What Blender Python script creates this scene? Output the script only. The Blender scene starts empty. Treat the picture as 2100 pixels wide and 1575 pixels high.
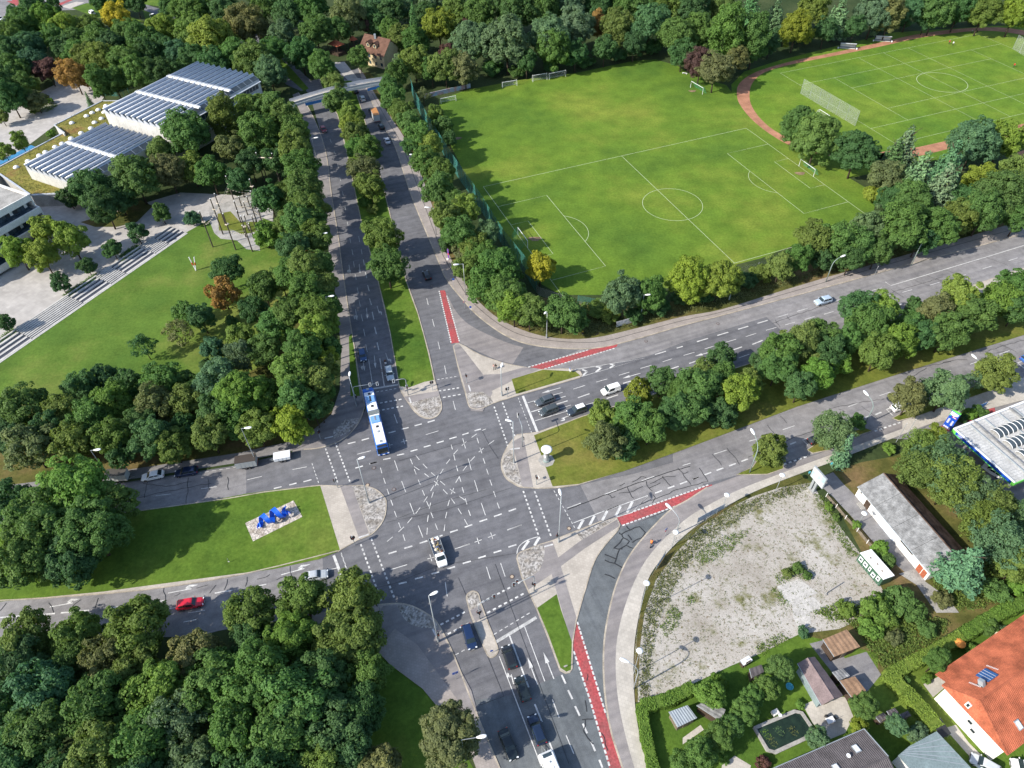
import bpy, bmesh, math, random
import numpy as np
from mathutils import Vector, Matrix
from mathutils.geometry import tessellate_polygon
from math import sin, cos, pi, radians, sqrt, atan2, hypot
random.seed(7)
S = bpy.context.scene
COL = S.collection
# ------------------------------------------------------------------ camera
F, PIT, ROLL, H = 1450.0, 0.7989, -0.0237, 118.21      # focal length in photo pixels, tilt, roll, flying height
fw = Vector((0, cos(PIT), -sin(PIT))); r0 = Vector((1, 0, 0)); u0 = r0.cross(fw)
RT = r0*cos(ROLL) + u0*sin(ROLL); UP = -r0*sin(ROLL) + u0*cos(ROLL)
CAM = Vector((0, 0, H))
cd = bpy.data.cameras.new('camera'); cam = bpy.data.objects.new('camera', cd); COL.objects.link(cam)
cd.sensor_width = 36; cd.lens = 36*F/2100; cd.clip_start = 1; cd.clip_end = 6000
cam.matrix_world = Matrix(((RT.x, UP.x, -fw.x, 0), (RT.y, UP.y, -fw.y, 0), (RT.z, UP.z, -fw.z, H), (0, 0, 0, 1)))
S.camera = cam
# ------------------------------------------------------------------ light
SUN_EL, SUN_AZ = radians(35), radians(26)               # shadows fall towards +x, a little +y
w = bpy.data.worlds.new('World'); S.world = w; w.use_nodes = True
nt = w.node_tree; bg = nt.nodes['Background']; sky = nt.nodes.new('ShaderNodeTexSky')
sky.sky_type = 'NISHITA'; sky.sun_disc = False; sky.sun_elevation = SUN_EL
sd = Vector((-cos(SUN_AZ)*cos(SUN_EL), -sin(SUN_AZ)*cos(SUN_EL), sin(SUN_EL)))
sky.sun_rotation = atan2(sd.x, sd.y); sky.air_density = 1.0; sky.dust_density = 1.0
nt.links.new(sky.outputs[0], bg.inputs[0]); bg.inputs[1].default_value = 0.138
sl = bpy.data.lights.new('sun', 'SUN'); sun = bpy.data.objects.new('sun', sl); COL.objects.link(sun)
sl.energy = 4.3; sl.angle = radians(0.55); sl.color = (1.0, .93, .82)
sun.rotation_euler = (-sd).to_track_quat('-Z', 'Y').to_euler()
S.view_settings.view_transform = 'Standard'; S.view_settings.look = 'None'
S.view_settings.exposure = 0.85; S.view_settings.gamma = 1.0; S.view_settings.use_curve_mapping = False
S.cycles.max_bounces = 5; S.cycles.diffuse_bounces = 3; S.cycles.transparent_max_bounces = 8
S.cycles.use_denoising = True
# ------------------------------------------------------------------ helpers
def at(px, py, z=0.0):
    """point at height z on the sight line of a photo pixel (2100 x 1575)"""
    d = fw + RT*((px-1050)/F) + UP*((787.5-py)/F)
    return CAM + d*((z-H)/d.z)
def mpp(p):
    return (p-CAM).dot(fw)/F                             # metres per photo pixel at a point
class Z:                                                 # coordinates read off an enlarged crop
    def __init__(s, ox, oy, k): s.ox, s.oy, s.k = ox, oy, k
    def __call__(s, *a):
        return [(s.ox+x/s.k, s.oy+y/s.k) for x, y in a]
    def seg(s, *a):
        return [((s.ox+x0/s.k, s.oy+y0/s.k), (s.ox+x1/s.k, s.oy+y1/s.k)) for x0, y0, x1, y1 in a]
ZA = Z(700, 525, 3); ZB = Z(700, 1050, 3); ZC = Z(760, 880, 6.5625); ZD = Z(640, 860, 7.5); ZE = Z(1000, 980, 6.5625)
ZF = Z(1400, 525, 3); ZG = Z(660, 640, 8.29); ZI = Z(1080, 760, 8.75); ZJ = Z(440, 980, 6.5625); ZK = Z(0, 525, 3)
ZL = Z(0, 1050, 3); ZM = Z(1240, 960, 6.5625); ZN = Z(1120, 1150, 3.707); ZO = Z(880, 500, 5.833); ZP = Z(640, 160, 6.06)
Z1 = Z(0, 0, 3); Z2 = Z(700, 0, 3); Z3 = Z(1400, 0, 3); Z9 = Z(1400, 1050, 3); ZQ = Z(1820, 720, 5.432); ZR = Z(1600, 920, 7)
ZS = Z(0, 340, 6.057); ZT = Z(380, 280, 6.057)
def G(pts, z=0.0):
    return [at(x, y, z) for x, y in pts]
def cr(pts, n=6):
    """Catmull-Rom through px points (open)"""
    out = []
    for i in range(len(pts)-1):
        p0 = pts[max(i-1, 0)]; p1 = pts[i]; p2 = pts[i+1]; p3 = pts[min(i+2, len(pts)-1)]
        for k in range(n):
            t = k/n
            out.append(tuple(.5*(2*p1[j]+(p2[j]-p0[j])*t+(2*p0[j]-5*p1[j]+4*p2[j]-p3[j])*t*t+(3*p1[j]-p0[j]-3*p2[j]+p3[j])*t**3) for j in (0, 1)))
    return out+[tuple(pts[-1])]
def tag(o, label=None, cat=None, group=None, kind=None):
    if label: o['label'] = label
    if cat: o['category'] = cat
    if group: o['group'] = group
    if kind: o['kind'] = kind
    return o
def thing(name, label, cat, loc=(0, 0, 0), rz=0, group=None):
    o = bpy.data.objects.new(name, None); COL.objects.link(o); o.empty_display_size = .3
    o.location = loc; o.rotation_euler = (0, 0, rz)
    return tag(o, label, cat, group)
def link(name, me, parent=None, loc=(0, 0, 0), rot=(0, 0, 0), sc=(1, 1, 1)):
    o = bpy.data.objects.new(name, me); COL.objects.link(o); o.parent = parent
    o.location = loc; o.rotation_euler = rot; o.scale = sc
    return o
class MB:
    """collects shapes into one mesh"""
    def __init__(s, org=(0, 0, 0)): s.v = []; s.f = []; s.o = Vector(org)
    def add(s, vs, fs):
        n = len(s.v); s.v += [Vector(p)-s.o for p in vs]; s.f += [tuple(i+n for i in f) for f in fs]; return s
    def poly(s, pts, flip=False):
        pts = [Vector(p) for p in pts]
        tris = tessellate_polygon([[Vector((p.x, p.y, 0)) for p in pts]])
        a = sum(pts[i].x*pts[(i+1) % len(pts)].y-pts[(i+1) % len(pts)].x*pts[i].y for i in range(len(pts)))
        out = []
        for t in tris:
            A, B, C = (pts[i] for i in t)
            up = (B.x-A.x)*(C.y-A.y)-(B.y-A.y)*(C.x-A.x) > 0
            out.append(t if up != flip else t[::-1])
        return s.add(pts, out)
    def prism(s, pts, z0, z1):
        pts = [Vector(p) for p in pts]
        a = sum(pts[i].x*pts[(i+1) % len(pts)].y-pts[(i+1) % len(pts)].x*pts[i].y for i in range(len(pts)))
        if a < 0: pts = pts[::-1]
        n = len(pts)
        s.poly([(p.x, p.y, z1) for p in pts]); s.poly([(p.x, p.y, z0) for p in pts], True)
        vs = [(p.x, p.y, z0) for p in pts]+[(p.x, p.y, z1) for p in pts]
        return s.add(vs, [(i, (i+1) % n, (i+1) % n+n, i+n) for i in range(n)])
    def box(s, c, d, rz=0, M=None):
        x, y, z = (k/2 for k in d); c = Vector(c)
        R = Matrix.Rotation(rz, 3, 'Z') if M is None else M
        vs = [c+R@Vector((i*x, j*y, k*z)) for i in (-1, 1) for j in (-1, 1) for k in (-1, 1)]
        return s.add(vs, [(0, 1, 3, 2), (4, 6, 7, 5), (0, 4, 5, 1), (2, 3, 7, 6), (0, 2, 6, 4), (1, 5, 7, 3)])
    def tube(s, pts, r, n=8, caps=True, r1=None):
        pts = [Vector(p) for p in pts]; m = len(pts)
        if r1 is None: r1 = r
        vs = []; ref = None
        for i, p in enumerate(pts):
            d = (pts[min(i+1, m-1)]-pts[max(i-1, 0)]).normalized()
            if ref is None: ref = Vector((1, 0, 0)) if abs(d.x) < .9 else Vector((0, 1, 0))
            a = (ref-d*ref.dot(d)).normalized(); b = d.cross(a); ref = a
            rr = r+(r1-r)*i/max(m-1, 1)
            vs += [p+(a*cos(2*pi*k/n)+b*sin(2*pi*k/n))*rr for k in range(n)]
        fs = [(i*n+k, i*n+(k+1) % n, (i+1)*n+(k+1) % n, (i+1)*n+k) for i in range(m-1) for k in range(n)]
        if caps: fs += [tuple(range(n))[::-1], tuple(range((m-1)*n, m*n))]
        return s.add(vs, fs)
    def lathe(s, prof, n=16, c=(0, 0, 0)):
        c = Vector(c); m = len(prof)
        vs = [c+Vector((r*cos(2*pi*k/n), r*sin(2*pi*k/n), z)) for r, z in prof for k in range(n)]
        return s.add(vs, [(i*n+k, i*n+(k+1) % n, (i+1)*n+(k+1) % n, (i+1)*n+k) for i in range(m-1) for k in range(n)]+[tuple(range((m-1)*n, m*n)), tuple(range(n))[::-1]])
    def loft(s, secs, cap=True):
        n = len(secs[0]); vs = [p for q in secs for p in q]
        fs = [(i*n+k, i*n+(k+1) % n, (i+1)*n+(k+1) % n, (i+1)*n+k) for i in range(len(secs)-1) for k in range(n)]
        if cap: fs += [tuple(range(n))[::-1], tuple(range((len(secs)-1)*n, len(secs)*n))]
        return s.add(vs, fs)
    def strip(s, pts, wd, z, closed=False, zt=None, wall=0):
        """flat ribbon along ground points (Vectors); zt: raised by a step"""
        P = [Vector((p[0], p[1], 0)) for p in pts]; n = len(P); L = []; R = []
        for i in range(n):
            a = P[i-1] if (i > 0 or closed) else P[i]; b = P[(i+1) % n] if (i < n-1 or closed) else P[i]
            d = (b-a); d = d.normalized() if d.length > 1e-6 else Vector((1, 0, 0)); m = Vector((-d.y, d.x, 0))
            L.append(P[i]+m*wd/2); R.append(P[i]-m*wd/2)
        vs = [(p.x, p.y, z) for p in L]+[(p.x, p.y, z) for p in R]
        k = n if closed else n-1
        fs = [(i, i+n, (i+1) % n+n, (i+1) % n) for i in range(k)]
        if wall:
            vs += [(p.x, p.y, z-wall) for p in L]+[(p.x, p.y, z-wall) for p in R]
            for i in range(k):
                j = (i+1) % n
                fs += [(i, j, j+2*n, i+2*n), (i+n, i+3*n, j+3*n, j+n)]
        return s.add(vs, fs)
    def build(s, name, m, parent=None, smooth=False, bevel=0, link_it=True):
        me = bpy.data.meshes.new(name); me.from_pydata([tuple(v) for v in s.v], [], s.f); me.update()
        if m is not None: me.materials.append(m)
        if bevel:
            bm = bmesh.new(); bm.from_mesh(me); bmesh.ops.bevel(bm, geom=[e for e in bm.edges if len(e.link_faces) == 2 and e.calc_face_angle(0) > .5], offset=bevel, segments=2, affect='EDGES', clamp_overlap=True); bm.to_mesh(me); bm.free()
        if smooth: me.polygons.foreach_set('use_smooth', [True]*len(me.polygons))
        if not link_it: return me
        return link(name, me, parent)
def copy_tree(o, parent=None, loc=None, rz=None):
    c = o.copy(); COL.objects.link(c); c.parent = parent
    if loc is not None: c.location = loc
    if rz is not None: c.rotation_euler = (0, 0, rz)
    for ch in o.children: copy_tree(ch, c)
    return c
ORD = 'first second third fourth fifth sixth seventh eighth ninth tenth eleventh twelfth thirteenth fourteenth fifteenth sixteenth seventeenth eighteenth nineteenth'.split()
TENS = ['', '', 'twent', 'thirt', 'fort', 'fift', 'sixt']
def ordinal(n):
    if n < 20: return ORD[n-1]
    t, u = divmod(n, 10)
    return TENS[t]+('ieth' if u == 0 else 'y-'+ORD[u-1])
# ------------------------------------------------------------------ materials
def nodes(name, rough=.8, spec=.3, metal=0):
    m = bpy.data.materials.new(name); m.use_nodes = True; t = m.node_tree; b = t.nodes['Principled BSDF']
    b.inputs['Roughness'].default_value = rough; b.inputs['Metallic'].default_value = metal
    b.inputs['Specular IOR Level'].default_value = spec
    return m, t, b
def noise(t, scale, detail=4, vec=None, rough=.55):
    n = t.nodes.new('ShaderNodeTexNoise'); n.inputs['Scale'].default_value = scale; n.inputs['Detail'].default_value = detail; n.inputs['Roughness'].default_value = rough
    if vec is not None: t.links.new(vec, n.inputs['Vector'])
    return n.outputs['Fac']
def ramp(t, fac, stops):
    r = t.nodes.new('ShaderNodeValToRGB'); t.links.new(fac, r.inputs[0]); e = r.color_ramp.elements
    while len(e) < len(stops): e.new(.5)
    for k, (p, c) in zip(e, stops): k.position = p; k.color = (*c, 1) if len(c) == 3 else c
    return r.outputs[0]
def mix(t, fac, a, b, mode='MIX'):
    m = t.nodes.new('ShaderNodeMix'); m.data_type = 'RGBA'; m.blend_type = mode
    for s, v in ((m.inputs[0], fac), (m.inputs[6], a), (m.inputs[7], b)):
        if hasattr(v, 'is_linked'): t.links.new(v, s)
        elif isinstance(v, (int, float)): s.default_value = v
        else: s.default_value = (*v, 1)
    return m.outputs[2]
def wpos(t):
    return t.nodes.new('ShaderNodeNewGeometry').outputs['Position']
def opos(t):
    return t.nodes.new('ShaderNodeTexCoord').outputs['Object']
def bump(t, b, h, strength=.4, dist=.05):
    n = t.nodes.new('ShaderNodeBump'); n.inputs['Strength'].default_value = strength; n.inputs['Distance'].default_value = dist
    t.links.new(h, n.inputs['Height']); t.links.new(n.outputs[0], b.inputs['Normal'])
def sc3(c, k): return tuple(x*k for x in c)
def surf(name, c, var=.18, s1=.12, s2=3.0, rough=.85, spec=.25, c2=None, world=True, bmp=.3, metal=0, f2=.5):
    """plain surface with large patches (s1) and fine grain (s2)"""
    m, t, b = nodes(name, rough, spec, metal); v = wpos(t) if world else opos(t)
    c2 = c2 or sc3(c, 1-var*1.6)
    big = ramp(t, noise(t, s1, 5, v), [(.32, c2), (.68, sc3(c, 1+var*.4))])
    fine = ramp(t, noise(t, s2, 3, v), [(.3, (1-f2*.5,)*3), (.7, (1+f2*.25,)*3)])
    t.links.new(mix(t, 1.0, big, fine, 'MULTIPLY'), b.inputs['Base Color'])
    if bmp: bump(t, b, noise(t, s2*2, 3, v), bmp, .03)
    return m
def plain(name, c, rough=.5, spec=.4, metal=0, var=.08, s=6):
    return surf(name, c, var, .8, s, rough, spec, world=False, bmp=0, metal=metal, f2=var*2)
def asphalt(name, c, streak=.25, ang=20.):
    m, t, b = nodes(name, .88, .25); v = wpos(t)
    base = ramp(t, noise(t, .09, 6, v, .6), [(.3, sc3(c, .82)), (.7, sc3(c, 1.15))])
    sp = ramp(t, noise(t, 14, 2, v), [(.25, (.72,)*3), (.75, (1.2,)*3)])
    st = ramp(t, noise(t, .55, 5, v, .65), [(.35, (1-streak,)*3), (.62, (1.05,)*3)])
    mp = t.nodes.new('ShaderNodeMapping'); mp.vector_type = 'TEXTURE'; mp.inputs['Rotation'].default_value = (0, 0, radians(ang)); mp.inputs['Scale'].default_value = (28, 1.15, 1); t.links.new(v, mp.inputs[0])
    ty = ramp(t, noise(t, 1., 3, mp.outputs[0], .5), [(.34, (.84, .84, .86)), (.5, (1.,)*3), (.68, (1.10, 1.09, 1.08))])     # wheel tracks along the lanes
    t.links.new(mix(t, 1., mix(t, 1., mix(t, 1., base, sp, 'MULTIPLY'), st, 'MULTIPLY'), ty, 'MULTIPLY'), b.inputs['Base Color'])
    bump(t, b, noise(t, 30, 2, v), .25, .01)
    return m
def grass(name, a, b_, c, s=.035, s2=.35):
    m, t, b = nodes(name, .95, .1); v = wpos(t)
    big = ramp(t, noise(t, s, 6, v, .62), [(.34, a), (.5, b_), (.66, c)])
    mid = ramp(t, noise(t, s2, 5, v, .6), [(.3, (.78,)*3), (.7, (1.15, 1.12, 1.1))])
    fi = ramp(t, noise(t, 1.5, 6, v, .8), [(.3, (.66, .68, .6)), (.55, (1.04,)*3), (.72, (1.35, 1.28, 1.15))])
    t.links.new(mix(t, 1., mix(t, 1., big, mid, 'MULTIPLY'), fi, 'MULTIPLY'), b.inputs['Base Color'])
    bump(t, b, noise(t, 6, 4, v, .7), .6, .08)
    return m
def paving(name, c, w_=.5, rot=0., joint=.75):
    m, t, b = nodes(name, .85, .25); v = wpos(t)
    mp = t.nodes.new('ShaderNodeMapping'); mp.inputs['Rotation'].default_value = (0, 0, rot); t.links.new(v, mp.inputs[0])
    br = t.nodes.new('ShaderNodeTexBrick'); t.links.new(mp.outputs[0], br.inputs['Vector'])
    br.inputs['Scale'].default_value = 1.0; br.inputs['Brick Width'].default_value = w_; br.inputs['Row Height'].default_value = w_
    br.inputs['Mortar Size'].default_value = .02; br.inputs['Color1'].default_value = (*c, 1); br.inputs['Color2'].default_value = (*sc3(c, .86), 1); br.inputs['Mortar'].default_value = (*sc3(c, joint), 1)
    st = ramp(t, noise(t, .25, 5, v, .6), [(.3, (.8,)*3), (.7, (1.08,)*3)])
    t.links.new(mix(t, 1., br.outputs[0], st, 'MULTIPLY'), b.inputs['Base Color'])
    return m
def cobble(name, c, s=3.2):
    m, t, b = nodes(name, .85, .3); v = wpos(t)
    vo = t.nodes.new('ShaderNodeTexVoronoi'); vo.inputs['Scale'].default_value = s; t.links.new(v, vo.inputs['Vector'])
    cell = ramp(t, vo.outputs['Color'], [(.2, sc3(c, .55)), (.8, sc3(c, 1.3))])
    st = ramp(t, noise(t, .7, 5, v, .65), [(.35, (.62, .58, .52)), (.6, (1.05,)*3)])
    t.links.new(mix(t, 1., cell, st, 'MULTIPLY'), b.inputs['Base Color'])
    bump(t, b, vo.outputs['Distance'], .5, .04)
    return m
def objcol(name, rough=.35, spec=.5, coat=0, metal=0, var=.06):
    """takes its colour from the object's own colour"""
    m, t, b = nodes(name, rough, spec, metal); oi = t.nodes.new('ShaderNodeObjectInfo')
    f = ramp(t, noise(t, 2.0, 4, opos(t)), [(.3, (1-var,)*3), (.7, (1+var,)*3)])
    t.links.new(mix(t, 1., oi.outputs['Color'], f, 'MULTIPLY'), b.inputs['Base Color'])
    if coat: b.inputs['Coat Weight'].default_value = coat; b.inputs['Coat Roughness'].default_value = .06
    return m
def glass_mat(name, c, rough=.06):
    m, t, b = nodes(name, rough, .6)
    f = ramp(t, noise(t, .7, 3, opos(t)), [(.3, sc3(c, .7)), (.7, sc3(c, 1.3))]); t.links.new(f, b.inputs['Base Color'])
    return m
def leaf_mat(name, transl=.42):
    m = bpy.data.materials.new(name); m.use_nodes = True; t = m.node_tree; b = t.nodes['Principled BSDF']; out = t.nodes['Material Output']
    b.inputs['Roughness'].default_value = .62; b.inputs['Specular IOR Level'].default_value = .18
    oi = t.nodes.new('ShaderNodeObjectInfo'); a = t.nodes.new('ShaderNodeAttribute'); a.attribute_name = 'tint'
    f = ramp(t, a.outputs['Fac'], [(0., (.92, 1.0, 1.08)), (.5, (1.42, 1.48, 1.55)), (.85, (1.92, 1.88, 1.7)), (1., (2.35, 2.05, 1.5))])
    c = mix(t, 1., oi.outputs['Color'], f, 'MULTIPLY'); t.links.new(c, b.inputs['Base Color'])
    tr = t.nodes.new('ShaderNodeBsdfTranslucent'); t.links.new(mix(t, 1., c, (1.0, 1.1, .55), 'MULTIPLY'), tr.inputs[0])
    ms = t.nodes.new('ShaderNodeMixShader'); ms.inputs[0].default_value = transl
    t.links.new(b.outputs[0], ms.inputs[1]); t.links.new(tr.outputs[0], ms.inputs[2]); t.links.new(ms.outputs[0], out.inputs[0])
    return m
M = {}
M['soil'] = surf('soil', (.050, .066, .026), .35, .08, 1.2, .95, .1, c2=(.026, .046, .016))
M['asphalt'] = asphalt('asphalt_dark', (.138, .139, .150), .18)
M['asphalt_old'] = asphalt('asphalt_old', (.222, .216, .220), .2)
M['asphalt_green'] = asphalt('asphalt_greenish', (.125, .138, .148), .2, 111.)
M['asphalt_path'] = asphalt('asphalt_path', (.235, .218, .215), .12)
M['asphalt_patch'] = asphalt('asphalt_patch', (.115, .105, .100), .2)
M['red'] = surf('red_cycle_surface', (.36, .062, .068), .35, .35, 2.5, .85, .2, c2=(.25, .085, .085), f2=.7)
M['white'] = surf('road_paint', (.60, .60, .585), .2, .9, 5, .7, .3, c2=(.42, .42, .42), f2=.55, bmp=0)
M['white_worn'] = surf('road_paint_worn', (.47, .47, .46), .2, .8, 7, .7, .3, f2=.7, bmp=0)
M['tar'] = plain('tar_seal', (.028, .030, .033), .6)
M['kerb'] = surf('kerb_stone', (.42, .37, .30), .25, .5, 5, .85, .3)
M['paving'] = paving('paving_beige', (.44, .40, .35), .5, .35)
M['paving_pink'] = paving('paving_pinkish', (.33, .295, .275), .45, .3)
M['paving_light'] = paving('paving_light', (.46, .43, .385), .6, .4)
M['plaza'] = paving('paving_plaza', (.42, .40, .38), 1.0, .55, .8)
M['cobble'] = cobble('cobbles', (.33, .315, .30))
M['gravel_grey'] = cobble('pebbles', (.46, .42, .38), 4.5)
M['lawn'] = grass('lawn', (.054, .112, .018), (.086, .152, .022), (.130, .178, .034))
M['lawn_dry'] = grass('lawn_dry', (.085, .115, .020), (.125, .150, .028), (.175, .165, .045), .06)
M['pitch'] = grass('pitch_grass', (.066, .132, .020), (.106, .182, .023), (.168, .212, .034), .022, .16)
M['stadium'] = grass('stadium_grass', (.075, .155, .020), (.110, .190, .022), (.150, .215, .030), .03, .2)
M['park'] = grass('park_lawn', (.056, .120, .022), (.088, .155, .026), (.165, .185, .048), .025, .14)
M['roof_green'] = grass('roof_meadow', (.12, .12, .028), (.20, .19, .05), (.22, .13, .055), .12, .7)
M['verge'] = grass('verge', (.05, .065, .018), (.10, .10, .03), (.17, .12, .06), .08, .5)
M['cinder'] = surf('cinder_track', (.40, .20, .125), .2, .3, 4, .95, .1)
M['line'] = plain('pitch_line', (.48, .54, .36), .9, .1)
M['leaf'] = leaf_mat('leaves'); M['needle'] = leaf_mat('needles', .1)
M['bark'] = surf('bark', (.085, .065, .048), .3, 1.5, 9, .95, .1, world=False)
M['paint'] = objcol('car_paint', .32, .5, .6); M['coat'] = objcol('painted_metal', .5, .4); M['cloth'] = objcol('cloth', .9, .1)
M['carglass'] = glass_mat('car_glass', (.018, .028, .03)); M['glass'] = glass_mat('window_glass', (.04, .06, .075))
M['tyre'] = plain('tyre', (.018, .018, .019), .85, .2); M['rim'] = plain('rim', (.42, .43, .45), .35, .5, .6)
M['black'] = plain('black_plastic', (.02, .02, .022), .55); M['steel'] = plain('galvanised_steel', (.36, .39, .41), .5, .5, .35)
M['steel_green'] = plain('grey_green_pole', (.22, .28, .27), .55); M['wht'] = plain('white_plastic', (.74, .75, .76), .45)
M['wall_white'] = surf('white_render', (.70, .69, .66), .08, .4, 5, .9, .2, world=False)
M['concrete'] = surf('concrete', (.36, .35, .33), .2, .4, 4, .9, .2)
M['lampglass'] = plain('lamp_bowl', (.78, .79, .80), .3)
# ================================================================== ground, roads, pavements
def sheet(name, pts, m, z, parent=None, kind='structure', world=False):
    o = MB().poly([(p.x, p.y, z) for p in (pts if world else G(pts))]).build(name, M[m], parent)
    if kind and parent is None: o['kind'] = kind
    return o
def slab(name, pts, m, z1=.12, kerb=True, z0=-.05, kw=.22):
    """raised piece of pavement with a kerb stone round it"""
    g = G(pts)
    o = MB().prism(g, z0, z1).build(name, M[m]); o['kind'] = 'structure'
    if kerb: MB().strip(g, kw, z1+.012, True, wall=.13).build('kerb', M['kerb'], o)
    return o
o = MB().poly([(-1500, -300, 0), (1500, -300, 0), (1500, 2500, 0), (-1500, 2500, 0)]).build('ground', M['soil']); o['kind'] = 'structure'
# ---- carriageways
east_n_top = [(2140, 470), (1900, 533), (1700, 588), (1500, 642), (1400, 668), (1300, 697), (1215, 715), (1120, 712), (1050, 695), (985, 652), (945, 610), (915, 572), (903, 545), (880, 490), (843, 400), (810, 300), (783, 253), (750, 180), (735, 140)]
road_main = sheet('road', [(2140, 470)]+east_n_top[1:]+[(700, 150), (620, 170), (640, 210), (667, 307), (680, 400), (693, 480), (700, 535), (720, 672), (740, 785), (746, 805), (752, 835), (735, 870), (700, 905), (623, 922), (483, 955), (253, 990), (57, 1005), (-40, 1020), (-40, 1300), (0, 1292), (400, 1302), (640, 1262), (783, 1240), (833, 1240), (877, 1260), (900, 1283), (933, 1350), (977, 1463), (1035, 1600), (1290, 1600), (1277, 1573), (1253, 1500), (1240, 1417), (1238, 1333), (1247, 1263), (1267, 1190), (1300, 1127), (1367, 1053), (1450, 1000), (1510, 978), (1600, 957), (1680, 931), (1800, 882), (1850, 864), (2067, 787), (2140, 760)], 'asphalt', .03)
# older, paler surfaces
sheet('road_surface_old', ZF((-60, 1440), (-60, 1160), (2200, 440), (2200, 760), (2000, 790), (1350, 1020), (840, 1210), (330, 1350), (150, 1398)) , 'asphalt_old', .036)
sheet('road_surface_old', [(2140, 470)]+cr(east_n_top[1:8])+[(1190, 716), (1110, 755), (1180, 762), (1330, 730), (1400, 702), (1572, 650), (1602, 678), (1640, 740), (2140, 570)], 'asphalt_old', .034)
sheet('road_surface_old', ZL((-100, 545), (-100, 770), (1200, 770), (1990, 560), (1985, 280), (1500, 385), (900, 480), (300, 530)), 'asphalt_old', .034)
sheet('road_surface_old', [(-40, 1075), (273, 1050), (467, 1023), (505, 1012), (505, 955), (253, 992), (-40, 1020)], 'asphalt_old', .034)
sheet('road_surface_old', ZE((1245, 95), (1360, 320), (1500, 600), (1750, 540), (2900, 120), (2900, -330), (2000, -60)), 'asphalt_old', .040)
# right-turn slip lanes
sheet('slip_road', cr(ZO((195, 560), (240, 660), (330, 820), (470, 960), (690, 1080), (940, 1185), (1130, 1240)), 5)+ZO((1000, 1440), (800, 1385), (600, 1295), (380, 1190), (340, 1140), (215, 600)), 'asphalt_path', .040)
sheet('slip_road', ZO((1125, 1243), (1245, 1270), (1180, 1475), (1030, 1448)), 'asphalt', .046)
slip_out = cr([(1450, 1000), (1410, 1026), (1367, 1053), (1300, 1127), (1267, 1190), (1247, 1263), (1238, 1333), (1240, 1417), (1253, 1500), (1282, 1590)])
slip_in = cr([(1267, 1088), (1223, 1143), (1200, 1210), (1182, 1272)])
sheet('slip_road', slip_out+[(1240, 1590), (1205, 1440), (1175, 1330)]+slip_in[::-1]+[(1300, 1075), (1400, 1035)], 'asphalt_green', .036)
sheet('road_surface_new', ZB((990, 1640), (720, 1170), (1040, 1130), (1360, 1000), (1420, 830), (1500, 1060), (1600, 1350), (1660, 1640)), 'asphalt_green', .042)
# cycle paths in red
red = [sheet('red_cycle_path', ZO((130, 560), (190, 558), (362, 1180), (265, 1195)), 'red', .052),
       sheet('red_cycle_path', ZO((1185, 1475), (1340, 1500), (1400, 1495), (2120, 1275), (2240, 1235), (2260, 1200), (2080, 1225)), 'red', .052),
       sheet('red_cycle_path', ZM((165, 665), (235, 775), (1320, 365), (1490, 290), (1440, 220)), 'red', .052),
       sheet('red_cycle_path', cr(ZN((232, 465), (205, 620), (215, 690), (330, 1060), (480, 1575), (500, 1640)), 4)+cr(ZN((590, 1640), (570, 1575), (500, 1320), (455, 1180), (300, 650)), 4), 'red', .054)]
# ---- outer pavements
ne_out = [(2140, 440), (1950, 496), (1800, 540), (1700, 568), (1600, 598), (1480, 635), (1400, 650), (1300, 675), (1220, 693), (1150, 695), (1085, 682), (1025, 655), (985, 622), (960, 592), (945, 560), (920, 520), (867, 367), (833, 290), (803, 243), (773, 200), (745, 150)]
p = slab('pavement', cr(east_n_top, 4)+cr(ne_out[::-1], 4), 'paving_pink', .12, False)
MB().strip(G(cr(east_n_top, 4)), .3, .135, wall=.15).build('kerb', M['kerb'], p)
mid = [tuple(a*.45+b*.55 for a, b in zip(p_, q_)) for p_, q_ in ((east_n_top[i], ne_out[j]) for i, j in ((0, 0), (1, 1), (2, 3), (3, 5), (4, 6), (5, 7), (6, 8), (7, 10), (8, 11), (9, 12), (10, 13), (12, 15), (13, 15), (14, 16), (15, 17), (16, 18), (17, 19)))]
MB().strip(G(cr(mid, 4)), .14, .127).build('gutter_line', M['tar'], p)
sheet('verge', cr(ne_out, 4)+[(760, 150), (800, 200), (850, 240), (900, 340), (960, 440), (1010, 540), (1060, 590), (1110, 610), (1300, 630), (1500, 600), (1700, 520), (1900, 450), (2140, 380)], 'verge', .02)
# SB carriageway west footpath
nw = [(612, 190), (640, 235), (667, 307), (680, 400), (693, 480), (700, 535), (712, 620), (720, 672), (728, 720), (738, 785), (745, 812), (748, 835)]
nwo = [(748, 835), (735, 868), (705, 900), (660, 918), (623, 922), (600, 928), (600, 905), (640, 885), (680, 850), (697, 800), (700, 720), (690, 620), (672, 500), (655, 380), (640, 300), (620, 240), (600, 195)]
p = slab('pavement', cr(nw, 4)+nwo[1:], 'asphalt_path', .12, False)
MB().strip(G(cr(nw, 4)+cr([(748, 835), (735, 868), (705, 900), (660, 918), (623, 922)], 4)), .25, .135, wall=.15).build('kerb', M['kerb'], p)
sheet('grass_strip', ZG((460, 430), (500, 370), (520, 400), (650, 1430), (490, 1440)), 'lawn', .128)
sheet('cobble_corner', ZD((330, 180), (520, 0), (760, -20), (720, 40), (560, 210), (335, 310)), 'cobble', .128)
# NW corner path towards the west, parking strip
sheet('parking_strip', [(600, 925), (483, 950), (253, 985), (57, 1000), (-40, 1015), (-40, 1003), (57, 990), (253, 965), (483, 930), (600, 905)], 'asphalt_old', .044)
sheet('verge', [(600, 903), (483, 930), (253, 965), (57, 990), (-40, 1003), (-40, 800), (300, 780), (500, 700), (620, 600), (660, 620), (690, 760), (680, 850), (640, 885)], 'verge', .016)
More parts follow.
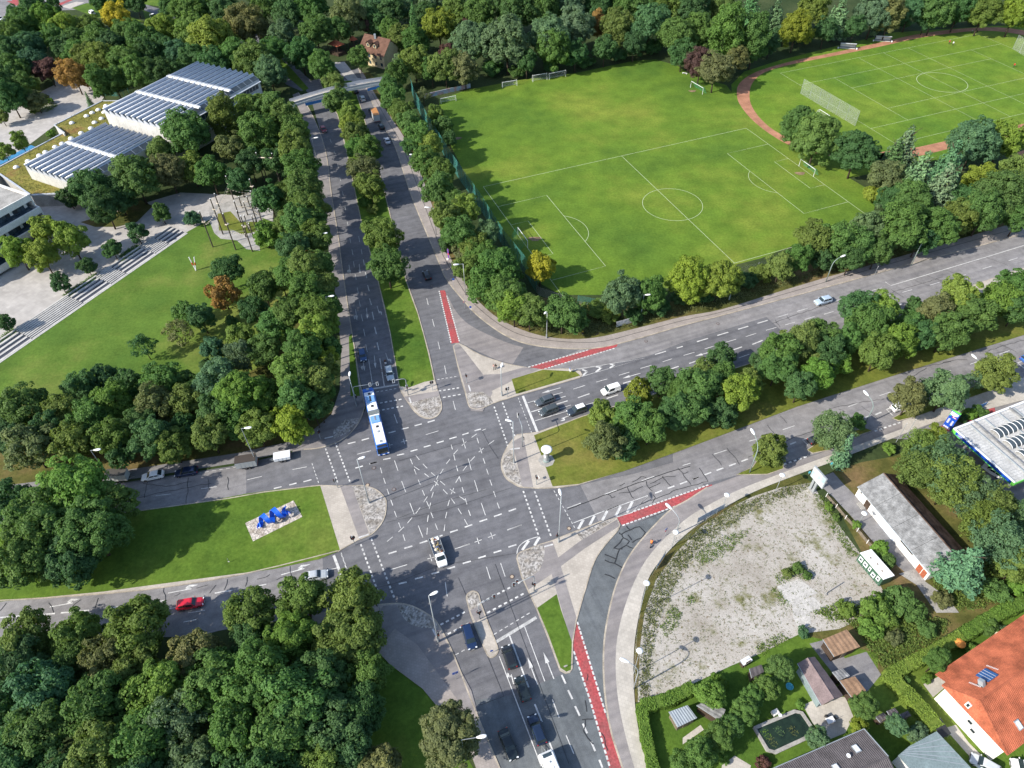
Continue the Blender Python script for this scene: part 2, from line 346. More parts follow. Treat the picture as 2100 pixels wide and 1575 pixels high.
# SW corner
swk = cr([(640, 1262), (720, 1248), (783, 1240), (833, 1240), (877, 1260), (900, 1283), (933, 1350), (977, 1463), (1035, 1600)], 4)
p = slab('pavement', swk+[(985, 1600), (950, 1500), (903, 1457), (867, 1413), (800, 1363), (772, 1333), (720, 1300), (640, 1290)], 'paving_pink', .12, False)
MB().strip(G(swk), .25, .135, wall=.15).build('kerb', M['kerb'], p)
sheet('asphalt_path', ZB((220, 840), (160, 690), (260, 580), (340, 575), (390, 650), (470, 710), (600, 720), (640, 800), (800, 1100), (840, 1240), (760, 1220), (600, 1000), (470, 820), (330, 720)), 'asphalt_path', .130)
sheet('cobble_corner', cr(ZB((345, 578), (400, 575), (480, 605), (560, 660), (600, 712), (520, 715), (440, 700), (385, 655), (345, 578)), 4)[:-1], 'cobble', .136)
sheet('lawn_strip', [(640, 1290), (772, 1333), (800, 1363), (867, 1413), (903, 1457), (985, 1600), (700, 1640), (600, 1400)], 'lawn', .025)
# SE outer pavement: asphalt cycle path + slabs
out_e = cr([(1700, 950), (1640, 972), (1560, 1003), (1500, 1033), (1420, 1085), (1360, 1143), (1327, 1193), (1310, 1263), (1300, 1333), (1300, 1413), (1308, 1490), (1332, 1590)], 4)
p = slab('pavement', slip_out[::-1]+[(1510, 978), (1600, 957), (1680, 931), (1800, 882), (1850, 864), (2067, 787), (2140, 760), (2140, 810), (1900, 872)]+out_e, 'paving_light', .12, False)
MB().strip(G(slip_out), .28, .135, wall=.15).build('kerb', M['kerb'], p)
midp = cr([(1850, 880), (1680, 942), (1600, 972), (1520, 1003), (1455, 1035), (1400, 1070), (1335, 1135), (1300, 1195), (1275, 1265), (1263, 1333), (1265, 1417), (1280, 1500), (1305, 1590)], 4)
sheet('asphalt_path', slip_out[::-1]+[(1510, 978), (1600, 957), (1680, 931), (1800, 882), (1850, 864)]+midp, 'asphalt_path', .129)
# ---- islands
def island(name, pts, zones, m='paving'):
    o = slab(name, pts, m)
    for i, (zn, zp, zm) in enumerate(zones):
        MB().poly([(q.x, q.y, .128+.006*i) for q in G(zp)]).build(zn, M[zm], o)
    return o
island('median_island', cr([(1060, 892), (1040, 918), (1028, 950), (1036, 978), (1055, 993), (1075, 1000), (1133, 1001), (1187, 994)], 4)+[(1280, 965), (1400, 922), (1633, 833), (1867, 758), (2140, 672), (2140, 536), (2063, 562), (1563, 738), (1193, 855), (1103, 887)], [
    ('path_strip', ZE((470, 130), (620, 155), (480, -560), (330, -480)), 'asphalt_path'),
    ('cobble_corner', [(1047, 923), (1035, 935), (1030, 953), (1038, 976), (1056, 990), (1071, 997), (1058, 950)], 'cobble'),
    ('grass', ZA((1185, 1105), (1480, 992), (2100, 800), (2590, 640), (4200, 150), (4320, 90), (4320, 450), (3500, 705), (2800, 930), (2100, 1195), (1740, 1325), (1460, 1405), (1300, 1420)), 'lawn_dry')])
island('traffic_island', cr(ZA((690, 560), (725, 540), (850, 608), (1000, 660), (1140, 688)), 3)+ZA((1230, 700), (1400, 695), (1470, 712), (1482, 735), (1465, 750), (1090, 858), (985, 890), (930, 908))+cr(ZA((930, 908), (860, 940), (815, 942), (785, 922), (765, 850)), 3)+ZA((750, 800), (720, 690)), [
    ('path_strip', ZO((280, 1215), (360, 1205), (440, 1300), (640, 1560), (760, 1790), (640, 2010), (500, 2000), (430, 1720)), 'asphalt_path'),
    ('path_strip', ZO((650, 1570), (850, 1560), (1130, 1480), (1330, 1500), (1180, 1570), (1000, 1640), (700, 1790)), 'asphalt_path'),
    ('grass', ZA((1048, 760), (1240, 702), (1440, 712), (1470, 738), (1090, 848), (1075, 850)), 'lawn_dry'),
    ('cobble_corner', cr(ZA((768, 848), (870, 838), (935, 903), (860, 930), (815, 935), (785, 915), (768, 848)), 2)[:-1], 'cobble')], 'paving')
mnl = [(892, 782), (880, 725), (857, 642), (833, 575), (800, 440), (785, 380), (768, 320), (745, 235), (722, 165)]
mnr = [(655, 165), (672, 205), (692, 235), (715, 330), (740, 450), (775, 575), (800, 682), (818, 788)]
island('median_island', cr(ZA((355, 795), (372, 840), (410, 900), (445, 950), (490, 988), (545, 1002), (590, 985), (614, 950), (617, 915), (603, 860)), 4)+mnl+mnr, [
    ('grass', cr([(890, 780), (878, 725), (856, 643), (832, 576), (799, 440), (784, 380), (767, 320), (744, 235), (721, 166)], 2)+[(656, 166)]+cr([(673, 206), (693, 236), (716, 331), (741, 451), (776, 576), (801, 683), (819, 793)], 2)+[(840, 795), (870, 784)], 'lawn'),
    ('path_strip', ZA((385, 868), (600, 832), (605, 870), (600, 880), (430, 905), (410, 900)), 'asphalt_path'),
    ('cobble_corner', cr(ZA((428, 905), (470, 960), (500, 985), (545, 997), (585, 980), (608, 950), (610, 915), (600, 865), (428, 905)), 2)[:-1], 'cobble')], 'paving')
island('median_island', cr(ZD((430, 1030), (610, 1028), (750, 1020), (880, 1045), (1010, 1100), (1120, 1210), (1140, 1290), (1130, 1450), (1085, 1575), (1010, 1680), (930, 1760), (880, 1790)), 3)+[(733, 1108), (700, 1127), (693, 1132)]+cr(ZL((2080, 240), (1500, 382), (900, 478), (300, 528), (-120, 552)), 3)+[(-40, 1077), (273, 1050), (467, 1023), (540, 1010), (653, 996)], [
    ('grass', ZJ((1425, 112), (1690, 975), (1650, 1000), (1400, 1100), (800, 1230), (0, 1335), (-1500, 1535), (-3000, 1680), (-3100, 650), (-1080, 460), (0, 300), (420, 220), (850, 160)), 'lawn'),
    ('path_strip', ZJ((1690, 112), (1850, 112), (2075, 740), (2000, 800), (1950, 830)), 'asphalt_path'),
    ('cobble_corner', cr(ZD((615, 1032), (750, 1026), (880, 1052), (1000, 1106), (1110, 1215), (1130, 1290), (1118, 1450), (1080, 1560), (1005, 1665), (940, 1735), (895, 1770)), 3), 'cobble')], 'paving')
island('median_island', cr(ZB((770, 530), (778, 505), (810, 488), (842, 505), (858, 560), (905, 690), (960, 830), (958, 870), (935, 893), (910, 890), (885, 850), (800, 640), (770, 530)), 3)[:-1], [
    ('cobble_corner', cr(ZB((774, 530), (782, 508), (810, 493), (838, 508), (855, 570), (795, 600), (774, 530)), 3)[:-1], 'cobble'),
    ('path_strip', ZB((793, 605), (856, 575), (880, 640), (825, 680)), 'asphalt_path')], 'paving')
island('traffic_island', cr(ZE((395, 1090), (410, 1030), (470, 990), (560, 955), (735, 890)), 3)+ZE((870, 850), (1190, 720), (1500, 600), (1740, 545), (1780, 640))+slip_in+[(1174, 1317), (1173, 1372), (1168, 1379), (1160, 1381), (1149, 1375), (1123, 1305), (1100, 1247), (1070, 1183)], [
    ('path_strip', ZE((745, 895), (870, 850), (950, 1075), (1250, 850), (1750, 560), (1790, 640), (1300, 960), (985, 1195), (1200, 1900), (1130, 2240), (860, 1300), (550, 1510), (495, 1390), (700, 1250)), 'asphalt_path'),
    ('grass', ZB((1205, 592), (1325, 507), (1350, 600), (1418, 800), (1412, 972), (1385, 985), (1348, 960), (1275, 760)), 'lawn'),
    ('cobble_corner', cr(ZE((405, 1090), (430, 1020), (560, 965), (738, 895), (768, 970), (750, 1120), (690, 1250), (600, 1310), (500, 1370), (440, 1230), (405, 1090)), 3)[:-1], 'cobble'),
    ('cobble_corner', ZE((1195, 735), (1500, 610), (1730, 550), (1260, 845)), 'cobble')], 'paving')
# grass bulbs between the parking bays
for b in (ZF((330, 1348), (430, 1300), (470, 1240), (600, 1200), (620, 1310), (520, 1345)), ZF((765, 1195), (830, 1150), (960, 1120), (985, 1150), (900, 1195), (800, 1215)), ZF((1000, 1090), (1120, 1060), (1165, 1078), (1060, 1112)), ZF((1290, 1000), (1360, 960), (1500, 920), (1800, 800), (1980, 740), (2010, 790), (1750, 880), (1450, 985), (1330, 1015))):
    slab('grass_bulb', b, 'lawn_dry', .15, True, kw=.15)
# ---- markings
def dash(parent, a, b, wd, m='white', z=.066):
    A, B = at(*a), at(*b); MB().strip([A, B], wd, z).build('lane_dash', M[m], parent)
def dashes(parent, segs, wd, m='white'):
    for a, b in segs: dash(parent, a, b, wd, m)
def solid(parent, pts, wd, m='white', z=.07, name='lane_line'):
    return MB().strip(G(pts), wd, z).build(name, M[m], parent)
def dotted(parent, a, b, wd, step=1.0, fill=.55, m='white', z=.074):
    A, B = at(*a), at(*b); L = (B-A).length; n = max(2, int(L/step)); mb = MB()
    for i in range(n):
        mb.strip([A.lerp(B, i/n), A.lerp(B, (i+fill)/n)], wd, z)
    mb.build('dotted_line', M[m], parent)
def arrow(parent, tail, head, turn=0, wd=.18, m='white'):
    A, B = at(*tail), at(*head); d = (B-A); L = d.length; d.normalize(); n = Vector((-d.y, d.x, 0)); mb = MB(); z = .078
    q = lambda u, v: (A.x+d.x*u+n.x*v, A.y+d.y*u+n.y*v, z)
    if turn == 0 or turn == 3:
        mb.poly([q(0, wd/2), q(0, -wd/2), q(L*.6, -wd/2), q(L*.6, -wd*2), q(L, 0), q(L*.6, wd*2), q(L*.6, wd/2)])
    if turn:
        s = 1 if turn > 0 else -1; s = s if turn != 3 else -1
        if turn != 3: mb.poly([q(0, wd/2), q(0, -wd/2), q(L*.7, -wd/2), q(L*.7, wd/2)])
        mb.poly([q(L*.5, s*wd*.5), q(L*.62, s*wd*.5), q(L*.7, s*wd*2.4), q(L*.58, s*wd*2.4)])
        mb.poly([q(L*.5, s*wd*2), q(L*.78, s*wd*2), q(L*.9, s*wd*3.0), q(L*.62, s*wd*4.6)])
    mb.build('lane_arrow', M[m], parent)
J = road_main
dashes(J, ZC.seg((170, 412, 270, 392), (355, 355, 453, 335), (537, 302, 632, 276), (716, 245, 808, 220), (890, 190, 985, 162), (1060, 135, 1157, 107), (1235, 80, 1320, 52), (1400, 25, 1485, 0), (-5, 468, 82, 445), (660, 1540, 765, 1505), (930, 1445, 970, 1430), (1070, 1392, 1173, 1358), (1266, 1322, 1370, 1287), (1465, 1248, 1570, 1213), (1660, 1180, 1765, 1143), (1858, 1108, 1958, 1072)), .30)
dashes(J, ZC.seg((322, 425, 370, 563), (418, 702, 475, 850), (528, 995, 588, 1150), (642, 1300, 705, 1462), (1315, 398, 1355, 550), (1398, 690, 1445, 845), (1490, 997, 1545, 1160), (742, 78, 915, 25), (1840, 1363, 2035, 1292), (1240, 1575, 1337, 1545)), .14)
dashes(J, ZC.seg((133, 522, 153, 597), (175, 660, 200, 735), (222, 808, 250, 885), (272, 953, 300, 1030), (322, 1105, 350, 1185), (378, 1260, 405, 1335), (437, 1420, 465, 1507), (537, 403, 565, 475), (588, 540, 615, 612), (642, 683, 670, 752), (697, 823, 727, 897), (753, 972, 785, 1045), (810, 1118, 843, 1200), (870, 1275, 903, 1357), (610, 357, 658, 417), (705, 470, 763, 530), (817, 587, 877, 640), (588, 507, 658, 553), (725, 600, 787, 647), (858, 703, 915, 757), (935, 700, 1002, 757), (977, 815, 1035, 877), (1067, 808, 1138, 863), (1085, 937, 1135, 1005), (1177, 1070, 1225, 1147), (1263, 1215, 1305, 1290), (1193, 903, 1268, 957), (1085, 212, 1102, 275), (1120, 350, 1138, 425), (1153, 493, 1175, 570), (1193, 637, 1217, 712), (1232, 783, 1255, 860), (1275, 935, 1298, 1017), (1318, 1090, 1345, 1170), (1433, 120, 1455, 192), (1473, 253, 1497, 327), (1515, 395, 1540, 467), (1560, 537, 1585, 612), (1605, 683, 1633, 762), (1655, 837, 1683, 918), (1705, 992, 1733, 1070), (1240, 127, 1278, 262), (1500, 23, 1550, 0), (1360, 115, 1430, 65), (1228, 225, 1290, 168), (1117, 342, 1173, 280), (1020, 470, 1070, 405), (937, 608, 978, 540), (887, 680, 915, 617), (870, 767, 907, 687), (808, 835, 852, 760), (822, 923, 845, 850), (790, 1077, 808, 993), (765, 1250, 778, 1162), (758, 1422, 765, 1330), (1587, 210, 1662, 155), (1455, 313, 1523, 258), (1345, 433, 1403, 370), (1243, 563, 1295, 497), (1145, 725, 1190, 650), (1085, 877, 1120, 797), (1040, 1035, 1063, 953), (1008, 1200, 1027, 1117), (990, 1375, 1000, 1287), (715, 985, 765, 910), (607, 1140, 668, 1057), (497, 1267, 560, 1193), (375, 1387, 450, 1317), (222, 1515, 300, 1452), (410, 178, 492, 155), (440, 135, 460, 203), (240, 222, 298, 210), (248, 190, 262, 258), (1400, 1525, 1497, 1490), (1433, 1463, 1460, 1548), (1580, 1462, 1680, 1423), (1615, 1393, 1645, 1480)), .15)
dashes(J, ZB.seg((290, 258, 340, 242), (388, 225, 437, 210), (353, 443, 402, 432), (453, 413, 503, 400), (555, 382, 603, 370), (652, 352, 700, 337), (747, 318, 797, 303), (843, 285, 890, 270), (937, 252, 985, 237), (1028, 217, 1077, 202), (1355, 1003, 1380, 1057), (1395, 1097, 1422, 1152), (1438, 1195, 1467, 1255), (1485, 1303, 1513, 1362), (1537, 1413, 1562, 1472), (1587, 1525, 1607, 1575)), .30)
dashes(J, ZB.seg((305, 355, 405, 325), (640, 432, 645, 475), (645, 475, 652, 520), (893, 338, 917, 415), (980, 315, 1008, 398), (700, 228, 790, 198), (530, 290, 575, 278), (545, 262, 557, 303), (1022, 110, 1108, 80), (1298, 1153, 1340, 1265), (1383, 1375, 1430, 1488)), .15)
dashes(J, ZB.seg((1190, 1183, 1235, 1293), (1277, 1410, 1322, 1525)), .26)
for s_, w_ in (((972, 888, 1230, 1565), .16), ((1035, 762, 1153, 1080), .26), ((1127, 705, 1252, 1043), .15)):
    solid(J, ZB((s_[0], s_[1]), (s_[2], s_[3])), w_)
solid(J, ZB((948, 803), (1200, 650)), .55, 'white_worn', name='stop_line')
for s_ in ((610, 695, 775, 608), (655, 752, 800, 678), (897, 622, 1137, 495), (862, 558, 1115, 425), (120, 200, 250, 560), (185, 165, 330, 540)):
    dotted(J, *ZB((s_[0], s_[1]), (s_[2], s_[3])), .32)
for s_ in ((703, 880, 775, 840), (938, 755, 1173, 613), (0, 260, 35, 360)):
    dotted(J, *ZB((s_[0], s_[1]), (s_[2], s_[3])), .16)
dotted(J, *ZE((480, 180), (712, 855)), .32); dotted(J, *ZE((632, 182), (862, 810)), .32); dotted(J, *ZE((892, 172), (1187, 700)), .16)
dashes(J, ZE.seg((1070, 410, 1253, 342)), .15)
arrow(J, *ZB((1207, 1063), (1145, 893))); arrow(J, *ZB((1308, 1028), (1243, 863))); arrow(J, *ZB((1060, 1060), (1040, 975)), 1)
# hatched areas
def hatch(outline, bars, bw=.5):
    h = solid(J, outline, .16, name='hatch_outline', z=.071)
    for a, b in bars: MB().strip(G((a, b)), bw, .0765).build('hatch_bar', M['white'], J)
hatch(ZE((1157, 608), (1760, 375), (2100, 262))[:2]+ZM((0, 580), (590, 368), (370, 600), (165, 660)), ZE.seg((1220, 690, 1290, 565), (1372, 640, 1440, 510), (1543, 575, 1610, 445), (1725, 515, 1790, 385), (1875, 470, 1952, 318)))
hatch(cr(ZE((392, 1025), (420, 930), (500, 860), (590, 820), (680, 795)), 4), ZE.seg((465, 975, 555, 848), (630, 915, 690, 812)))
hatch(ZA((1435, 700), (1865, 630), (1470, 745)), ZA.seg((1482, 700, 1512, 712), (1512, 712, 1482, 740), (1565, 682, 1602, 687), (1602, 687, 1565, 715), (1652, 668, 1682, 670), (1682, 670, 1652, 690)), .45)
# east arms
for s_ in ((0, 1290, 48, 1275), (193, 1220, 270, 1195), (410, 1140, 455, 1128), (615, 1070, 688, 1045), (825, 997, 888, 973), (1018, 928, 1083, 905), (1210, 860, 1278, 838), (1615, 715, 1650, 705), (1768, 667, 1830, 645), (1947, 605, 2010, 583), (585, 377, 648, 358), (703, 342, 768, 323), (820, 308, 853, 297), (937, 278, 1000, 260), (1052, 245, 1112, 228), (1163, 213, 1225, 197), (5, 613, 72, 593), (135, 573, 200, 553), (262, 533, 328, 513), (388, 497, 452, 477), (512, 458, 577, 440), (630, 425, 690, 408), (750, 392, 812, 373), (868, 360, 928, 342), (1240, 257, 1280, 243), (1350, 225, 1412, 208), (1520, 180, 1580, 162), (1690, 132, 1742, 115), (1845, 80, 1900, 63), (2005, 30, 2060, 12), (345, 628, 410, 605)):
    dash(J, *ZF((s_[0], s_[1]), (s_[2], s_[3])), .16)
for s_ in ((62, 1375, 100, 1360), (135, 1348, 175, 1332), (208, 1320, 250, 1305), (285, 1293, 327, 1277), (360, 1265, 400, 1250), (660, 1160, 697, 1145), (1118, 997, 1155, 982), (1185, 977, 1222, 962), (2000, 685, 2025, 672), (460, 415, 523, 397), (340, 452, 403, 433), (213, 490, 280, 470), (88, 528, 155, 508), (40, 662, 108, 640), (300, 582, 365, 560), (428, 545, 492, 520), (1310, 308, 1350, 295)):
    dash(J, *ZF((s_[0], s_[1]), (s_[2], s_[3])), .30)
dashes(J, ZM.seg((0, 355, 163, 295), (498, 172, 668, 112)), .15); dashes(J, ZM.seg((678, 340, 770, 305), (848, 275, 940, 242), (1013, 217, 1108, 182), (1183, 155, 1272, 122)), .30)
solid(J, ZF((1245, 160), (1280, 183), (1890, 0), (2200, -95)), .2)
for q in (((830, 1100), (737, 1133), (770, 1165)), ((1330, 915), (1253, 945), (1293, 983)), ((2150, 632), (2060, 658), (2100, 692))): solid(J, ZF(*q), .22)
for q in (((620, 1285), (775, 1232)), ((1180, 1080), (1350, 1022)), ((2000, 780), (2100, 750))): dotted(J, *ZF(*q), .35, 1.2, z=.142)
dashes(J, ZA.seg((1567, 777, 1637, 757), (1427, 820, 1500, 797), (1707, 735, 1773, 715), (1840, 693, 1908, 673), (1977, 652, 2035, 633)), .16)
dashes(J, ZA.seg((1930, 607, 1997, 587), (2063, 568, 2100, 557), (1733, 785, 1805, 763), (1455, 873, 1527, 848), (1632, 878, 1703, 855), (2030, 695, 2075, 680), (1873, 740, 1910, 727)), .28)
for s_, w_ in (((15, 582, 645, 393), .15), ((500, 525, 700, 462), .2), ((80, 745, 735, 545), .25), ((150, 905, 720, 732), .15), ((570, 695, 795, 620), .15), ((1070, 615, 1238, 568), .15)):
    solid(J, ZI((s_[0], s_[1]), (s_[2], s_[3])), w_)
solid(J, ZA((1117, 862), (1207, 1085)), .55, 'white', name='stop_line')
arrow(J, *ZA((1348, 812), (1232, 845))); arrow(J, *ZA((1840, 723), (1730, 754))); arrow(J, *ZF((185, 588), (75, 618))); arrow(J, *ZI((800, 800), (555, 893)), 1); arrow(J, *ZA((1855, 782), (1775, 812)), 1)
for q, w_ in ((((940, 928), (1030, 1185)), .32), (((992, 903), (1080, 1143)), .32), (((1088, 873), (1175, 1100)), .16)): dotted(J, *ZA(*q), w_)
# north arms
dashes(J, ZA.seg((525, 260, 535, 302), (560, 390, 572, 435), (595, 528, 606, 575), (635, 675, 645, 725), (688, 893, 702, 947), (325, 975, 345, 1030)), .15)
for q, w_ in ((((590, 762), (720, 740)), .18), (((600, 832), (737, 810)), .32), (((625, 872), (747, 850)), .32), (((135, 852), (350, 815)), .16), (((150, 922), (383, 880)), .34), (((165, 965), (393, 922)), .34)): dotted(J, *ZA(*q), w_)
solid(J, ZA((125, 830), (350, 792)), .5, 'white_worn', name='stop_line')
dashes(J, ZA.seg((75, 35, 80, 70), (85, 112, 92, 148), (97, 193, 105, 230), (110, 275, 117, 313), (122, 360, 132, 402), (137, 450, 146, 495), (150, 545, 160, 592)), .15, 'white_worn')
dashes(J, ZA.seg((135, 22, 142, 58), (148, 100, 157, 137), (162, 180, 172, 218), (173, 262, 186, 303), (190, 345, 200, 392), (205, 437, 216, 482), (220, 532, 231, 580)), .26, 'white_worn')
solid(J, ZA((168, 638), (193, 797)), .16, 'white_worn'); solid(J, ZA((237, 630), (265, 803)), .26, 'white_worn')
for a, b, t_ in (((110, 50), (116, 110), 0), ((47, 55), (55, 112), 3), ((88, 328), (97, 398), 3), ((155, 320), (161, 390), 0), ((220, 308), (240, 375), 1), ((203, 613), (211, 692), 0), ((273, 598), (298, 672), 1), ((133, 640), (143, 708), 3)): arrow(J, *ZA(a, b), t_, .17, 'white_worn')
dashes(J, ZP.seg((222, 760, 240, 805), (272, 908, 290, 950), (315, 1068, 328, 1115), (343, 1235, 357, 1283), (375, 1410, 390, 1460)), .15, 'white_worn')
dashes(J, Z2.seg((22, 1270, 27, 1295), (37, 1365, 42, 1392), (52, 1465, 58, 1495), (65, 1535, 72, 1570), (107, 1455, 113, 1490), (122, 1535, 128, 1565)), .15, 'white_worn')
# cycle path edge squares
for q, Zz in (((120, 565, 265, 1192), ZO), ((212, 622, 365, 1178), ZO), ((1185, 1478, 1915, 1268), ZO), ((1380, 1498, 2230, 1250), ZO), ((390, 585, 1410, 222), ZM), ((238, 775, 1175, 435), ZM), ((237, 465, 455, 1170), ZN), ((210, 690, 330, 1050), ZN), ((330, 1050, 485, 1575), ZN)):
    dotted(J, *Zz((q[0], q[1]), (q[2], q[3])), .30, .85, .68)
# west arms
dashes(J, ZD.seg((550, 378, 668, 350), (763, 325, 878, 292), (1175, 213, 1285, 183), (1378, 155, 1485, 128), (1577, 102, 1688, 72), (1778, 48, 1888, 15), (667, 752, 783, 720), (882, 688, 995, 658)), .30)
dashes(J, ZD.seg((692, 540, 905, 485)), .15)
for q, w_ in ((((190, 400), (405, 1000)), .32), (((355, 355), (592, 985)), .32), (((0, 680), (110, 1005)), .16)): dotted(J, *ZD(*q), w_)
dashes(J, ZK.seg((1800, 1315, 1888, 1298), (1520, 1378, 1610, 1357), (1238, 1433, 1335, 1420), (957, 1477, 1050, 1465)), .15)
dashes(J, ZK.seg((1685, 1432, 1733, 1420), (1780, 1410, 1825, 1398), (1868, 1390, 1917, 1377)), .30)
dashes(J, ZL.seg((1533, 468, 1640, 445), (1322, 500, 1430, 483), (930, 557, 1020, 545), (0, 650, 135, 640), (220, 635, 340, 625), (375, 622, 550, 605), (665, 592, 740, 585), (1740, 425, 1800, 412)), .26)
dashes(J, ZL.seg((1030, 597, 1100, 585), (1157, 622, 1263, 605), (1130, 678, 1210, 662), (1910, 385, 2075, 345)), .15)
for a, b in (((308, 585), (510, 550)), ((1035, 500), (1240, 462)), ((1730, 388), (1935, 332))): arrow(J, *ZL(a, b), 1, .2)
solid(J, ZJ((1605, 1045), (1705, 1310)), .5, name='stop_line'); dotted(J, *ZJ((1705, 1010), (1795, 1260)), .16)
dotted(J, *ZK((1215, 1338), (1480, 1295)), .12, 1.4)
# white bars on the islands
for q in (ZD((195, 300), (325, 270)), ZE((760, 932), (880, 900)), ZA((783, 797), (795, 835)), ZA((418, 873), (430, 907)), ZA((1040, 1192), (1098, 1185)), ZB((108, 160), (170, 140)), ZB((562, 722), (588, 770))):
    MB().strip(G(q), .32, .162).build('cycle_stop_bar', M['white'], J)
# tar-sealed cracks
rc = random.Random(3)
def crack(pts, wd=.09, z=.0815, wob=.35):
    g = G(pts); out = []
    for i in range(len(g)-1):
        n = max(2, int((g[i+1]-g[i]).length/.9))
        for k in range(n):
            p_ = g[i].lerp(g[i+1], k/n); out.append(p_+Vector((rc.uniform(-wob, wob), rc.uniform(-wob, wob), 0))*(.5 if k else 0))
    out.append(g[-1]); MB().strip(out, wd, z+rc.random()*.003).build('tar_crack', M['tar'], J)
crack(ZM((-500, 560), (0, 365), (330, 245), (680, 118), (900, 45), (1150, -20)), .16, wob=.12)
for c_ in (((980, 0), (1050, 70), (1090, 140), (1160, 225)), ((1270, 0), (1320, 75), (1390, 185), (1180, 235), (1020, 280), (700, 410), (480, 490)), ((780, 110), (800, 145), (850, 210), (885, 245)), ((560, 180), (590, 265), (640, 310)), ((600, 270), (750, 200)), ((190, 340), (330, 330), (510, 250)), ((300, 255), (345, 350), (390, 410)), ((200, 240), (270, 205)), ((370, 190), (490, 115), (560, 135)), ((610, 210), (700, 170), (780, 130), (950, 115)), ((40, 355), (95, 405), (140, 385)), ((1060, 75), (1125, 50)), ((660, 360), (680, 400), (640, 470))): crack(ZM(*c_), .12)
for c_ in (((290, 780), (345, 835), (470, 790), (545, 870), (500, 940), (370, 1005)), ((345, 835), (230, 890), (250, 940), (210, 1000), (120, 1085)), ((230, 900), (195, 870)), ((250, 940), (330, 985), (290, 1040), (400, 1085), (350, 1190)), ((290, 1040), (200, 1090), (130, 1290)), ((0, 1240), (250, 1350)), ((0, 1165), (150, 1225)), ((0, 1430), (140, 1490)), ((170, 1040), (120, 1075), (240, 1090)), ((310, 900), (360, 970))): crack(ZM(*c_), .2)
for c_ in (((400, 1240), (520, 1190), (700, 1110), (740, 1100), (900, 1045)), ((520, 1040), (560, 1090), (620, 1180)), ((270, 1180), (330, 1250), (350, 1285)), ((180, 1220), (240, 1290)), ((600, 985), (640, 1030)), ((900, 940), (1100, 900), (1240, 880)), ((1100, 925), (1200, 1000)), ((960, 945), (1000, 960)), ((1300, 715), (1500, 680), (1650, 650)), ((1500, 690), (1420, 740)), ((1600, 655), (1680, 640), (1750, 640)), ((1860, 590), (2000, 545), (2100, 520)), ((1950, 545), (2050, 590)), ((550, 415), (660, 375), (860, 310), (1100, 235)), ((600, 440), (570, 395)), ((1280, 205), (1360, 255)), ((1430, 150), (1520, 185)), ((1500, 122), (1640, 170)), ((1610, 85), (1770, 140)), ((1870, 10), (2000, 60)), ((1270, 230), (1600, 130)), ((1090, 275), (1200, 240)), ((640, 370), (660, 395)), ((880, 310), (910, 330)), ((1980, 590), (1900, 600))): crack(ZF(*c_), .1)
for c_ in (((1010, 460), (1020, 590)), ((300, 560), (330, 620)), ((430, 600), (500, 540)), ((585, 590), (605, 530)), ((1070, 520), (1110, 500)), ((1210, 470), (1280, 450)), ((1290, 500), (1330, 450)), ((1380, 480), (1400, 415)), ((1510, 460), (1520, 400)), ((1580, 415), (1640, 400), (1660, 385)), ((1700, 420), (1760, 395)), ((1785, 335), (1795, 400)), ((0, 610), (40, 560))): crack(ZL(*c_), .1)
for c_ in (((1160, 1365), (1145, 1530)), ((880, 1400), (1020, 1420), (1180, 1390)), ((890, 1490), (910, 1390)), ((1280, 1370), (1290, 1440)), ((1400, 1360), (1405, 1440)), ((850, 1490), (1000, 1455), (1300, 1400))): crack(ZK(*c_), .1)
for c_ in (((1515, 1000), (1510, 1040)), ((1500, 1160), (1510, 1230)), ((1480, 1280), (1550, 1275)), ((1500, 1280), (1490, 1350), (1550, 1430)), ((1600, 1360), (1640, 1470))): crack(ZB(*c_), .15)
# construction joints across the junction
for c_ in (((350, 1210), (940, 985), (1560, 815)), ((200, 980), (860, 720), (1390, 560)), ((380, 430), (1130, 215), (1420, 140)), ((1500, 20), (1610, 240), (1720, 400)), ((200, 1260), (1000, 1090), (1900, 790))): crack(ZC(*c_), .05, wob=.03)
for c_ in (((-100, 540), (330, 440), (600, 330), (1080, 255)), ((720, 405), (770, 520)), ((945, 320), (1160, 900), (1400, 1550)), ((900, 890), (1000, 1135), (850, 1190))): crack(ZB(*c_), .06, wob=.03)
# gullies and manhole covers
M['iron'] = plain('cast_iron', (.09, .055, .045), .7); M['lid'] = plain('manhole_lid', (.40, .33, .25), .8)
def manhole(px, py, r=.38, m='iron', z=.066):
    p_ = at(px, py); o = MB().lathe([(r, 0), (r, .022)], 18).build('manhole_cover', M['iron']); o.location = (p_.x, p_.y, z)
    MB().lathe([(r*.72, .023), (r*.72, .03)], 14).build('lid', M['lid' if m == 'lid' else 'asphalt_old'], o); o['kind'] = 'structure'
for x_, y_, m_ in ((767, 960, 'i'), (808, 1004, 'i'), (754, 995, 'lid'), (1167, 1084, 'lid'), (1050, 1183, 'lid'), (885, 587, 'i'), (1472, 664, 'i'), (1757, 597, 'i'), (1300, 636, 'i'), (783, 760, 'i'), (1325, 700, 'i')): manhole(x_, y_, .42, m_, .07 if y_ > 560 else .07)
# ================================================================== sports grounds, park, yards (flat)
pitch_poly = [(900, 205), (955, 185), (1060, 165), (1180, 150), (1300, 125), (1345, 122), (1390, 135), (1410, 150), (1490, 175), (1530, 230), (1600, 285), (1700, 340), (1800, 400), (1790, 440), (1700, 475), (1560, 530), (1500, 545), (1380, 590), (1250, 605), (1150, 605), (1105, 580), (1060, 530), (1020, 460), (960, 370), (905, 260)]
sheet('pitch', pitch_poly, 'pitch', .03)
L_, W_ = 99.77, 66.03
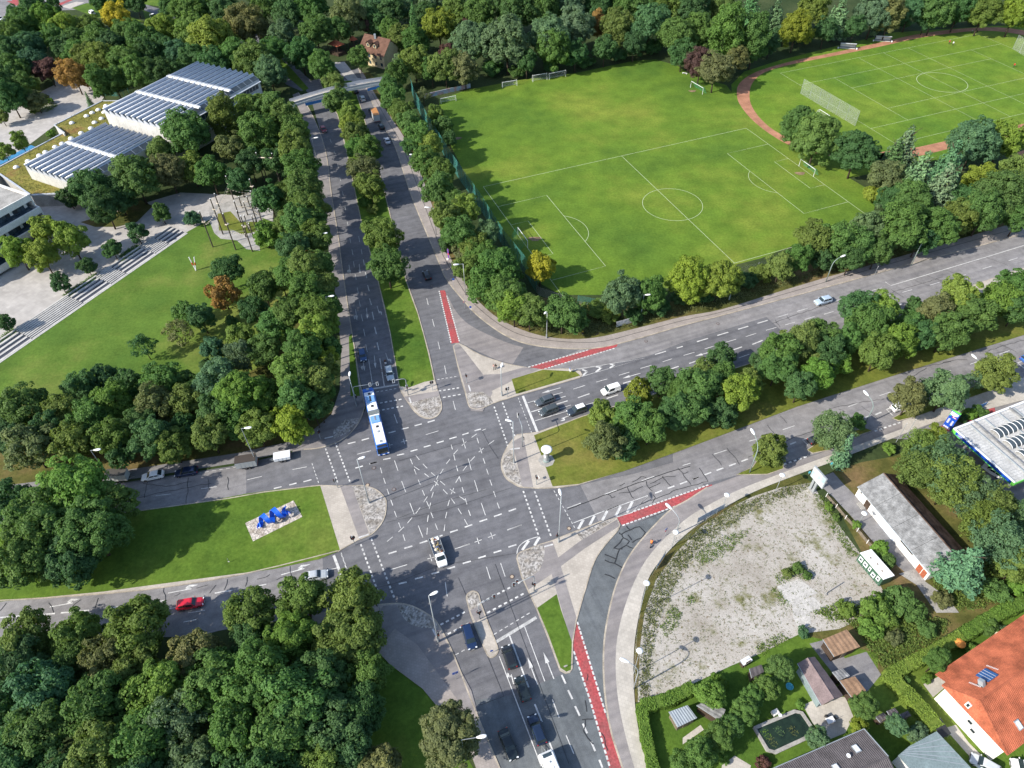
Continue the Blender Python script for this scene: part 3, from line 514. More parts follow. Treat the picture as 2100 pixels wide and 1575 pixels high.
# metric frame of the near football pitch, from its own markings
P0 = at(1379, 419); ax = (at(1741.7, 415.7)-at(1576.7, 296.7)); ay = -ax.normalized(); ay.z = 0; axx = Vector((ay.y, -ay.x, 0))
PA = lambda u, v: P0+axx*u+ay*v                     # u along the length, v towards the far touchline
def ground_lines(parent, fn, L, Wd, z=.045, lw=.11, name='pitch_line', box=True):
    def ln(*q): MB().strip([fn(*a) for a in q], lw, z).build(name, M['line'], parent)
    def arc(c, r, a0, a1):
        MB().strip([fn(c[0]+r*cos(a0+(a1-a0)*i/40), c[1]+r*sin(a0+(a1-a0)*i/40)) for i in range(41)], lw, z+.002).build(name, M['line'], parent)
    a, b = L/2, Wd/2
    ln((-a, -b), (a, -b)); ln((-a, b), (a, b)); ln((-a, -b), (-a, b)); ln((a, -b), (a, b)); ln((0, -b), (0, b)); arc((0, 0), 9.15, 0, 2*pi)
    for s in (-1, 1):
        ln((s*a, 20.16), (s*(a-16.5), 20.16), (s*(a-16.5), -20.16), (s*a, -20.16)); ln((s*a, 9.16), (s*(a-5.5), 9.16), (s*(a-5.5), -9.16), (s*a, -9.16))
        th = math.acos(5.5/9.15); c = s*(a-11)
        arc((c, 0), 9.15, (pi-th if s > 0 else -th), (pi+th if s > 0 else th))
PL = bpy.data.objects['pitch']
ground_lines(PL, PA, L_, W_)
# stadium field and cinder track
trk_in = cr(Z3((1310, 930), (1180, 945), (1050, 935), (850, 905), (700, 870), (560, 800), (470, 720), (420, 640), (412, 570), (430, 510), (480, 460), (560, 425), (700, 390), (900, 350), (1200, 290), (1450, 235), (1700, 200), (1850, 190), (2000, 200), (2180, 235)), 5)
trk_out = cr(Z3((1320, 975), (1180, 1010), (900, 960), (700, 910), (560, 840), (430, 740), (350, 640), (333, 570), (345, 520), (400, 470), (500, 425), (700, 370), (900, 330), (1200, 265), (1450, 210), (1700, 178), (1900, 168), (2040, 178), (2220, 210)), 5)
south = cr(Z3((2220, 780), (2100, 790), (1700, 880), (1480, 930), (1310, 960)), 4)
stadium = sheet('sports_field', Z3((2220, 150), (1900, 160), (1300, 200), (1000, 270), (600, 370), (380, 440), (300, 520), (310, 700), (420, 800), (640, 960), (1000, 1100), (1500, 1000), (2220, 830)), 'stadium', .02)
sheet('running_track', trk_out+Z3((2280, 210), (2280, 235))+trk_in[::-1], 'cinder', .034)
sheet('running_track', Z3((1160, 1010), (1480, 955), (1700, 900), (2220, 800), (2220, 740), (2050, 770), (1700, 850), (1450, 905), (1150, 945)), 'cinder', .034)
sheet('cinder_yard', Z3((2000, 960), (2220, 880), (2220, 1020), (2060, 1030)), 'cinder', .038)
tl, bl, cc = at(*Z3((600, 450))[0]), at(*Z3((1310, 885))[0]), at(*Z3((1597, 507))[0])
sy = (tl-bl); sy.z = 0; sy.normalize(); sx = Vector((sy.y, -sy.x, 0)); SW = (tl-bl).length; SL = 2*abs((cc-(tl+bl)/2).dot(sx))
Sc = (tl+bl)/2+sx*SL/2
SA = lambda u, v: Sc+sx*u+sy*v
def sln(*q): MB().strip([SA(*a) for a in q], .09, .036).build('pitch_line', M['line'], stadium)
a_, b_ = SL/2, SW/2
sln((-a_, -b_), (a_, -b_)); sln((-a_, b_), (a_, b_)); sln((-a_, -b_), (-a_, b_)); sln((a_, -b_), (a_, b_)); sln((0, -b_), (0, b_))
for v in (-.62, .62): sln((-a_, v*b_), (a_, v*b_))
for v in (-.30, .30): sln((-a_+16.5, v*b_), (a_-16.5, v*b_))
for u in (-13, 13): sln((u, -b_), (u, b_))
for u in (-a_+16.5, a_-16.5): sln((u, -b_*.62), (u, b_*.62))
MB().strip([SA(9.15*cos(i*pi/20), 9.15*sin(i*pi/20)) for i in range(41)], .15, .0375).build('pitch_line', M['line'], stadium)
# worn goal mouths
M['bare'] = surf('bare_earth', (.26, .185, .12), .3, .6, 3, .95, .1)
for q, r in (((1097, 490), 1.7), ((1641, 356), 1.5), ((937, 284), 1.6), ((1420, 187), 1.3)):
    p_ = at(*q); MB().poly([(p_.x+r*(1+.3*sin(3*t))*cos(t), p_.y+r*.8*(1+.25*cos(2*t))*sin(t), .038) for t in [i*pi/10 for i in range(20)]]).build('worn_patch', M['bare'], PL)
# park lawn, plaza, paths by the school
sheet('lawn', [(-40, 760), (385, 475), (430, 450), (520, 440), (600, 470), (620, 640), (560, 740), (430, 800), (250, 820), (100, 830), (-40, 830)], 'park', .03)
sheet('plaza', [(-60, 760), (-60, 480), (60, 400), (120, 400), (250, 430), (370, 395), (480, 400), (560, 430), (560, 480), (470, 470), (430, 470), (380, 480)], 'plaza', .024)
sheet('sand_area', ZT((300, 860), (480, 830), (900, 640), (950, 900), (960, 1080), (900, 1180), (930, 1420), (760, 1400), (640, 1290), (440, 1270), (360, 1200), (300, 1050)), 'concrete', .040)
sheet('grass_patch', ZT((400, 960), (560, 930), (680, 1060), (900, 1060), (880, 1180), (720, 1220), (600, 1170), (420, 1170)), 'lawn_dry', .046)
sheet('leaf_litter', ZS((1000, 700), (1200, 640), (1500, 560), (1750, 430), (1900, 500), (1700, 700), (1450, 760), (1180, 760)), 'verge', .032)
sheet('plaza', Z1((-60, 1020), (-60, 700), (0, 700), (170, 640), (260, 560), (340, 520), (330, 430), (350, 390), (430, 380), (560, 540), (640, 600), (620, 625), (340, 770), (100, 950)), 'plaza', .024)
sheet('play_surface', Z1((-60, 1040), (60, 960), (190, 895), (215, 905), (0, 1015)), 'asphalt', .034)
M['blue_mat'] = surf('blue_play_surface', (.05, .22, .42), .12, .5, 4, .8, .2)
sheet('blue_mat', Z1((0, 975), (50, 965), (190, 893), (218, 903), (150, 940), (0, 1015)), 'blue_mat', .042)
# roads at the far upper left
sheet('road', Z1((-200, 20), (-200, 160), (60, 130), (190, 70), (480, 60), (640, 100), (600, 40), (480, -40), (-200, -60)), 'asphalt_old', .030)
sheet('red_cycle_path', Z1((40, 8), (140, 50), (165, 45), (110, -20), (130, -30), (60, -30), (75, 5)), 'red', .040)
sheet('red_cycle_path', Z1((370, 35), (450, 0), (430, -5), (350, 25)), 'red', .040)
sheet('pavement', Z1((375, 40), (470, 10), (520, 15), (430, 55)), 'paving_light', .042)
sheet('lawn', Z1((440, 50), (530, 20), (660, 20), (800, 100), (900, 140), (870, 30), (820, -20), (1000, -20), (1000, 40), (900, 30), (960, 140), (600, 110)), 'lawn', .036)
sheet('lane', Z1((800, -30), (840, 10), (1000, 60), (1150, 90), (1400, 120), (1640, 240), (1760, 330), (1830, 420), (1960, 540), (1850, 560), (1760, 520), (1700, 430), (1600, 330), (1300, 170), (1000, 105), (850, 50), (760, -10)), 'asphalt', .038)
sheet('lawn', Z1((1640, 330), (1700, 310), (1740, 370), (1800, 430), (1900, 545), (1870, 560), (1800, 500), (1700, 420)), 'lawn', .046)
sheet('lane', Z(600, 0, 6)((480, 770), (640, 760), (800, 960), (960, 980), (780, 1010), (700, 1010)), 'plaza', .034)
# building yard and gardens lower right
lot = [(1665, 990), (1600, 1000), (1545, 1018), (1500, 1040), (1440, 1078), (1385, 1135), (1345, 1190), (1322, 1255), (1312, 1330), (1308, 1440), (1360, 1430), (1400, 1412), (1500, 1365), (1560, 1340), (1640, 1300), (1720, 1290), (1800, 1255), (1815, 1220), (1790, 1170), (1745, 1110), (1700, 1050)]
def lot_mat():
    m, t, b = nodes('rubble_ground', .95, .15); v = wpos(t)
    base = ramp(t, noise(t, .10, 7, v, .65), [(.28, (.24, .215, .18)), (.45, (.355, .33, .295)), (.7, (.455, .435, .405))])
    fine = ramp(t, noise(t, 4, 4, v, .7), [(.3, (.72,)*3), (.7, (1.12,)*3)])
    weed = ramp(t, noise(t, .16, 9, v, .75), [(.53, (0, 0, 0)), (.64, (1, 1, 1))])
    spots = ramp(t, noise(t, 1.7, 3, v, .6), [(.59, (0, 0, 0)), (.66, (1, 1, 1))])
    c = mix(t, 1., base, fine, 'MULTIPLY'); c = mix(t, weed, c, (.14, .14, .06)); c = mix(t, spots, c, (.17, .14, .10))
    t.links.new(c, b.inputs['Base Color']); bump(t, b, noise(t, 5, 4, v), .5, .06)
    return m
M['lot'] = lot_mat()
sheet('rubble_ground', lot, 'lot', .03)
M['slab'] = surf('pale_concrete', (.47, .455, .43), .12, .6, 4, .9, .2); sheet('concrete_slab', Z9((575, 460), (720, 410), (830, 500), (650, 575)), 'slab', .06); sheet('concrete_slab', Z9((670, 560), (800, 520), (870, 590), (780, 620), (790, 690), (710, 720), (680, 650)), 'slab', .052)
sheet('verge', [(1310, 1440), (1322, 1255), (1345, 1190), (1385, 1135), (1440, 1078), (1500, 1040), (1545, 1018), (1665, 990), (1640, 972), (1560, 1003), (1500, 1033), (1420, 1085), (1360, 1143), (1327, 1193), (1310, 1263), (1300, 1333), (1300, 1440)], 'verge', .022)
sheet('driveway', ZR((520, 480), (650, 380), (760, 340), (900, 500), (1100, 700), (1240, 850), (1500, 1150), (1800, 1500), (2150, 1850), (2000, 1950), (1700, 1700), (1300, 1300), (1000, 950), (760, 700)), 'asphalt_old', .034)
sheet('driveway', Z9((1330, 380), (1500, 330), (1480, 420), (1620, 520), (1700, 620), (1560, 620), (1440, 450)), 'concrete', .040)
sheet('rough_grass', ZR((760, 330), (1150, 200), (1700, 100), (2500, 50), (3300, 900), (2600, 1400), (1600, 350), (1100, 550), (1060, 680), (920, 540)), 'verge', .026)
sheet('rough_grass', [(1700, 1010), (1815, 1220), (1800, 1255), (1640, 1300), (1660, 1400), (1800, 1385), (1960, 1290), (2140, 1220), (2140, 980), (1900, 900)], 'verge', .014)
sheet('garden_lawn', [(1300, 1445), (1400, 1412), (1640, 1300), (1800, 1340), (1800, 1390), (1900, 1350), (2140, 1235), (2140, 1640), (1330, 1640)], 'lawn', .028)
sheet('garden_yard', Z9((780, 810), (860, 790), (1000, 900), (1130, 860), (1220, 1000), (1140, 1100), (1040, 1150), (930, 1000), (850, 900)), 'asphalt_old', .036)
sheet('garden_terrace', Z9((740, 1190), (860, 1130), (1000, 1140), (1050, 1260), (1000, 1360), (900, 1400), (800, 1300)), 'paving_light', .040)
sheet('garden_terrace', Z9((1480, 1060), (1600, 1000), (1680, 940), (1740, 920), (1780, 950), (1640, 1040), (1600, 1090), (1540, 1140)), 'paving_light', .040)
sheet('garden_path', Z9((1610, 1330), (1680, 1310), (1760, 1420), (1900, 1560), (1850, 1600)), 'paving_light', .040)
sheet('garden_path', Z9((0, 1390), (110, 1310), (130, 1340), (0, 1430)), 'paving_light', .040); sheet('garden_terrace', Z9((240, 1560), (320, 1500), (420, 1560), (400, 1640), (240, 1640)), 'paving_light', .040)
# filling station forecourt
sheet('forecourt', [(1790, 897), (1900, 868), (2140, 795), (2140, 1130), (2040, 1060), (1960, 960), (1930, 905)], 'asphalt_old', .018)
# ================================================================== vegetation
def leaf_mesh(name, P, N, size, tint, seed, mat='leaf', aspect=.62):
    """many small leaf-spray faces: centres P, normals N"""
    r = np.random.RandomState(seed); n = len(P)
    N = N/np.linalg.norm(N, axis=1, keepdims=True)
    a = np.cross(N, r.normal(size=(n, 3))); a /= np.linalg.norm(a, axis=1, keepdims=True)+1e-9
    b = np.cross(N, a); s = (size*r.uniform(.65, 1.35, n))[:, None]
    V = np.empty((n, 4, 3)); V[:, 0] = P-a*s*.5; V[:, 1] = P-b*s*aspect*.5+N*s*.10; V[:, 2] = P+a*s*.5; V[:, 3] = P+b*s*aspect*.5+N*s*.10
    me = bpy.data.meshes.new(name); me.vertices.add(n*4); me.vertices.foreach_set('co', V.reshape(-1).astype(np.float32))
    me.loops.add(n*4); me.loops.foreach_set('vertex_index', np.arange(n*4, dtype=np.int32))
    me.polygons.add(n); me.polygons.foreach_set('loop_start', np.arange(0, n*4, 4, dtype=np.int32)); me.polygons.foreach_set('loop_total', np.full(n, 4, np.int32))
    at_ = me.attributes.new('tint', 'FLOAT', 'FACE'); at_.data.foreach_set('value', tint.astype(np.float32))
    me.materials.append(M[mat]); me.update(); return me
def fib(n, r):
    i = np.arange(n)+.5; ph = np.arccos(1-2*i/n); th = pi*(1+5**.5)*i+r.uniform(0, 6)
    return np.stack([np.cos(th)*np.sin(ph), np.sin(th)*np.sin(ph), np.cos(ph)], 1)
def unit(v): return v/np.linalg.norm(v, axis=1, keepdims=True)
def crown(seed, R, puffs, per, leaf, zs=.95, lump=.22, low=-.55, puff=.30, top=0., dens=1.0, jit=.5):
    """crown centred on 0 with radius R: boughs over an uneven ellipsoid, leaf puffs over each bough"""
    r = np.random.RandomState(seed); nl = max(10, int(puffs/3.6)); D = fib(nl*2, r); D = D[D[:, 2] > low]; D = unit(D+r.normal(scale=.22, size=D.shape))
    LR = R*r.uniform(.20, .38, len(D)); C = D*(R*(1+lump*r.uniform(-.8, .6, len(D)))-LR)[:, None]*np.array([1, 1, zs])
    P = []; Nn = []; T = []
    for c, d, lr in zip(C, D, LR):
        k = max(5, int(9*(lr/(.32*R))**1.5)); q = unit(r.normal(size=(k*2, 3))+d*.75+np.array([0, 0, .35])); q = q[:k+2]; lt = r.uniform(-.10, .10)
        for e in q:
            pc = c+e*lr*r.uniform(.55, 1.0)*np.array([1, 1, .9]); pr = R*puff*r.uniform(.40, .72); m = int(per*r.uniform(.36, .62)*dens); pt = lt+r.uniform(-.10, .10)
            v = unit(unit(r.normal(size=(m, 3)))+e*.6+np.array([0, 0, .2])); rr = pr*r.uniform(.5, 1.05, m)**.6
            P.append(pc+v*rr[:, None]*np.array([1, 1, .8])); Nn.append(unit(v*.6+e*.35+np.array([0, 0, .4]))+r.normal(scale=jit*.75, size=v.shape)); T.append(.47+pt+r.normal(scale=.12, size=m))
    m = int(puffs*per*.40); v = unit(r.normal(size=(m, 3))); v = v[v[:, 2] > low-.15]
    p = v*(R*r.uniform(.45, .84, len(v)))[:, None]; p[:, 2] *= zs; P.append(p); Nn.append(v+r.normal(scale=.6, size=v.shape)); T.append(.45+r.normal(scale=.1, size=len(v)))
    P = np.concatenate(P); Nn = np.concatenate(Nn); T = np.clip(np.concatenate(T), 0, 1)
    return leaf_mesh('crown', P, Nn, leaf, T, seed+1)
def conifer(seed, R, Hc, tiers, per, leaf, droop=.35, mat='needle'):
    """layered boughs along a pointed crown, base at z=-Hc/2, tip at +Hc/2"""
    r = np.random.RandomState(seed); P = []; Nn = []; T = []
    for i in range(tiers):
        f = (i+.5)/tiers; z = -Hc/2+Hc*f; rad = R*(1-f)**.85*r.uniform(.85, 1.1)+.12; nb = max(5, int(13*(1-f)+4))
        for b in range(nb):
            th = 2*pi*b/nb+r.uniform(-.25, .25)+i*.7; L = rad*r.uniform(.75, 1.15); m = max(4, int(per*L/R))
            u = r.uniform(.1, 1, m)**.7; s = r.normal(scale=.10, size=m)*(1.2-u*.5)*R*.75
            x = u*L; dz = -droop*u*L*.6+r.normal(scale=.05*R, size=m)
            P.append(np.stack([x*np.cos(th)-s*np.sin(th), x*np.sin(th)+s*np.cos(th), z+dz], 1))
            Nn.append(np.stack([np.full(m, .45*np.cos(th)), np.full(m, .45*np.sin(th)), np.full(m, .8)], 1)+r.normal(scale=.35, size=(m, 3)))
            T.append(np.clip(.36+.25*u+r.normal(scale=.12, size=m)+r.uniform(-.08, .08), 0, 1))
    return leaf_mesh('crown', np.concatenate(P), np.concatenate(Nn), leaf, np.concatenate(T), seed+1, mat, .45)
def trunk_mesh(seed, hgt, r, limbs=5, spread=2.2, forks=1):
    q = random.Random(seed); mb = MB()
    mb.tube([(0, 0, -.2), (q.uniform(-.1, .1), q.uniform(-.1, .1), hgt*.45), (q.uniform(-.2, .2), q.uniform(-.2, .2), hgt)], r, 7, r1=r*.55)
    for i in range(limbs):
        a = 2*pi*i/limbs+q.uniform(-.4, .4); z0 = hgt*q.uniform(.6, .98); s = spread*q.uniform(.7, 1.1)
        mb.tube([(0, 0, z0), (cos(a)*s*.45, sin(a)*s*.45, z0+s*.5), (cos(a)*s, sin(a)*s, z0+s*1.15)], r*.42, 5, r1=r*.12)
    return mb.build('trunk', M['bark'], link_it=False, smooth=True)
# prototypes: (crown mesh, radius, half height, kind)
PROTO = {'S': [], 'M': [], 'L': [], 'loose': [], 'tall': [], 'spruce': [], 'pine': [], 'birch': [], 'shrub': [], 'maple': []}
for i in range(3): PROTO['S'].append((crown(10+i, 2.6, 34, 62, .36, .95, .2, -.75), 2.6, 2.5))
for i in range(5): PROTO['M'].append((crown(20+i, 4.6, 62, 78, .44, 1.0, .26, -.7, .27), 4.6, 4.6))
for i in range(4): PROTO['L'].append((crown(30+i, 6.6, 105, 92, .50, 1.0, .30, -.6, .25), 6.6, 6.6))
for i in range(3): PROTO['maple'].append((crown(35+i, 5.6, 92, 86, .45, 1.02, .20, -.7, .24, jit=.42), 5.6, 5.7))
for i in range(2): PROTO['loose'].append((crown(40+i, 3.0, 30, 34, .36, 1.05, .34, -.6, .26, dens=.85), 3.0, 3.1))
for i in range(3): PROTO['tall'].append((crown(50+i, 4.0, 78, 76, .42, 1.75, .22, -.85, .30), 4.0, 7.0))
for i in range(2): PROTO['spruce'].append((conifer(60+i, 3.2, 13., 22, 26, .55), 3.2, 6.5))
for i in range(2): PROTO['pine'].append((conifer(64+i, 3.8, 9., 11, 44, .60, -.05), 3.8, 4.5))
for i in range(2): PROTO['birch'].append((crown(70+i, 5.0, 90, 52, .44, 1.25, .30, -.85, .24, dens=.8, jit=.8), 5.0, 6.2))
for i in range(3): PROTO['shrub'].append((crown(80+i, 2.2, 30, 58, .36, .72, .28, -.25, .34), 2.2, 1.6))
TRK = {k: trunk_mesh(5, *a) for k, a in dict(S=(2.2, .14, 4, 1.2), M=(3.6, .24, 5, 2.4), L=(4.6, .36, 6, 3.4), maple=(4., .30, 6, 2.8), loose=(2.4, .13, 6, 1.7), tall=(4.5, .24, 5, 2.0), spruce=(9., .22, 3, .5), pine=(8., .24, 7, 1.8), birch=(6.5, .2, 6, 2.2), shrub=(.7, .07, 5, 1.0)).items()}
TH = dict(S=2.2, M=3.6, L=4.6, maple=4., loose=2.4, tall=4.5, spruce=9., pine=8., birch=6.5, shrub=.7)
C_ = dict(  # leaf base colours
    g=((.070, .128, .032), 'green'), d=((.050, .102, .034), 'dark green'), b=((.098, .165, .030), 'bright green'), y=((.142, .180, .026), 'yellow green'), Y=((.280, .240, .026), 'golden yellow'),
    o=((.098, .138, .032), 'olive'), n=((.108, .120, .046), 'brownish'), O=((.230, .135, .040), 'rusty orange'), m=((.086, .046, .040), 'maroon'), t=((.056, .115, .054), 'blue green'), s=((.082, .134, .062), 'grey green'), l=((.140, .195, .036), 'light green'))
rt = random.Random(11); TREES = []
KIND = dict(S='small tree', M='leafy tree', L='large broad tree', maple='round dense tree', loose='thin airy tree', tall='tall narrow tree', spruce='spruce', pine='pine', birch='feathery birch', shrub='shrub')
CAT = dict(S='tree', M='tree', L='tree', maple='tree', loose='tree', tall='tree', spruce='tree', pine='tree', birch='tree', shrub='shrub')
NAME = dict(S='small_tree', M='leafy_tree', L='broad_tree', maple='round_tree', loose='airy_tree', tall='tall_tree', spruce='spruce_tree', pine='pine_tree', birch='birch_tree', shrub='shrub')
HM = [1.]; RF = [1.08]
def tree(px, py, rp, col='g', kind=None, h=None):
    """crown centred on photo pixel (px,py) with apparent radius rp"""
    rp *= RF[0]; R = rp*mpp(at(px, py, 6))
    for _ in range(2):
        k = kind or ('S' if R < 3.4 else 'M' if R < 5.4 else rt.choice(['L', 'L', 'maple']))
        pr = rt.choice(PROTO[k]); sc = R/pr[1]; hz = pr[2]*sc
        hh = h or (2*hz+{'shrub': -.25*hz, 'S': .9, 'loose': 1.2, 'spruce': .6, 'pine': 2.5, 'birch': 1.5}.get(k, 1.6+.12*R))
        zc = max(hh*(1 if k == 'shrub' or (HM[0] == 1.3 and py > 480) else HM[0])-hz, hz*.5); R = rp*mpp(at(px, py, zc))
    sc = R/pr[1]; p = at(px, py, zc)
    c = Vector(C_[col][0]); f = rt.uniform(.9, 1.14); j = Vector((rt.uniform(.9, 1.1), rt.uniform(.96, 1.04), rt.uniform(.88, 1.12)))
    o = thing(NAME[k], None, CAT[k], (p.x, p.y, 0), rt.uniform(0, 6.28))
    cw = link('crown' if k != 'shrub' else 'foliage', pr[0], o, (0, 0, zc), sc=(sc*rt.uniform(.88, 1.12), sc*rt.uniform(.88, 1.12), sc*rt.uniform(.92, 1.1))); cw.color = (c.x*f*j.x, c.y*f*j.y, c.z*f*j.z, 1)
    ts = max(.35, (zc-hz*.55)/TH[k]); link('trunk' if k != 'shrub' else 'stem', TRK[k], o, sc=(sc, sc, ts) if k not in ('spruce', 'pine') else (sc, sc, (zc+hz*.6)/TH[k]))
    o['px'] = px; o['py'] = py; TREES.append((o, px, py, col, k)); return o
def grove(place, group, data, key='x', frm='the left', hm=1., rf=1.08, dx=0, dy=0):
    """a named stand of trees; each is labelled by its look and its rank in the stand"""
    HM[0] = hm; RF[0] = rf; data = [(a[0]+dx, a[1]+dy, *a[2:]) for a in data]; st = [tree(*a[:3], *(a[3:] or ('g',))) for a in data]
    idx = sorted(range(len(st)), key=lambda i: data[i][0] if key == 'x' else data[i][1], reverse=(key == 'Y' or key == 'X'))
    if key in 'XY': idx = sorted(range(len(st)), key=lambda i: -data[i][0 if key == 'X' else 1])
    for n, i in enumerate(idx):
        o, px, py, col, k = TREES[len(TREES)-len(st)+i]
        o['label'] = f"{C_[col][1]} {KIND[k]} {place}, {ordinal(n+1)} from {frm}"; o['group'] = group
        del o['px'], o['py']
grove('in the belt beside the avenue', 'trees between school lawn and avenue', [(565, 216, 28), (588, 236, 28, 'o'), (612, 266, 30), (608, 302, 33, 'o'), (622, 340, 34), (627, 385, 36, 'g'), (635, 425, 34, 'o'), (617, 455, 36, 'g'), (655, 430, 28, 'o'), (650, 480, 30, 'o'), (643, 497, 22, 'O'), (633, 548, 38, 'o'), (633, 590, 36), (653, 640, 36, 'o'), (650, 680, 38, 'l'), (627, 718, 38), (667, 735, 30, 'y'), (607, 765, 42, 'b'), (653, 778, 35, 'o'), (613, 812, 36, 'g'), (660, 830, 26, 'g'), (605, 508, 34, 'd'), (600, 560, 30, 'g'), (597, 640, 34, 'g'), ], 'y', 'the footbridge', 1.4, 1.0, -6)
grove('at the avenue pavement edge', 'trees at the avenue pavement edge', [(628, 318, 24, 'o'), (637, 360, 25, 'g'), (644, 400, 26, 'o'), (652, 446, 27, 'g'), (660, 495, 26, 'o'), (665, 540, 28, 'g'), (670, 585, 28, 'o'), (678, 625, 27, 'g'), (680, 668, 28, 'l'), (680, 712, 28, 'g'), (677, 755, 27, 'o'), (668, 795, 27, 'g'), (650, 838, 26, 'd')], 'y', 'the footbridge', 1.45, 1.0, -7)
grove('at the corner of avenue and west road', 'corner tree', [(597, 868, 38, 'y', 'M')])
grove('in the thicket by the hall', 'trees around the sports hall', [(383, 273, 47, 'g'), (457, 240, 32, 'o', 'tall'), (520, 227, 38, 'o'), (530, 277, 42, 'g'), (475, 303, 32, 'n'), (345, 350, 38, 'n'), (392, 345, 30, 'o'), (432, 355, 36, 'g'), (330, 310, 28, 'o'), (513, 335, 30, 'd'), (553, 408, 32, 'd'), (545, 483, 26, 'b', 'S'), (560, 265, 30, 'g'), (490, 370, 26, 'd'), (565, 330, 30, 'd'), (590, 400, 30, 'o'), (590, 460, 28, 'o'), (278, 365, 45, 'g'), (295, 350, 22, 'y'), (190, 390, 45, 'd'), (215, 425, 38, 'd'), (140, 405, 22, 'd'), (240, 400, 34, 'd')], rf=.98)
grove('on the school forecourt', 'young trees on the school forecourt', [(95, 472, 28, 'l'), (143, 490, 32, 'l'), (35, 515, 30, 'l'), (85, 522, 30, 'l')])
grove('in the beds along the steps', 'clipped trees along the steps', [(230, 510, 18, 'd', 'S'), (280, 477, 20, 'd', 'S'), (330, 437, 19, 'g', 'S'), (395, 450, 18, 't', 'shrub'), (123, 580, 19, 'd', 'S'), (177, 545, 16, 'd', 'S'), (8, 662, 18, 'd', 'S')])
grove('standing on the school lawn', 'trees on the school lawn', [(467, 553, 29, 'd'), (457, 603, 31, 'O', 'S'), (378, 640, 22, 'g'), (412, 650, 26, 'd'), (365, 680, 26, 'n', 'loose'), (295, 710, 25, 'd', 'loose'), (437, 715, 25, 't'), (520, 635, 28, 'd'), (540, 590, 28, 'g'), (577, 575, 26, 'o'), (563, 668, 34, 'g'), (493, 692, 28, 'o'), (493, 730, 30, 's', 'birch'), (540, 718, 32, 'g'), (425, 750, 16, 'd', 'shrub'), (475, 660, 14, 'g', 'shrub')])
grove('in the belt above west road', 'trees between lawn and west road', [(447, 778, 42, 's'), (500, 815, 50, 'b'), (333, 778, 36, 'g'), (387, 788, 28, 'g'), (320, 828, 38, 'n'), (380, 825, 34, 'o'), (233, 822, 38, 'b'), (187, 855, 38, 'g'), (163, 792, 30, 'd'), (213, 778, 26, 'd'), (263, 788, 28, 'd'), (47, 835, 44, 'g'), (127, 845, 36, 'o'), (5, 840, 30, 'd'), (60, 915, 46, 'n'), (147, 908, 38, 'o'), (227, 898, 38, 'o'), (313, 895, 42, 'd'), (430, 890, 38, 'o'), (528, 878, 36, 'o'), (487, 855, 40, 'g'), (250, 926, 30, 'd'), (353, 915, 32, 'o'), (560, 820, 34, 'g'), (440, 845, 34, 'd'), (290, 860, 30, 'd'), (100, 880, 34, 'd'), (20, 900, 34, 'd'), (380, 880, 30, 'd')])
grove('on the west grass median', 'trees on the west median', [(150, 1010, 62, 'b'), (90, 1070, 60, 'g'), (185, 1090, 62, 'g'), (230, 1035, 42, 'o'), (60, 1140, 58, 'g'), (150, 1150, 48, 'd'), (15, 1030, 42, 'd'), (12, 1160, 42, 'd')])
grove('lining the lower west road', 'trees lining the lower west road', [(57, 1310, 50, 'o'), (163, 1300, 48, 'o'), (283, 1286, 58, 'o'), (402, 1342, 48, 'n'), (512, 1258, 46, 'o'), (620, 1226, 50, 'o'), (722, 1226, 50, 'o'), (600, 1313, 50, 'b', 'maple'), (513, 1303, 40, 'd'), (690, 1310, 48, 'o'), (217, 1352, 48, 'n'), (277, 1367, 45, 'o'), (147, 1357, 42, 'g'), (40, 1365, 52, 'd')])
grove('in the lower left wood', 'trees in the lower left wood', [(97, 1420, 62, 't'), (200, 1445, 65, 'g'), (325, 1412, 58, 'b'), (433, 1405, 58, 'g'), (520, 1400, 68, 'g'), (610, 1435, 66, 'g'), (367, 1477, 50, 's', 'birch'), (583, 1500, 65, 'g'), (483, 1500, 62, 'g'), (83, 1495, 60, 'g'), (300, 1515, 58, 'g'), (33, 1550, 55, 'd'), (200, 1545, 60, 'o'), (400, 1570, 50, 's'), (660, 1385, 50, 'd'), (685, 1490, 55, 'd'), (660, 1570, 45, 'o'), (10, 1440, 50, 'd'), (560, 1570, 55, 'd'), (733, 1300, 48, 'o'), (757, 1377, 42, 'g'), (743, 1450, 45, 'd'), (720, 1520, 45, 'd'), (780, 1575, 42, 'n'), (265, 1440, 40, 'd'), (15, 1600, 50, 'd'), (130, 1600, 55, 'd'), (290, 1610, 50, 'd'), (480, 1600, 55, 'd')])
grove('at the lower left pavement', 'tree at the lower pavement', [(923, 1507, 56, 'n', 'maple')])
grove('in the avenue median', 'trees in the north avenue median', [(655, 135, 30, 'g'), (684, 172, 24, 'o'), (692, 206, 30, 'g'), (719, 236, 26, 'o'), (716, 262, 26, 'l'), (731, 278, 32, 'o'), (752, 305, 30, 'g'), (732, 302, 26, 'g'), (742, 350, 36, 'n'), (757, 382, 34, 'o'), (762, 430, 15, 'o', 'shrub'), (780, 483, 42, 'o'), (792, 545, 44, 'g'), (748, 415, 18, 'g', 'shrub')], 'Y', 'the junction', 1., .95, 2)
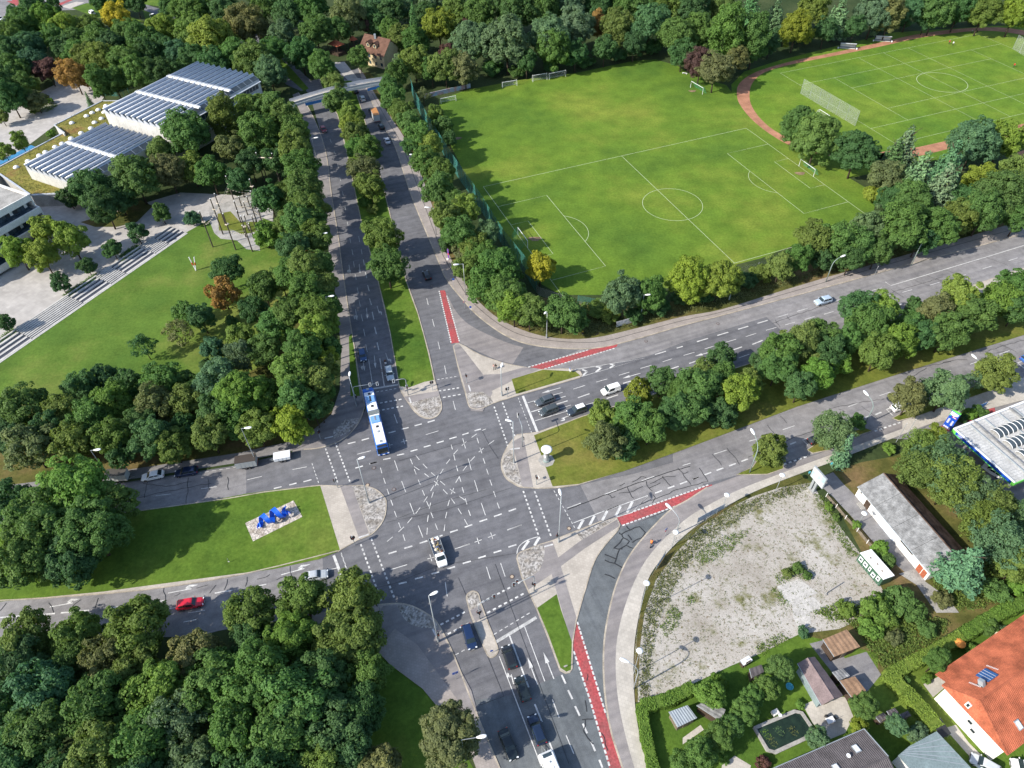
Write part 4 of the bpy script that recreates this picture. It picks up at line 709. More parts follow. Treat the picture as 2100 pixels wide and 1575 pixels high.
grove('along the avenue fence', 'trees along the avenue fence', [(806, 202, 25, 'g'), (797, 178, 20, 'g'), (823, 230, 26, 'o'), (840, 252, 24), (858, 280, 28, 'g'), (885, 297, 24, 'l'), (873, 333, 30), (907, 353, 28, 'o'), (900, 388, 32), (955, 430, 30, 'l'), (917, 447, 32, 'o'), (940, 478, 32, 'g'), (1000, 478, 26, 's'), (972, 507, 34, 'o'), (985, 525, 32, 'g'), (1022, 552, 40, 'g'), (1000, 585, 38, 'g'), (1036, 606, 40, 'g'), (1086, 636, 36, 'o'), (1054, 628, 36, 'b'), (1154, 640, 38, 'g'), (1178, 656, 26, 'g'), (960, 550, 28, 'o'), (955, 520, 26, 'n', 'shrub'), (1115, 655, 22, 'o', 'shrub'), (930, 410, 24, 'g'), (920, 500, 22, 'd', 'shrub'), (843, 300, 20, 'd')], 'Y', 'the junction', 1.3)
grove('south of the football pitch', 'trees south of the football pitch', [(1277, 604, 40, 's'), (1333, 604, 34, 'g'), (1222, 636, 22, 'o', 'shrub'), (1250, 648, 20, 'o', 'shrub'), (1300, 648, 20, 'd', 'shrub'), (1350, 632, 20, 'd', 'shrub'), (1412, 575, 40, 'y', 'maple'), (1475, 572, 38, 'y', 'maple'), (1395, 612, 18, 'd', 'shrub'), (1440, 610, 18, 'd', 'shrub'), (1530, 578, 22, 'd', 'shrub'), (1560, 562, 24, 'o', 'shrub'), (1600, 546, 26, 'o'), (1640, 528, 28, 'g'), (1673, 490, 36, 'o'), (1720, 493, 38, 'g'), (1765, 505, 34, 'g'), (1690, 530, 24, 'd'), (1745, 530, 26, 'd'), (1800, 515, 28, 'g')])
grove('inside the tall pitch fence', 'trees inside the football fence', [(893, 235, 18, 'o', 'S'), (910, 262, 22, 'g', 'S'), (1108, 548, 30, 'Y', 'M'), (922, 285, 15, 'd', 'S')], 'y', 'the far end')
grove('beside the cinder track bend', 'trees beside the cinder track', [(1640, 258, 34, 'g', 'maple'), (1675, 287, 42, 'o', 'maple'), (1757, 312, 40, 'd', 'maple')])
grove('in the copse below the track', 'copse between track and east road', [(1847, 467, 45, 'g'), (1783, 467, 36, 's'), (1920, 467, 38, 'g'), (1933, 383, 40, 's', 'pine'), (1883, 360, 40, 's', 'pine'), (1817, 362, 32, 'n'), (1793, 400, 24, 'y', 'shrub'), (1853, 305, 38, 's', 'pine'), (1833, 322, 30, 'd', 'pine'), (2000, 293, 42, 't'), (2057, 290, 36, 'y'), (1950, 330, 34, 't', 'pine'), (2007, 372, 34, 'y'), (2053, 405, 46, 'g'), (2017, 435, 38, 'g'), (2085, 352, 34, 'o'), (1983, 435, 30, 'o'), (2090, 445, 30, 'g'), (1867, 410, 36, 'g'), (1830, 410, 28, 'd'), (1960, 450, 32, 'o'), (1885, 490, 28, 'd'), (1975, 410, 30, 'd')])
grove('in the wood north of the pitch', 'wood north of the football pitch', [(737, 118, 20, 'g'), (900, 55, 34, 'y'), (962, 55, 16, 'm', 'S'), (917, 107, 16, 'm', 'S'), (967, 87, 38, 's'), (1040, 87, 45, 's'), (850, 128, 28, 'o'), (913, 138, 30, 'o'), (953, 142, 28, 'n'), (885, 142, 24, 'g'), (815, 150, 24, 'g'), (1130, 77, 42, 's'), (1133, 100, 34, 'g'), (1183, 55, 36, 's'), (1227, 50, 17, 'O', 'tall'), (1267, 57, 34, 'o'), (1333, 50, 38, 't'), (1387, 73, 36, 'g'), (1080, 125, 24, 'd'), (1180, 110, 24, 'd'), (1240, 100, 24, 'd'), (1300, 92, 22, 'd'), (1010, 142, 20, 'd', 'shrub'), (1060, 150, 16, 'g', 'shrub'), (1130, 138, 16, 'd', 'shrub'), (1200, 128, 16, 'd', 'shrub'), (1270, 115, 16, 'd', 'shrub'), (1340, 100, 18, 'd', 'shrub'), (848, 42, 17, 'd', 'spruce'), (823, 125, 16, 's', 'loose'), (868, 195, 14, 'n', 'loose')])
grove('in the upper wood beyond the house', 'upper wood beyond the house', [(1060, 20, 38, 'd'), (983, 27, 32, 'g'), (933, 20, 28, 'o'), (1117, 17, 36, 'g'), (1167, 12, 34, 's'), (1233, 8, 34, 'd'), (1300, 12, 36, 'g'), (1367, 10, 34, 'o'), (833, 12, 22, 's', 'birch'), (883, 8, 26, 's'), (712, 34, 34, 'n'), (690, 60, 26, 'g'), (800, 62, 22, 'g'), (822, 80, 24, 'o'), (770, 45, 22, 'd'), (850, 85, 26, 'g'), (870, 30, 24, 'd'), (770, 15, 28, 't'), (800, 20, 26, 'd'), (752, 50, 18, 'm')])
grove('in the wood behind the stadium track', 'wood behind the stadium track', [(1430, 67, 34, 'g'), (1490, 67, 32, 'g', 'tall'), (1550, 77, 28, 'g', 'tall'), (1590, 30, 24, 's', 'pine'), (1633, 60, 32, 'y'), (1667, 20, 30, 'o'), (1720, 33, 28, 's', 'pine'), (1693, 62, 24, 'd'), (1753, 56, 22, 'd'), (1793, 30, 34, 's'), (1827, 30, 22, 'n', 'tall'), (1867, 20, 30, 't'), (1917, 27, 30, 'g'), (1900, 38, 20, 'd'), (1967, 20, 30, 'd'), (2017, 25, 32, 'o'), (2083, 25, 34, 'y'), (2000, 40, 14, 'd', 'shrub'), (2077, 42, 14, 'd', 'shrub'), (1467, 143, 32, 'n'), (1437, 130, 28, 'm'), (1510, 120, 24, 'n'), (1420, 20, 32, 'd'), (1480, 12, 30, 'o'), (1540, 15, 28, 'd', 'spruce'), (1600, 78, 20, 'd', 'shrub'), (1650, 80, 16, 'd', 'shrub'), (1800, 58, 15, 'd', 'shrub'), (1400, 110, 24, 'd'), (1580, 90, 18, 'd'), (1850, 50, 15, 'd', 'shrub'), (1950, 42, 14, 'd', 'shrub')])
grove('in the wood behind the sports hall', 'wood behind the sports hall', [(648, 65, 30, 'g'), (617, 112, 28, 'd'), (553, 150, 30, 's'), (520, 125, 34, 'o'), (480, 117, 34, 'g'), (433, 82, 42, 'l'), (400, 65, 36, 'o'), (335, 62, 32, 'l'), (293, 85, 34, 'g'), (240, 38, 28, 'Y'), (262, 72, 28, 'g'), (507, 52, 36, 'n'), (580, 75, 28, 's'), (467, 25, 30, 'd'), (393, 20, 34, 'g'), (540, 12, 30, 'g'), (590, 28, 28, 'd'), (637, 15, 32, 'g'), (355, 15, 26, 'd'), (440, 130, 30, 'd'), (400, 120, 28, 'd'), (213, 125, 30, 'o'), (233, 165, 26, 'g'), (200, 167, 20, 'g', 'tall'), (260, 130, 32, 'g'), (283, 152, 30, 'g'), (300, 115, 30, 'd'), (320, 148, 28, 'd'), (333, 103, 28, 'd'), (373, 112, 28, 't'), (360, 150, 22, 'd'), (560, 105, 26, 'g')])
grove('in the far upper left wood', 'far upper left wood', [(247, 2, 22, 'd'), (277, 5, 20, 'd'), (207, 4, 20, 'd'), (73, 22, 24, 'd', 'tall'), (110, 10, 13, 'd', 'tall'), (50, 55, 28, 'g'), (97, 45, 30, 'b'), (20, 72, 30, 'o'), (133, 58, 28, 'l'), (110, 78, 26, 'g'), (157, 85, 28, 'g'), (187, 58, 24, 'o'), (200, 88, 30, 'g'), (230, 98, 28, 'd'), (60, 98, 30, 't'), (17, 108, 30, 'd'), (67, 128, 26, 't'), (97, 142, 22, 'm'), (150, 152, 28, 'O'), (175, 162, 16, 'O', 'S'), (130, 122, 13, 'O', 'S'), (33, 142, 28, 'g'), (13, 168, 26, 'd'), (43, 170, 22, 'g'), (20, 200, 28, 'd'), (50, 200, 20, 'g'), (160, 108, 24, 'g'), (180, 118, 26, 'o'), (130, 100, 24, 'd'), (30, 28, 16, 'd')])
grove('on the paved yard behind the hall', 'trees on the paved yard', [(73, 207, 20, 'n', 'S'), (68, 175, 14, 'l', 'S'), (40, 288, 13, 'l', 'tall'), (8, 310, 18, 'l', 'S'), (182, 205, 9, 'd', 'spruce'), (3, 240, 14, 'o', 'S'), (100, 208, 8, 'b', 'shrub'), (70, 228, 8, 'o', 'shrub'), (106, 276, 9, 'b', 'shrub')])
grove('on the east median', 'trees on the east median', [(1477, 738, 28, 'd'), (1433, 800, 46, 'g'), (1513, 808, 40, 'y'), (1415, 850, 38, 'g'), (1357, 785, 32, 'g'), (1310, 810, 30, 'y'), (1235, 855, 30, 'l'), (1300, 860, 38, 'g'), (1240, 910, 38, 'n'), (1333, 880, 38, 'g'), (1383, 850, 36, 'd'), (1600, 727, 42, 'g'), (1647, 707, 40, 'o'), (1683, 692, 34, 'g'), (1700, 727, 34, 'd'), (1677, 772, 32, 'b'), (1640, 797, 32, 'd'), (1593, 760, 34, 'g'), (1720, 752, 24, 'b'), (1783, 668, 45, 'g'), (1760, 637, 36, 'd'), (1807, 637, 36, 'l'), (1843, 705, 36, 'b'), (1800, 727, 38, 'o'), (1920, 642, 36, 'n'), (1967, 614, 40, 'l'), (1940, 685, 40, 'g'), (2000, 652, 40, 'g'), (2050, 620, 38, 'b'), (2083, 594, 36, 'g'), (2087, 636, 34, 'g'), (1877, 640, 26, 'd'), (1480, 850, 30, 'd'), (1280, 920, 30, 'd'), (1560, 745, 24, 'd'), (1480, 782, 36, 'g'), (1440, 770, 30, 'o'), (1400, 805, 34, 'g'), (1530, 792, 30, 'o'), (1740, 702, 32, 'g'), (1862, 672, 30, 'g'), (1890, 692, 34, 'd'), (1270, 880, 28, 'b')], rf=1.0, dy=-5)
grove('in the row beside the parking bays', 'street trees beside the parking bays', [(1580, 922, 30, 'o'), (1707, 884, 34, 's', 'birch'), (1757, 866, 17, 'g', 'S'), (1730, 928, 24, 't', 'spruce', 9.), (1867, 815, 34, 'n'), (1940, 802, 40, 's'), (2040, 762, 34, 'o'), (1997, 782, 22, 's', 'loose')])
grove('between shed and filling station', 'trees around the shed', [(1823, 920, 13, 'b', 'shrub'), (1883, 920, 32, 'o', 'birch'), (1920, 900, 26, 'y', 'M'), (1927, 955, 48, 's', 'birch'), (1950, 988, 48, 'o', 'birch'), (1885, 962, 40, 'o', 'birch'), (1993, 1020, 40, 's', 'birch'), (2033, 1034, 40, 'o', 'birch'), (1980, 1157, 48, 't', 'pine'), (2050, 1112, 50, 's', 'birch'), (2087, 1155, 40, 'o'), (2017, 1072, 40, 'o', 'birch'), (2095, 1060, 35, 's', 'birch')])
grove('in the scrub by the container', 'scrub by the container', [(1803, 1127, 20, 'b', 'shrub'), (1817, 1150, 18, 'g', 'shrub'), (1757, 1077, 10, 'b', 'shrub'), (1793, 1250, 32, 'b', 'shrub'), (1843, 1232, 32, 'g', 'shrub'), (1783, 1290, 20, 'b', 'shrub'), (1833, 1308, 16, 'n', 'shrub'), (1735, 1250, 18, 'b', 'shrub'), (1900, 1290, 20, 'g', 'shrub'), (1648, 1298, 12, 't', 'shrub'), (1815, 1265, 24, 'b', 'shrub'), (1870, 1255, 22, 'g', 'shrub'), (1700, 1040, 9, 'b', 'shrub'), (1715, 1062, 8, 'o', 'shrub'), (2040, 1215, 26, 'g', 'shrub'), (1930, 1230, 20, 'n', 'shrub'), (2085, 1205, 22, 'b', 'shrub'), (1635, 1165, 12, 'g', 'shrub'), (1615, 1175, 11, 'o', 'shrub'), (1655, 1180, 10, 'g', 'shrub')])
grove('in the allotment gardens', 'garden trees lower right', [(1600, 1368, 28, 'g', 'maple'), (1573, 1410, 24, 'g', 'maple'), (1543, 1427, 22, 'g', 'maple'), (1527, 1457, 24, 'g', 'maple'), (1503, 1487, 22, 'g', 'maple'), (1477, 1508, 25, 'g', 'maple'), (1457, 1425, 28, 'b', 'M'), (1433, 1547, 30, 'g', 'M'), (1772, 1447, 24, 'g', 'maple'), (1840, 1487, 18, 's', 'maple'), (1677, 1513, 22, 's', 'S'), (1923, 1353, 20, 'g', 'tall'), (1880, 1507, 20, 's', 'shrub'), (1400, 1565, 26, 'g', 'M'), (1900, 1392, 11, 'b', 'shrub'), (1760, 1488, 18, 'y', 'shrub'), (1640, 1445, 10, 'b', 'shrub'), (1905, 1465, 13, 's', 'shrub'), (1855, 1395, 12, 'g', 'shrub'), (2030, 1290, 18, 'g', 'shrub'), (2065, 1300, 16, 's', 'shrub'), (1990, 1330, 12, 'b', 'shrub'), (1480, 1555, 12, 'b', 'shrub'), (1565, 1565, 14, 'm', 'shrub'), (1995, 1360, 14, 'b', 'shrub'), (1475, 1400, 16, 'b', 'shrub')])
# hedges: boxes of leaves that follow a ground line
def hedge(label, pts, wd, hgt, col, group='hedges', leaf=.26, dens=60):
    g = G(pts); r = np.random.RandomState(len(label)); P = []; Nn = []; T = []
    o = thing('hedge', label, 'hedge', tuple(g[0]), group=group); org = np.array(g[0])
    core = MB(g[0])
    for a, b in zip(g[:-1], g[1:]):
        d = b-a; L = d.length; d.normalize(); n = np.array((-d.y, d.x, 0)); d = np.array(d); a = np.array(a)
        for (cnt, side) in ((int(L*wd*dens), 0), (int(L*hgt*dens), 1), (int(L*hgt*dens), -1)):
            u = r.uniform(0, L, cnt)[:, None]; v = r.uniform(-.5, .5, cnt)[:, None]
            wob = .10*np.sin(u*1.7)+.07*np.sin(u*4.1)
            if side == 0: p = a+d*u+n*v*wd+np.array([0, 0, 1])*(hgt+wob+r.normal(scale=.05, size=(cnt, 1))); nn = np.tile([0, 0, 1.], (cnt, 1))
            else: p = a+d*u+n*side*(wd/2+wob)+np.array([0, 0, 1])*(v+.5)*hgt; nn = np.tile(n*side, (cnt, 1))
            P.append(p-org); Nn.append(nn+r.normal(scale=.4, size=(cnt, 3))); T.append(np.clip(.5+r.normal(scale=.13, size=cnt)+.1*np.sin(u[:, 0]*.8), 0, 1))
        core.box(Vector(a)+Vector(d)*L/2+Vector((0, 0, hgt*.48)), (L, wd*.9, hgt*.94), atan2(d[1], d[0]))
    me = leaf_mesh('foliage', np.concatenate(P), np.concatenate(Nn), leaf, np.concatenate(T), 5); f = link('foliage', me, o); f.color = (*C_[col][0], 1)
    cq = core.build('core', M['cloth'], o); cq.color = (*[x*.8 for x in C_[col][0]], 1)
hedge('tall clipped hedge between yellowed scrub and red-roofed house', [(2140, 1225), (2050, 1260), (1965, 1310)], 2.2, 1.8, 'b')
hedge('bright clipped hedge running down to the garden corner', [(1965, 1312), (1880, 1358), (1815, 1392)], 2.0, 1.8, 'l')
hedge('clipped hedge dividing the two lower right gardens', [(1812, 1385), (1850, 1425), (1880, 1455), (1915, 1500)], 2.2, 1.8, 'l')
hedge('hedge closing the rubble yard towards the gardens', [(1315, 1455), (1370, 1440), (1420, 1415)], 2.0, 1.7, 'b')
hedge('long hedge between garden and light paved footway', [(1314, 1455), (1322, 1510), (1340, 1590)], 1.6, 1.7, 'b')
# ivy and scrub along the fence: ground cover nobody could count
def cover(name, label, cat, polys, n, col, size, hmax, seed):
    r = random.Random(seed); P = []; Nn = []; T = []; area = lambda q: abs(sum(a.x*b.y-b.x*a.y for a, b in zip(q, q[1:]+q[:1]))); tot = sum(area(G(q)) for q in polys); nt_ = n*len(polys)
    for poly in polys:
        g = G(poly); n = int(nt_*area(g)/tot); tri = tessellate_polygon([[Vector((p.x, p.y, 0)) for p in g]]); ar = [abs((g[b].x-g[a].x)*(g[c].y-g[a].y)-(g[b].y-g[a].y)*(g[c].x-g[a].x)) for a, b, c in tri]
        for _ in range(n):
            a, b, c = tri[r.choices(range(len(tri)), ar)[0]]; u, v = r.random(), r.random()
            if u+v > 1: u, v = 1-u, 1-v
            p = g[a]+(g[b]-g[a])*u+(g[c]-g[a])*v; k = r.randint(3, 7); hh = hmax*r.random()**1.6
            for _ in range(k):
                P.append((p.x+r.gauss(0, size*.9), p.y+r.gauss(0, size*.9), .04+hh*r.random())); Nn.append((r.gauss(0, .6), r.gauss(0, .6), 1)); T.append(min(1, max(0, r.gauss(.45, .2))))
    me = leaf_mesh(name, np.array(P), np.array(Nn), size, np.array(T), seed); o = link(name, me); o.color = (*C_[col][0], 1); tag(o, label, cat, kind='stuff')
edge = [(1310, 1440), (1322, 1255), (1345, 1190), (1385, 1135), (1440, 1078), (1500, 1040), (1600, 1003), (1665, 990), (1670, 998), (1560, 1040), (1500, 1075), (1440, 1120), (1390, 1190), (1350, 1270), (1335, 1340), (1330, 1430)]
cover('weeds', 'low weeds along the edges of the rubble yard', 'weeds', [edge], 1700, 'n', .24, .45, 1)
cover('dry_weeds', 'dark dry weed tufts dotted over the rubble ground', 'weeds', [lot], 2300, 'n', .14, .2, 2)
cover('green_weeds', 'green weed patches around concrete slab in rubble yard', 'weeds', [Z9((560, 400), (720, 310), (800, 380), (760, 420), (700, 400), (600, 450)), Z9((540, 480), (590, 470), (650, 570), (620, 590)), [(1680, 1010), (1720, 1075), (1760, 1140), (1745, 1145), (1700, 1080), (1668, 1020)], [(1420, 1140), (1480, 1100), (1540, 1085), (1500, 1130), (1440, 1160)], [(1350, 1290), (1380, 1240), (1400, 1260), (1370, 1310)], [(1400, 1230), (1425, 1222), (1420, 1245)], [(1540, 1330), (1600, 1300), (1620, 1310), (1560, 1345)]], 130, 'o', .24, .4, 3)
cover('undergrowth', 'brownish undergrowth below the trees along the curved pavement', 'undergrowth', [[(945, 560), (975, 600), (1010, 640), (1060, 668), (1120, 685), (1200, 688), (1290, 672), (1400, 645), (1500, 622), (1700, 560), (1850, 520), (2000, 475), (1980, 455), (1800, 520), (1600, 575), (1400, 630), (1250, 650), (1130, 660), (1040, 625), (990, 590), (960, 545)]], 3200, 'n', .34, .9, 4)
cover('brush', 'tangled dry brush between rubble yard and hedge', 'brush', [Z9((780, 620), (1000, 560), (1500, 640), (1640, 680), (1560, 780), (1260, 960), (1180, 920), (1060, 700)), Z9((1640, 300), (2100, 260), (2100, 480), (1800, 600), (1700, 600), (1520, 420))], 1700, 'o', .32, .9, 5)
cover('steps_planting', 'low planting in the dark beds beside the steps', 'plants', [ZS((830, 1580), (1180, 1340), (1290, 1370), (1010, 1560)), ZS((1480, 1120), (1690, 980), (1760, 1010), (1520, 1220)), ZK((390, 240), (560, 130), (640, 110), (430, 260)), ZK((0, 500), (90, 440), (140, 455), (0, 550))], 260, 'g', .3, .5, 6)
cover('bed_shrubs', 'shrubs in the round bed on the paved yard', 'plants', [Z(0, 100, 6)((360, 740), (440, 680), (640, 660), (710, 700), (640, 760), (470, 790))], 260, 'o', .4, .8, 7)
# ================================================================== vehicles
M['headlight'] = plain('headlight_glass', (.75, .78, .80), .15, .6); M['taillight'] = plain('tail_light', (.45, .02, .02), .25, .6); M['trim'] = plain('dark_trim', (.03, .032, .035), .5)
M['plate'] = plain('number_plate', (.7, .7, .68), .5)
wm = MB(); wm.lathe([(.20, -.10), (.30, -.11), (.325, -.07), (.325, .07), (.30, .11), (.20, .10)], 18); TYRE = wm.build('tyre', M['tyre'], link_it=False, smooth=False)
wm = MB(); wm.lathe([(.205, -.09), (.205, .095), (.17, .085), (.06, .10)], 12)
for k in range(5): wm.box((.11*cos(k*1.2566), .11*sin(k*1.2566), .098), (.17, .045, .02), k*1.2566)
RIM = wm.build('rim', M['rim'], link_it=False)
def wheel(parent, x, y, r=.325, name='wheel'):
    s = r/.325; o = thing(name, None, None, (x, y, r)); o.parent = parent
    link('tyre', TYRE, o, rot=(radians(90 if y < 0 else -90), 0, 0), sc=(s,)*3); link('rim', RIM, o, rot=(radians(90 if y < 0 else -90), 0, 0), sc=(s,)*3)
CT = {  # L, W, H, hood z, (rear base x, rear top x, front top x, windscreen base x) from the centre, tail z, solid rear sides
    'hatch': (4.2, 1.78, 1.47, .90, (-1.98, -1.55, .35, 1.12), .98, 0), 'wagon': (4.75, 1.84, 1.49, .90, (-2.2, -1.80, .30, 1.05), 1.0, 0), 'sedan': (4.75, 1.84, 1.44, .90, (-1.62, -.95, .28, 1.05), 1.0, 0),
    'coupe': (4.6, 1.84, 1.40, .88, (-1.95, -.95, .25, 1.05), 1.02, 0), 'suv': (4.65, 1.9, 1.70, 1.02, (-2.2, -1.9, .22, .95), 1.08, 0), 'mpv': (4.6, 1.85, 1.66, .98, (-2.15, -1.85, .55, 1.40), 1.02, 0), 'van': (4.5, 1.85, 1.86, 1.02, (-2.20, -2.10, .55, 1.28), 1.05, 1)}
CARMESH = {}
def car_meshes(k):
    if k in CARMESH: return CARMESH[k]
    L, Wd, Hh, hz, (a, b, c, d), tz, solid_ = CT[k]; hl, hw = L/2, Wd/2
    st = [(-hl, .80, .50, tz*.82), (-hl+.12, .93, .30, tz*.96), (-hl+.5, 1., .22, tz), (a, 1., .20, tz), (0, 1., .19, (hz+tz)/2+.01), (d, 1., .20, hz), (d+.35, .99, .20, hz-.03), (hl-.45, .965, .21, hz-.12), (hl-.12, .86, .28, hz-.26), (hl, .70, .42, hz-.38)]
    secs = []
    for x, wf, z0, z1 in st:
        w_ = hw*wf; zm = z0+(z1-z0)*.55
        secs.append([Vector(p) for p in ((x, -w_*.86, z0), (x, -w_*.985, z0+.12), (x, -w_, zm), (x, -w_*.965, z1-.10), (x, -w_*.84, z1), (x, 0, z1+.025), (x, w_*.84, z1), (x, w_*.965, z1-.10), (x, w_, zm), (x, w_*.985, z0+.12), (x, w_*.86, z0))])
    body = MB(); body.loft(secs)
    bw, tw = hw*.90, hw*.72; zb = min(hz, tz)-.06
    # cabin, slightly domed
    cab = [[(a-.04, zb, .95), (d+.04, zb, .95)], [(a+.02, tz+.02, 1.), (d-.05, hz+.02, 1.)], [(a+(b-a)*.8, Hh-.12, .86), (d+(c-d)*.8, Hh-.12, .86)], [(b+.05, Hh-.03, .80), (c-.05, Hh-.03, .80)], [(b+.25, Hh, .62), (c-.3, Hh, .62)]]
    rings = []
    for (r_, f_) in cab:
        w0 = bw*r_[2]; rings.append([Vector((r_[0], -w0, r_[1])), Vector((f_[0], -w0, f_[1])), Vector((f_[0]+.05, 0, f_[1]+.0)), Vector((f_[0], w0, f_[1])), Vector((r_[0], w0, r_[1])), Vector((r_[0]-.04, 0, r_[1]))])
    body.loft(rings)
    out = {'body': body.build('body', M['paint'], link_it=False, smooth=False)}
    def pane(A, B, C, D, off, mg=.1):
        n = (B-A).cross(D-A).normalized(); q = []
        ce = (A+B+C+D)/4
        for P_ in (A, B, C, D): q.append(P_+(ce-P_)*mg+n*off)
        mb = MB(); mb.add(q+[p-n*.03 for p in q], [(0, 1, 2, 3), (7, 6, 5, 4), (0, 4, 5, 1), (1, 5, 6, 2), (2, 6, 7, 3), (3, 7, 4, 0)]); return mb
    lo, hi = rings[1], rings[2]
    fl, fr, rl, rr = 3, 1, 4, 0
    out['windscreen'] = pane(lo[1], lo[3], hi[3], hi[1], .065, .06).build('windscreen', M['carglass'], link_it=False)
    out['rear_window'] = pane(lo[4], lo[0], hi[0], hi[4], .06, .10).build('rear_window', M['carglass'], link_it=False)
    for s, (A, B, C, D) in (('r', (lo[0], lo[1], hi[1], hi[0])), ('l', (lo[3], lo[4], hi[4], hi[3]))):
        segs = [(.5, .93)] if solid_ else [(.06, .46), (.49, .93)]
        mb = MB()
        for u0, u1 in segs:
            if s == 'l': u0, u1 = 1-u1, 1-u0
            q = pane(A.lerp(B, u0), A.lerp(B, u1), D.lerp(C, u1), D.lerp(C, u0), .012, .05); mb.add(q.v, q.f)
        out['side_window_'+s] = mb.build('side_window', M['carglass'], link_it=False)
    for s in (-1, 1):
        out['headlight_%d' % s] = MB().box((hl-.17, s*hw*.66, hz-.27), (.22, .36, .13), s*.35*-1).build('headlight', M['headlight'], link_it=False, bevel=.03)
        out['tail_light_%d' % s] = MB().box((-hl+.07, s*hw*.74, tz-.16), (.12, .26, .18), s*.2).build('tail_light', M['taillight'], link_it=False, bevel=.02)
        out['mirror_%d' % s] = MB().box((d-.28, s*(hw+.10), hz+.06), (.14, .22, .14)).build('mirror', M['paint'], link_it=False, bevel=.03)
    out['number_plate'] = MB().box((hl+.005, 0, .45), (.02, .5, .11)).build('number_plate', M['plate'], link_it=False)
    out['grille'] = MB().box((hl-.02, 0, .60), (.05, Wd*.55, .14)).build('grille', M['trim'], link_it=False)
    CARMESH[k] = out; return out
def heading(rear, front, z=.6):
    A, B = at(*rear, z), at(*front, z); m = (A+B)/2; return (m.x, m.y, .06), atan2((B-A).y, (B-A).x)
def car(kind, col, label, rear, front, name='car', roof=None, cat='car', group='cars on the roads'):
    p, rz = heading(rear, front); o = thing(name, label, cat, p, rz, group)
    for k, me in car_meshes(kind).items():
        q = link(k.split('_-')[0] if not k.endswith(('_1', '_l', '_r')) else k.rsplit('_', 1)[0], me, o); q.color = (*col, 1)
    L, Wd = CT[kind][:2]
    for x in (L*.315, -L*.29):
        for y in (-Wd/2+.11, Wd/2-.11): wheel(o, x, y, .34 if kind in ('suv', 'van') else .32)
    if roof:
        _, _, Hh, hz, (a, b, c, d), tz, _ = CT[kind]
        q = MB().box(((b+c)/2+.05, 0, Hh+.005), (c-b-.15, Wd*.62, .06)).build('roof', M['coat'], o, bevel=.02); q.color = (*roof, 1)
    return o
BLK = (.012, .013, .016); NAVY = (.010, .020, .055); SILV = (.42, .45, .48); GREY = (.06, .072, .085); WHT = (.78, .79, .80); RED = (.55, .012, .03)
car('wagon', RED, 'bright red estate car driving right on the lower west road', *ZL((1092, 578), (1252, 549)))
car('sedan', SILV, 'silver car half hidden under trees waiting at the west stop line', *ZL((1870, 405), (2010, 380)))
car('coupe', WHT, 'white fastback car parked between box trailer and dark blue car', *ZK((1012, 1338), (868, 1366)), group='cars parked along the west road')
car('wagon', NAVY, 'dark blue estate car parked behind the white fastback', *ZK((1214, 1318), (1078, 1340)), group='cars parked along the west road')
car('hatch', (.012, .055, .16), 'blue hatchback with headlights on coming down the north avenue', *ZA((121, 572), (139, 652)))
car('wagon', (.36, .42, .46), 'silver car waiting at the north stop line behind white signal head', *ZA((287, 678), (306, 768)))
car('hatch', BLK, 'black hatchback driving up the avenue towards the footbridge', *ZA((537, 145), (513, 90)))
car('wagon', GREY, 'dark grey estate car in the right lane at the east stop line', *ZA((1310, 868), (1193, 912)))
car('mpv', (.05, .06, .065), 'grey estate car in the middle lane at the east stop line', *ZA((1334, 930), (1218, 973)))
car('suv', (.025, .035, .05), 'black off-roader with white roof in the turning lane', *ZA((1510, 928), (1386, 972)), roof=WHT)
car('van', WHT, 'white delivery van approaching the east stop line', *ZA((1714, 806), (1598, 845)), 'van', cat='van')
car('suv', (.36, .45, .56), 'silver blue off-roader alone on the upper east carriageway', *ZF((914, 264), (810, 292)))
car('mpv', (.008, .022, .07), 'dark blue minivan leaving past the lower median island', *ZB((765, 692), (812, 848)))
car('hatch', BLK, 'black car first at the lower stop line', *ZB((1060, 972), (1006, 815)))
car('hatch', (.010, .016, .018), 'dark hatchback second in the lower queue', *ZB((1142, 1163), (1088, 1012)))
car('wagon', (.008, .018, .045), 'dark blue estate car towing the small white caravan', *ZB((1235, 1428), (1172, 1254)))
car('sedan', (.008, .014, .017), 'black saloon in tree shade in the lower oncoming lane', *ZB((990, 1338), (1066, 1528)))
car('hatch', WHT, 'white hatchback parked under the olive street tree', *ZF((1288, 942), (1385, 912)), group='cars in the parking bays')
car('hatch', BLK, 'black car parked under the grey green street tree', *ZF((778, 1145), (875, 1112)), group='cars in the parking bays')
car('hatch', (.02, .10, .35), 'bright blue car parked at the right picture edge', *ZF((2088, 640), (2170, 615)), group='cars in the parking bays')
car('hatch', WHT, 'white car filling up under the blue canopy edge', *ZQ((1235, 1372), (1115, 1300)))
car('sedan', (.55, .58, .66), 'silver saloon last in the avenue queue below the footbridge', *ZP((958, 828), (908, 728)))
car('hatch', (.01, .025, .028), 'dark green car behind the boxy trailer on the avenue', *ZP((883, 640), (836, 562)))
car('suv', BLK, 'black pickup car pulling the orange topped box trailer', *ZP((775, 455), (712, 378)))
car('suv', (.5, .52, .54), 'pale off-roader below the footbridge', *ZP((645, 295), (606, 216)))
car('hatch', BLK, 'black car just under the footbridge', *ZP((548, 180), (512, 148)))
car('hatch', (.25, .015, .02), 'dark red car emerging from trees on the avenue', *ZP((122, 598), (164, 680)))
car('van', WHT, 'white van parked by the grass at the far upper left', *Z(0, 0, 7.5)((1475, 232), (1350, 165)), 'van', cat='van')
car('van', WHT, 'white van cut by the left edge at far crossing', *Z(0, 0, 7.5)((-90, 260), (85, 330)), 'van', cat='van')
car('hatch', (.45, .48, .5), 'silver car parked at the foot of the white gable wall', *Z9((1900, 1580), (1820, 1535)), group='cars parked at the houses')
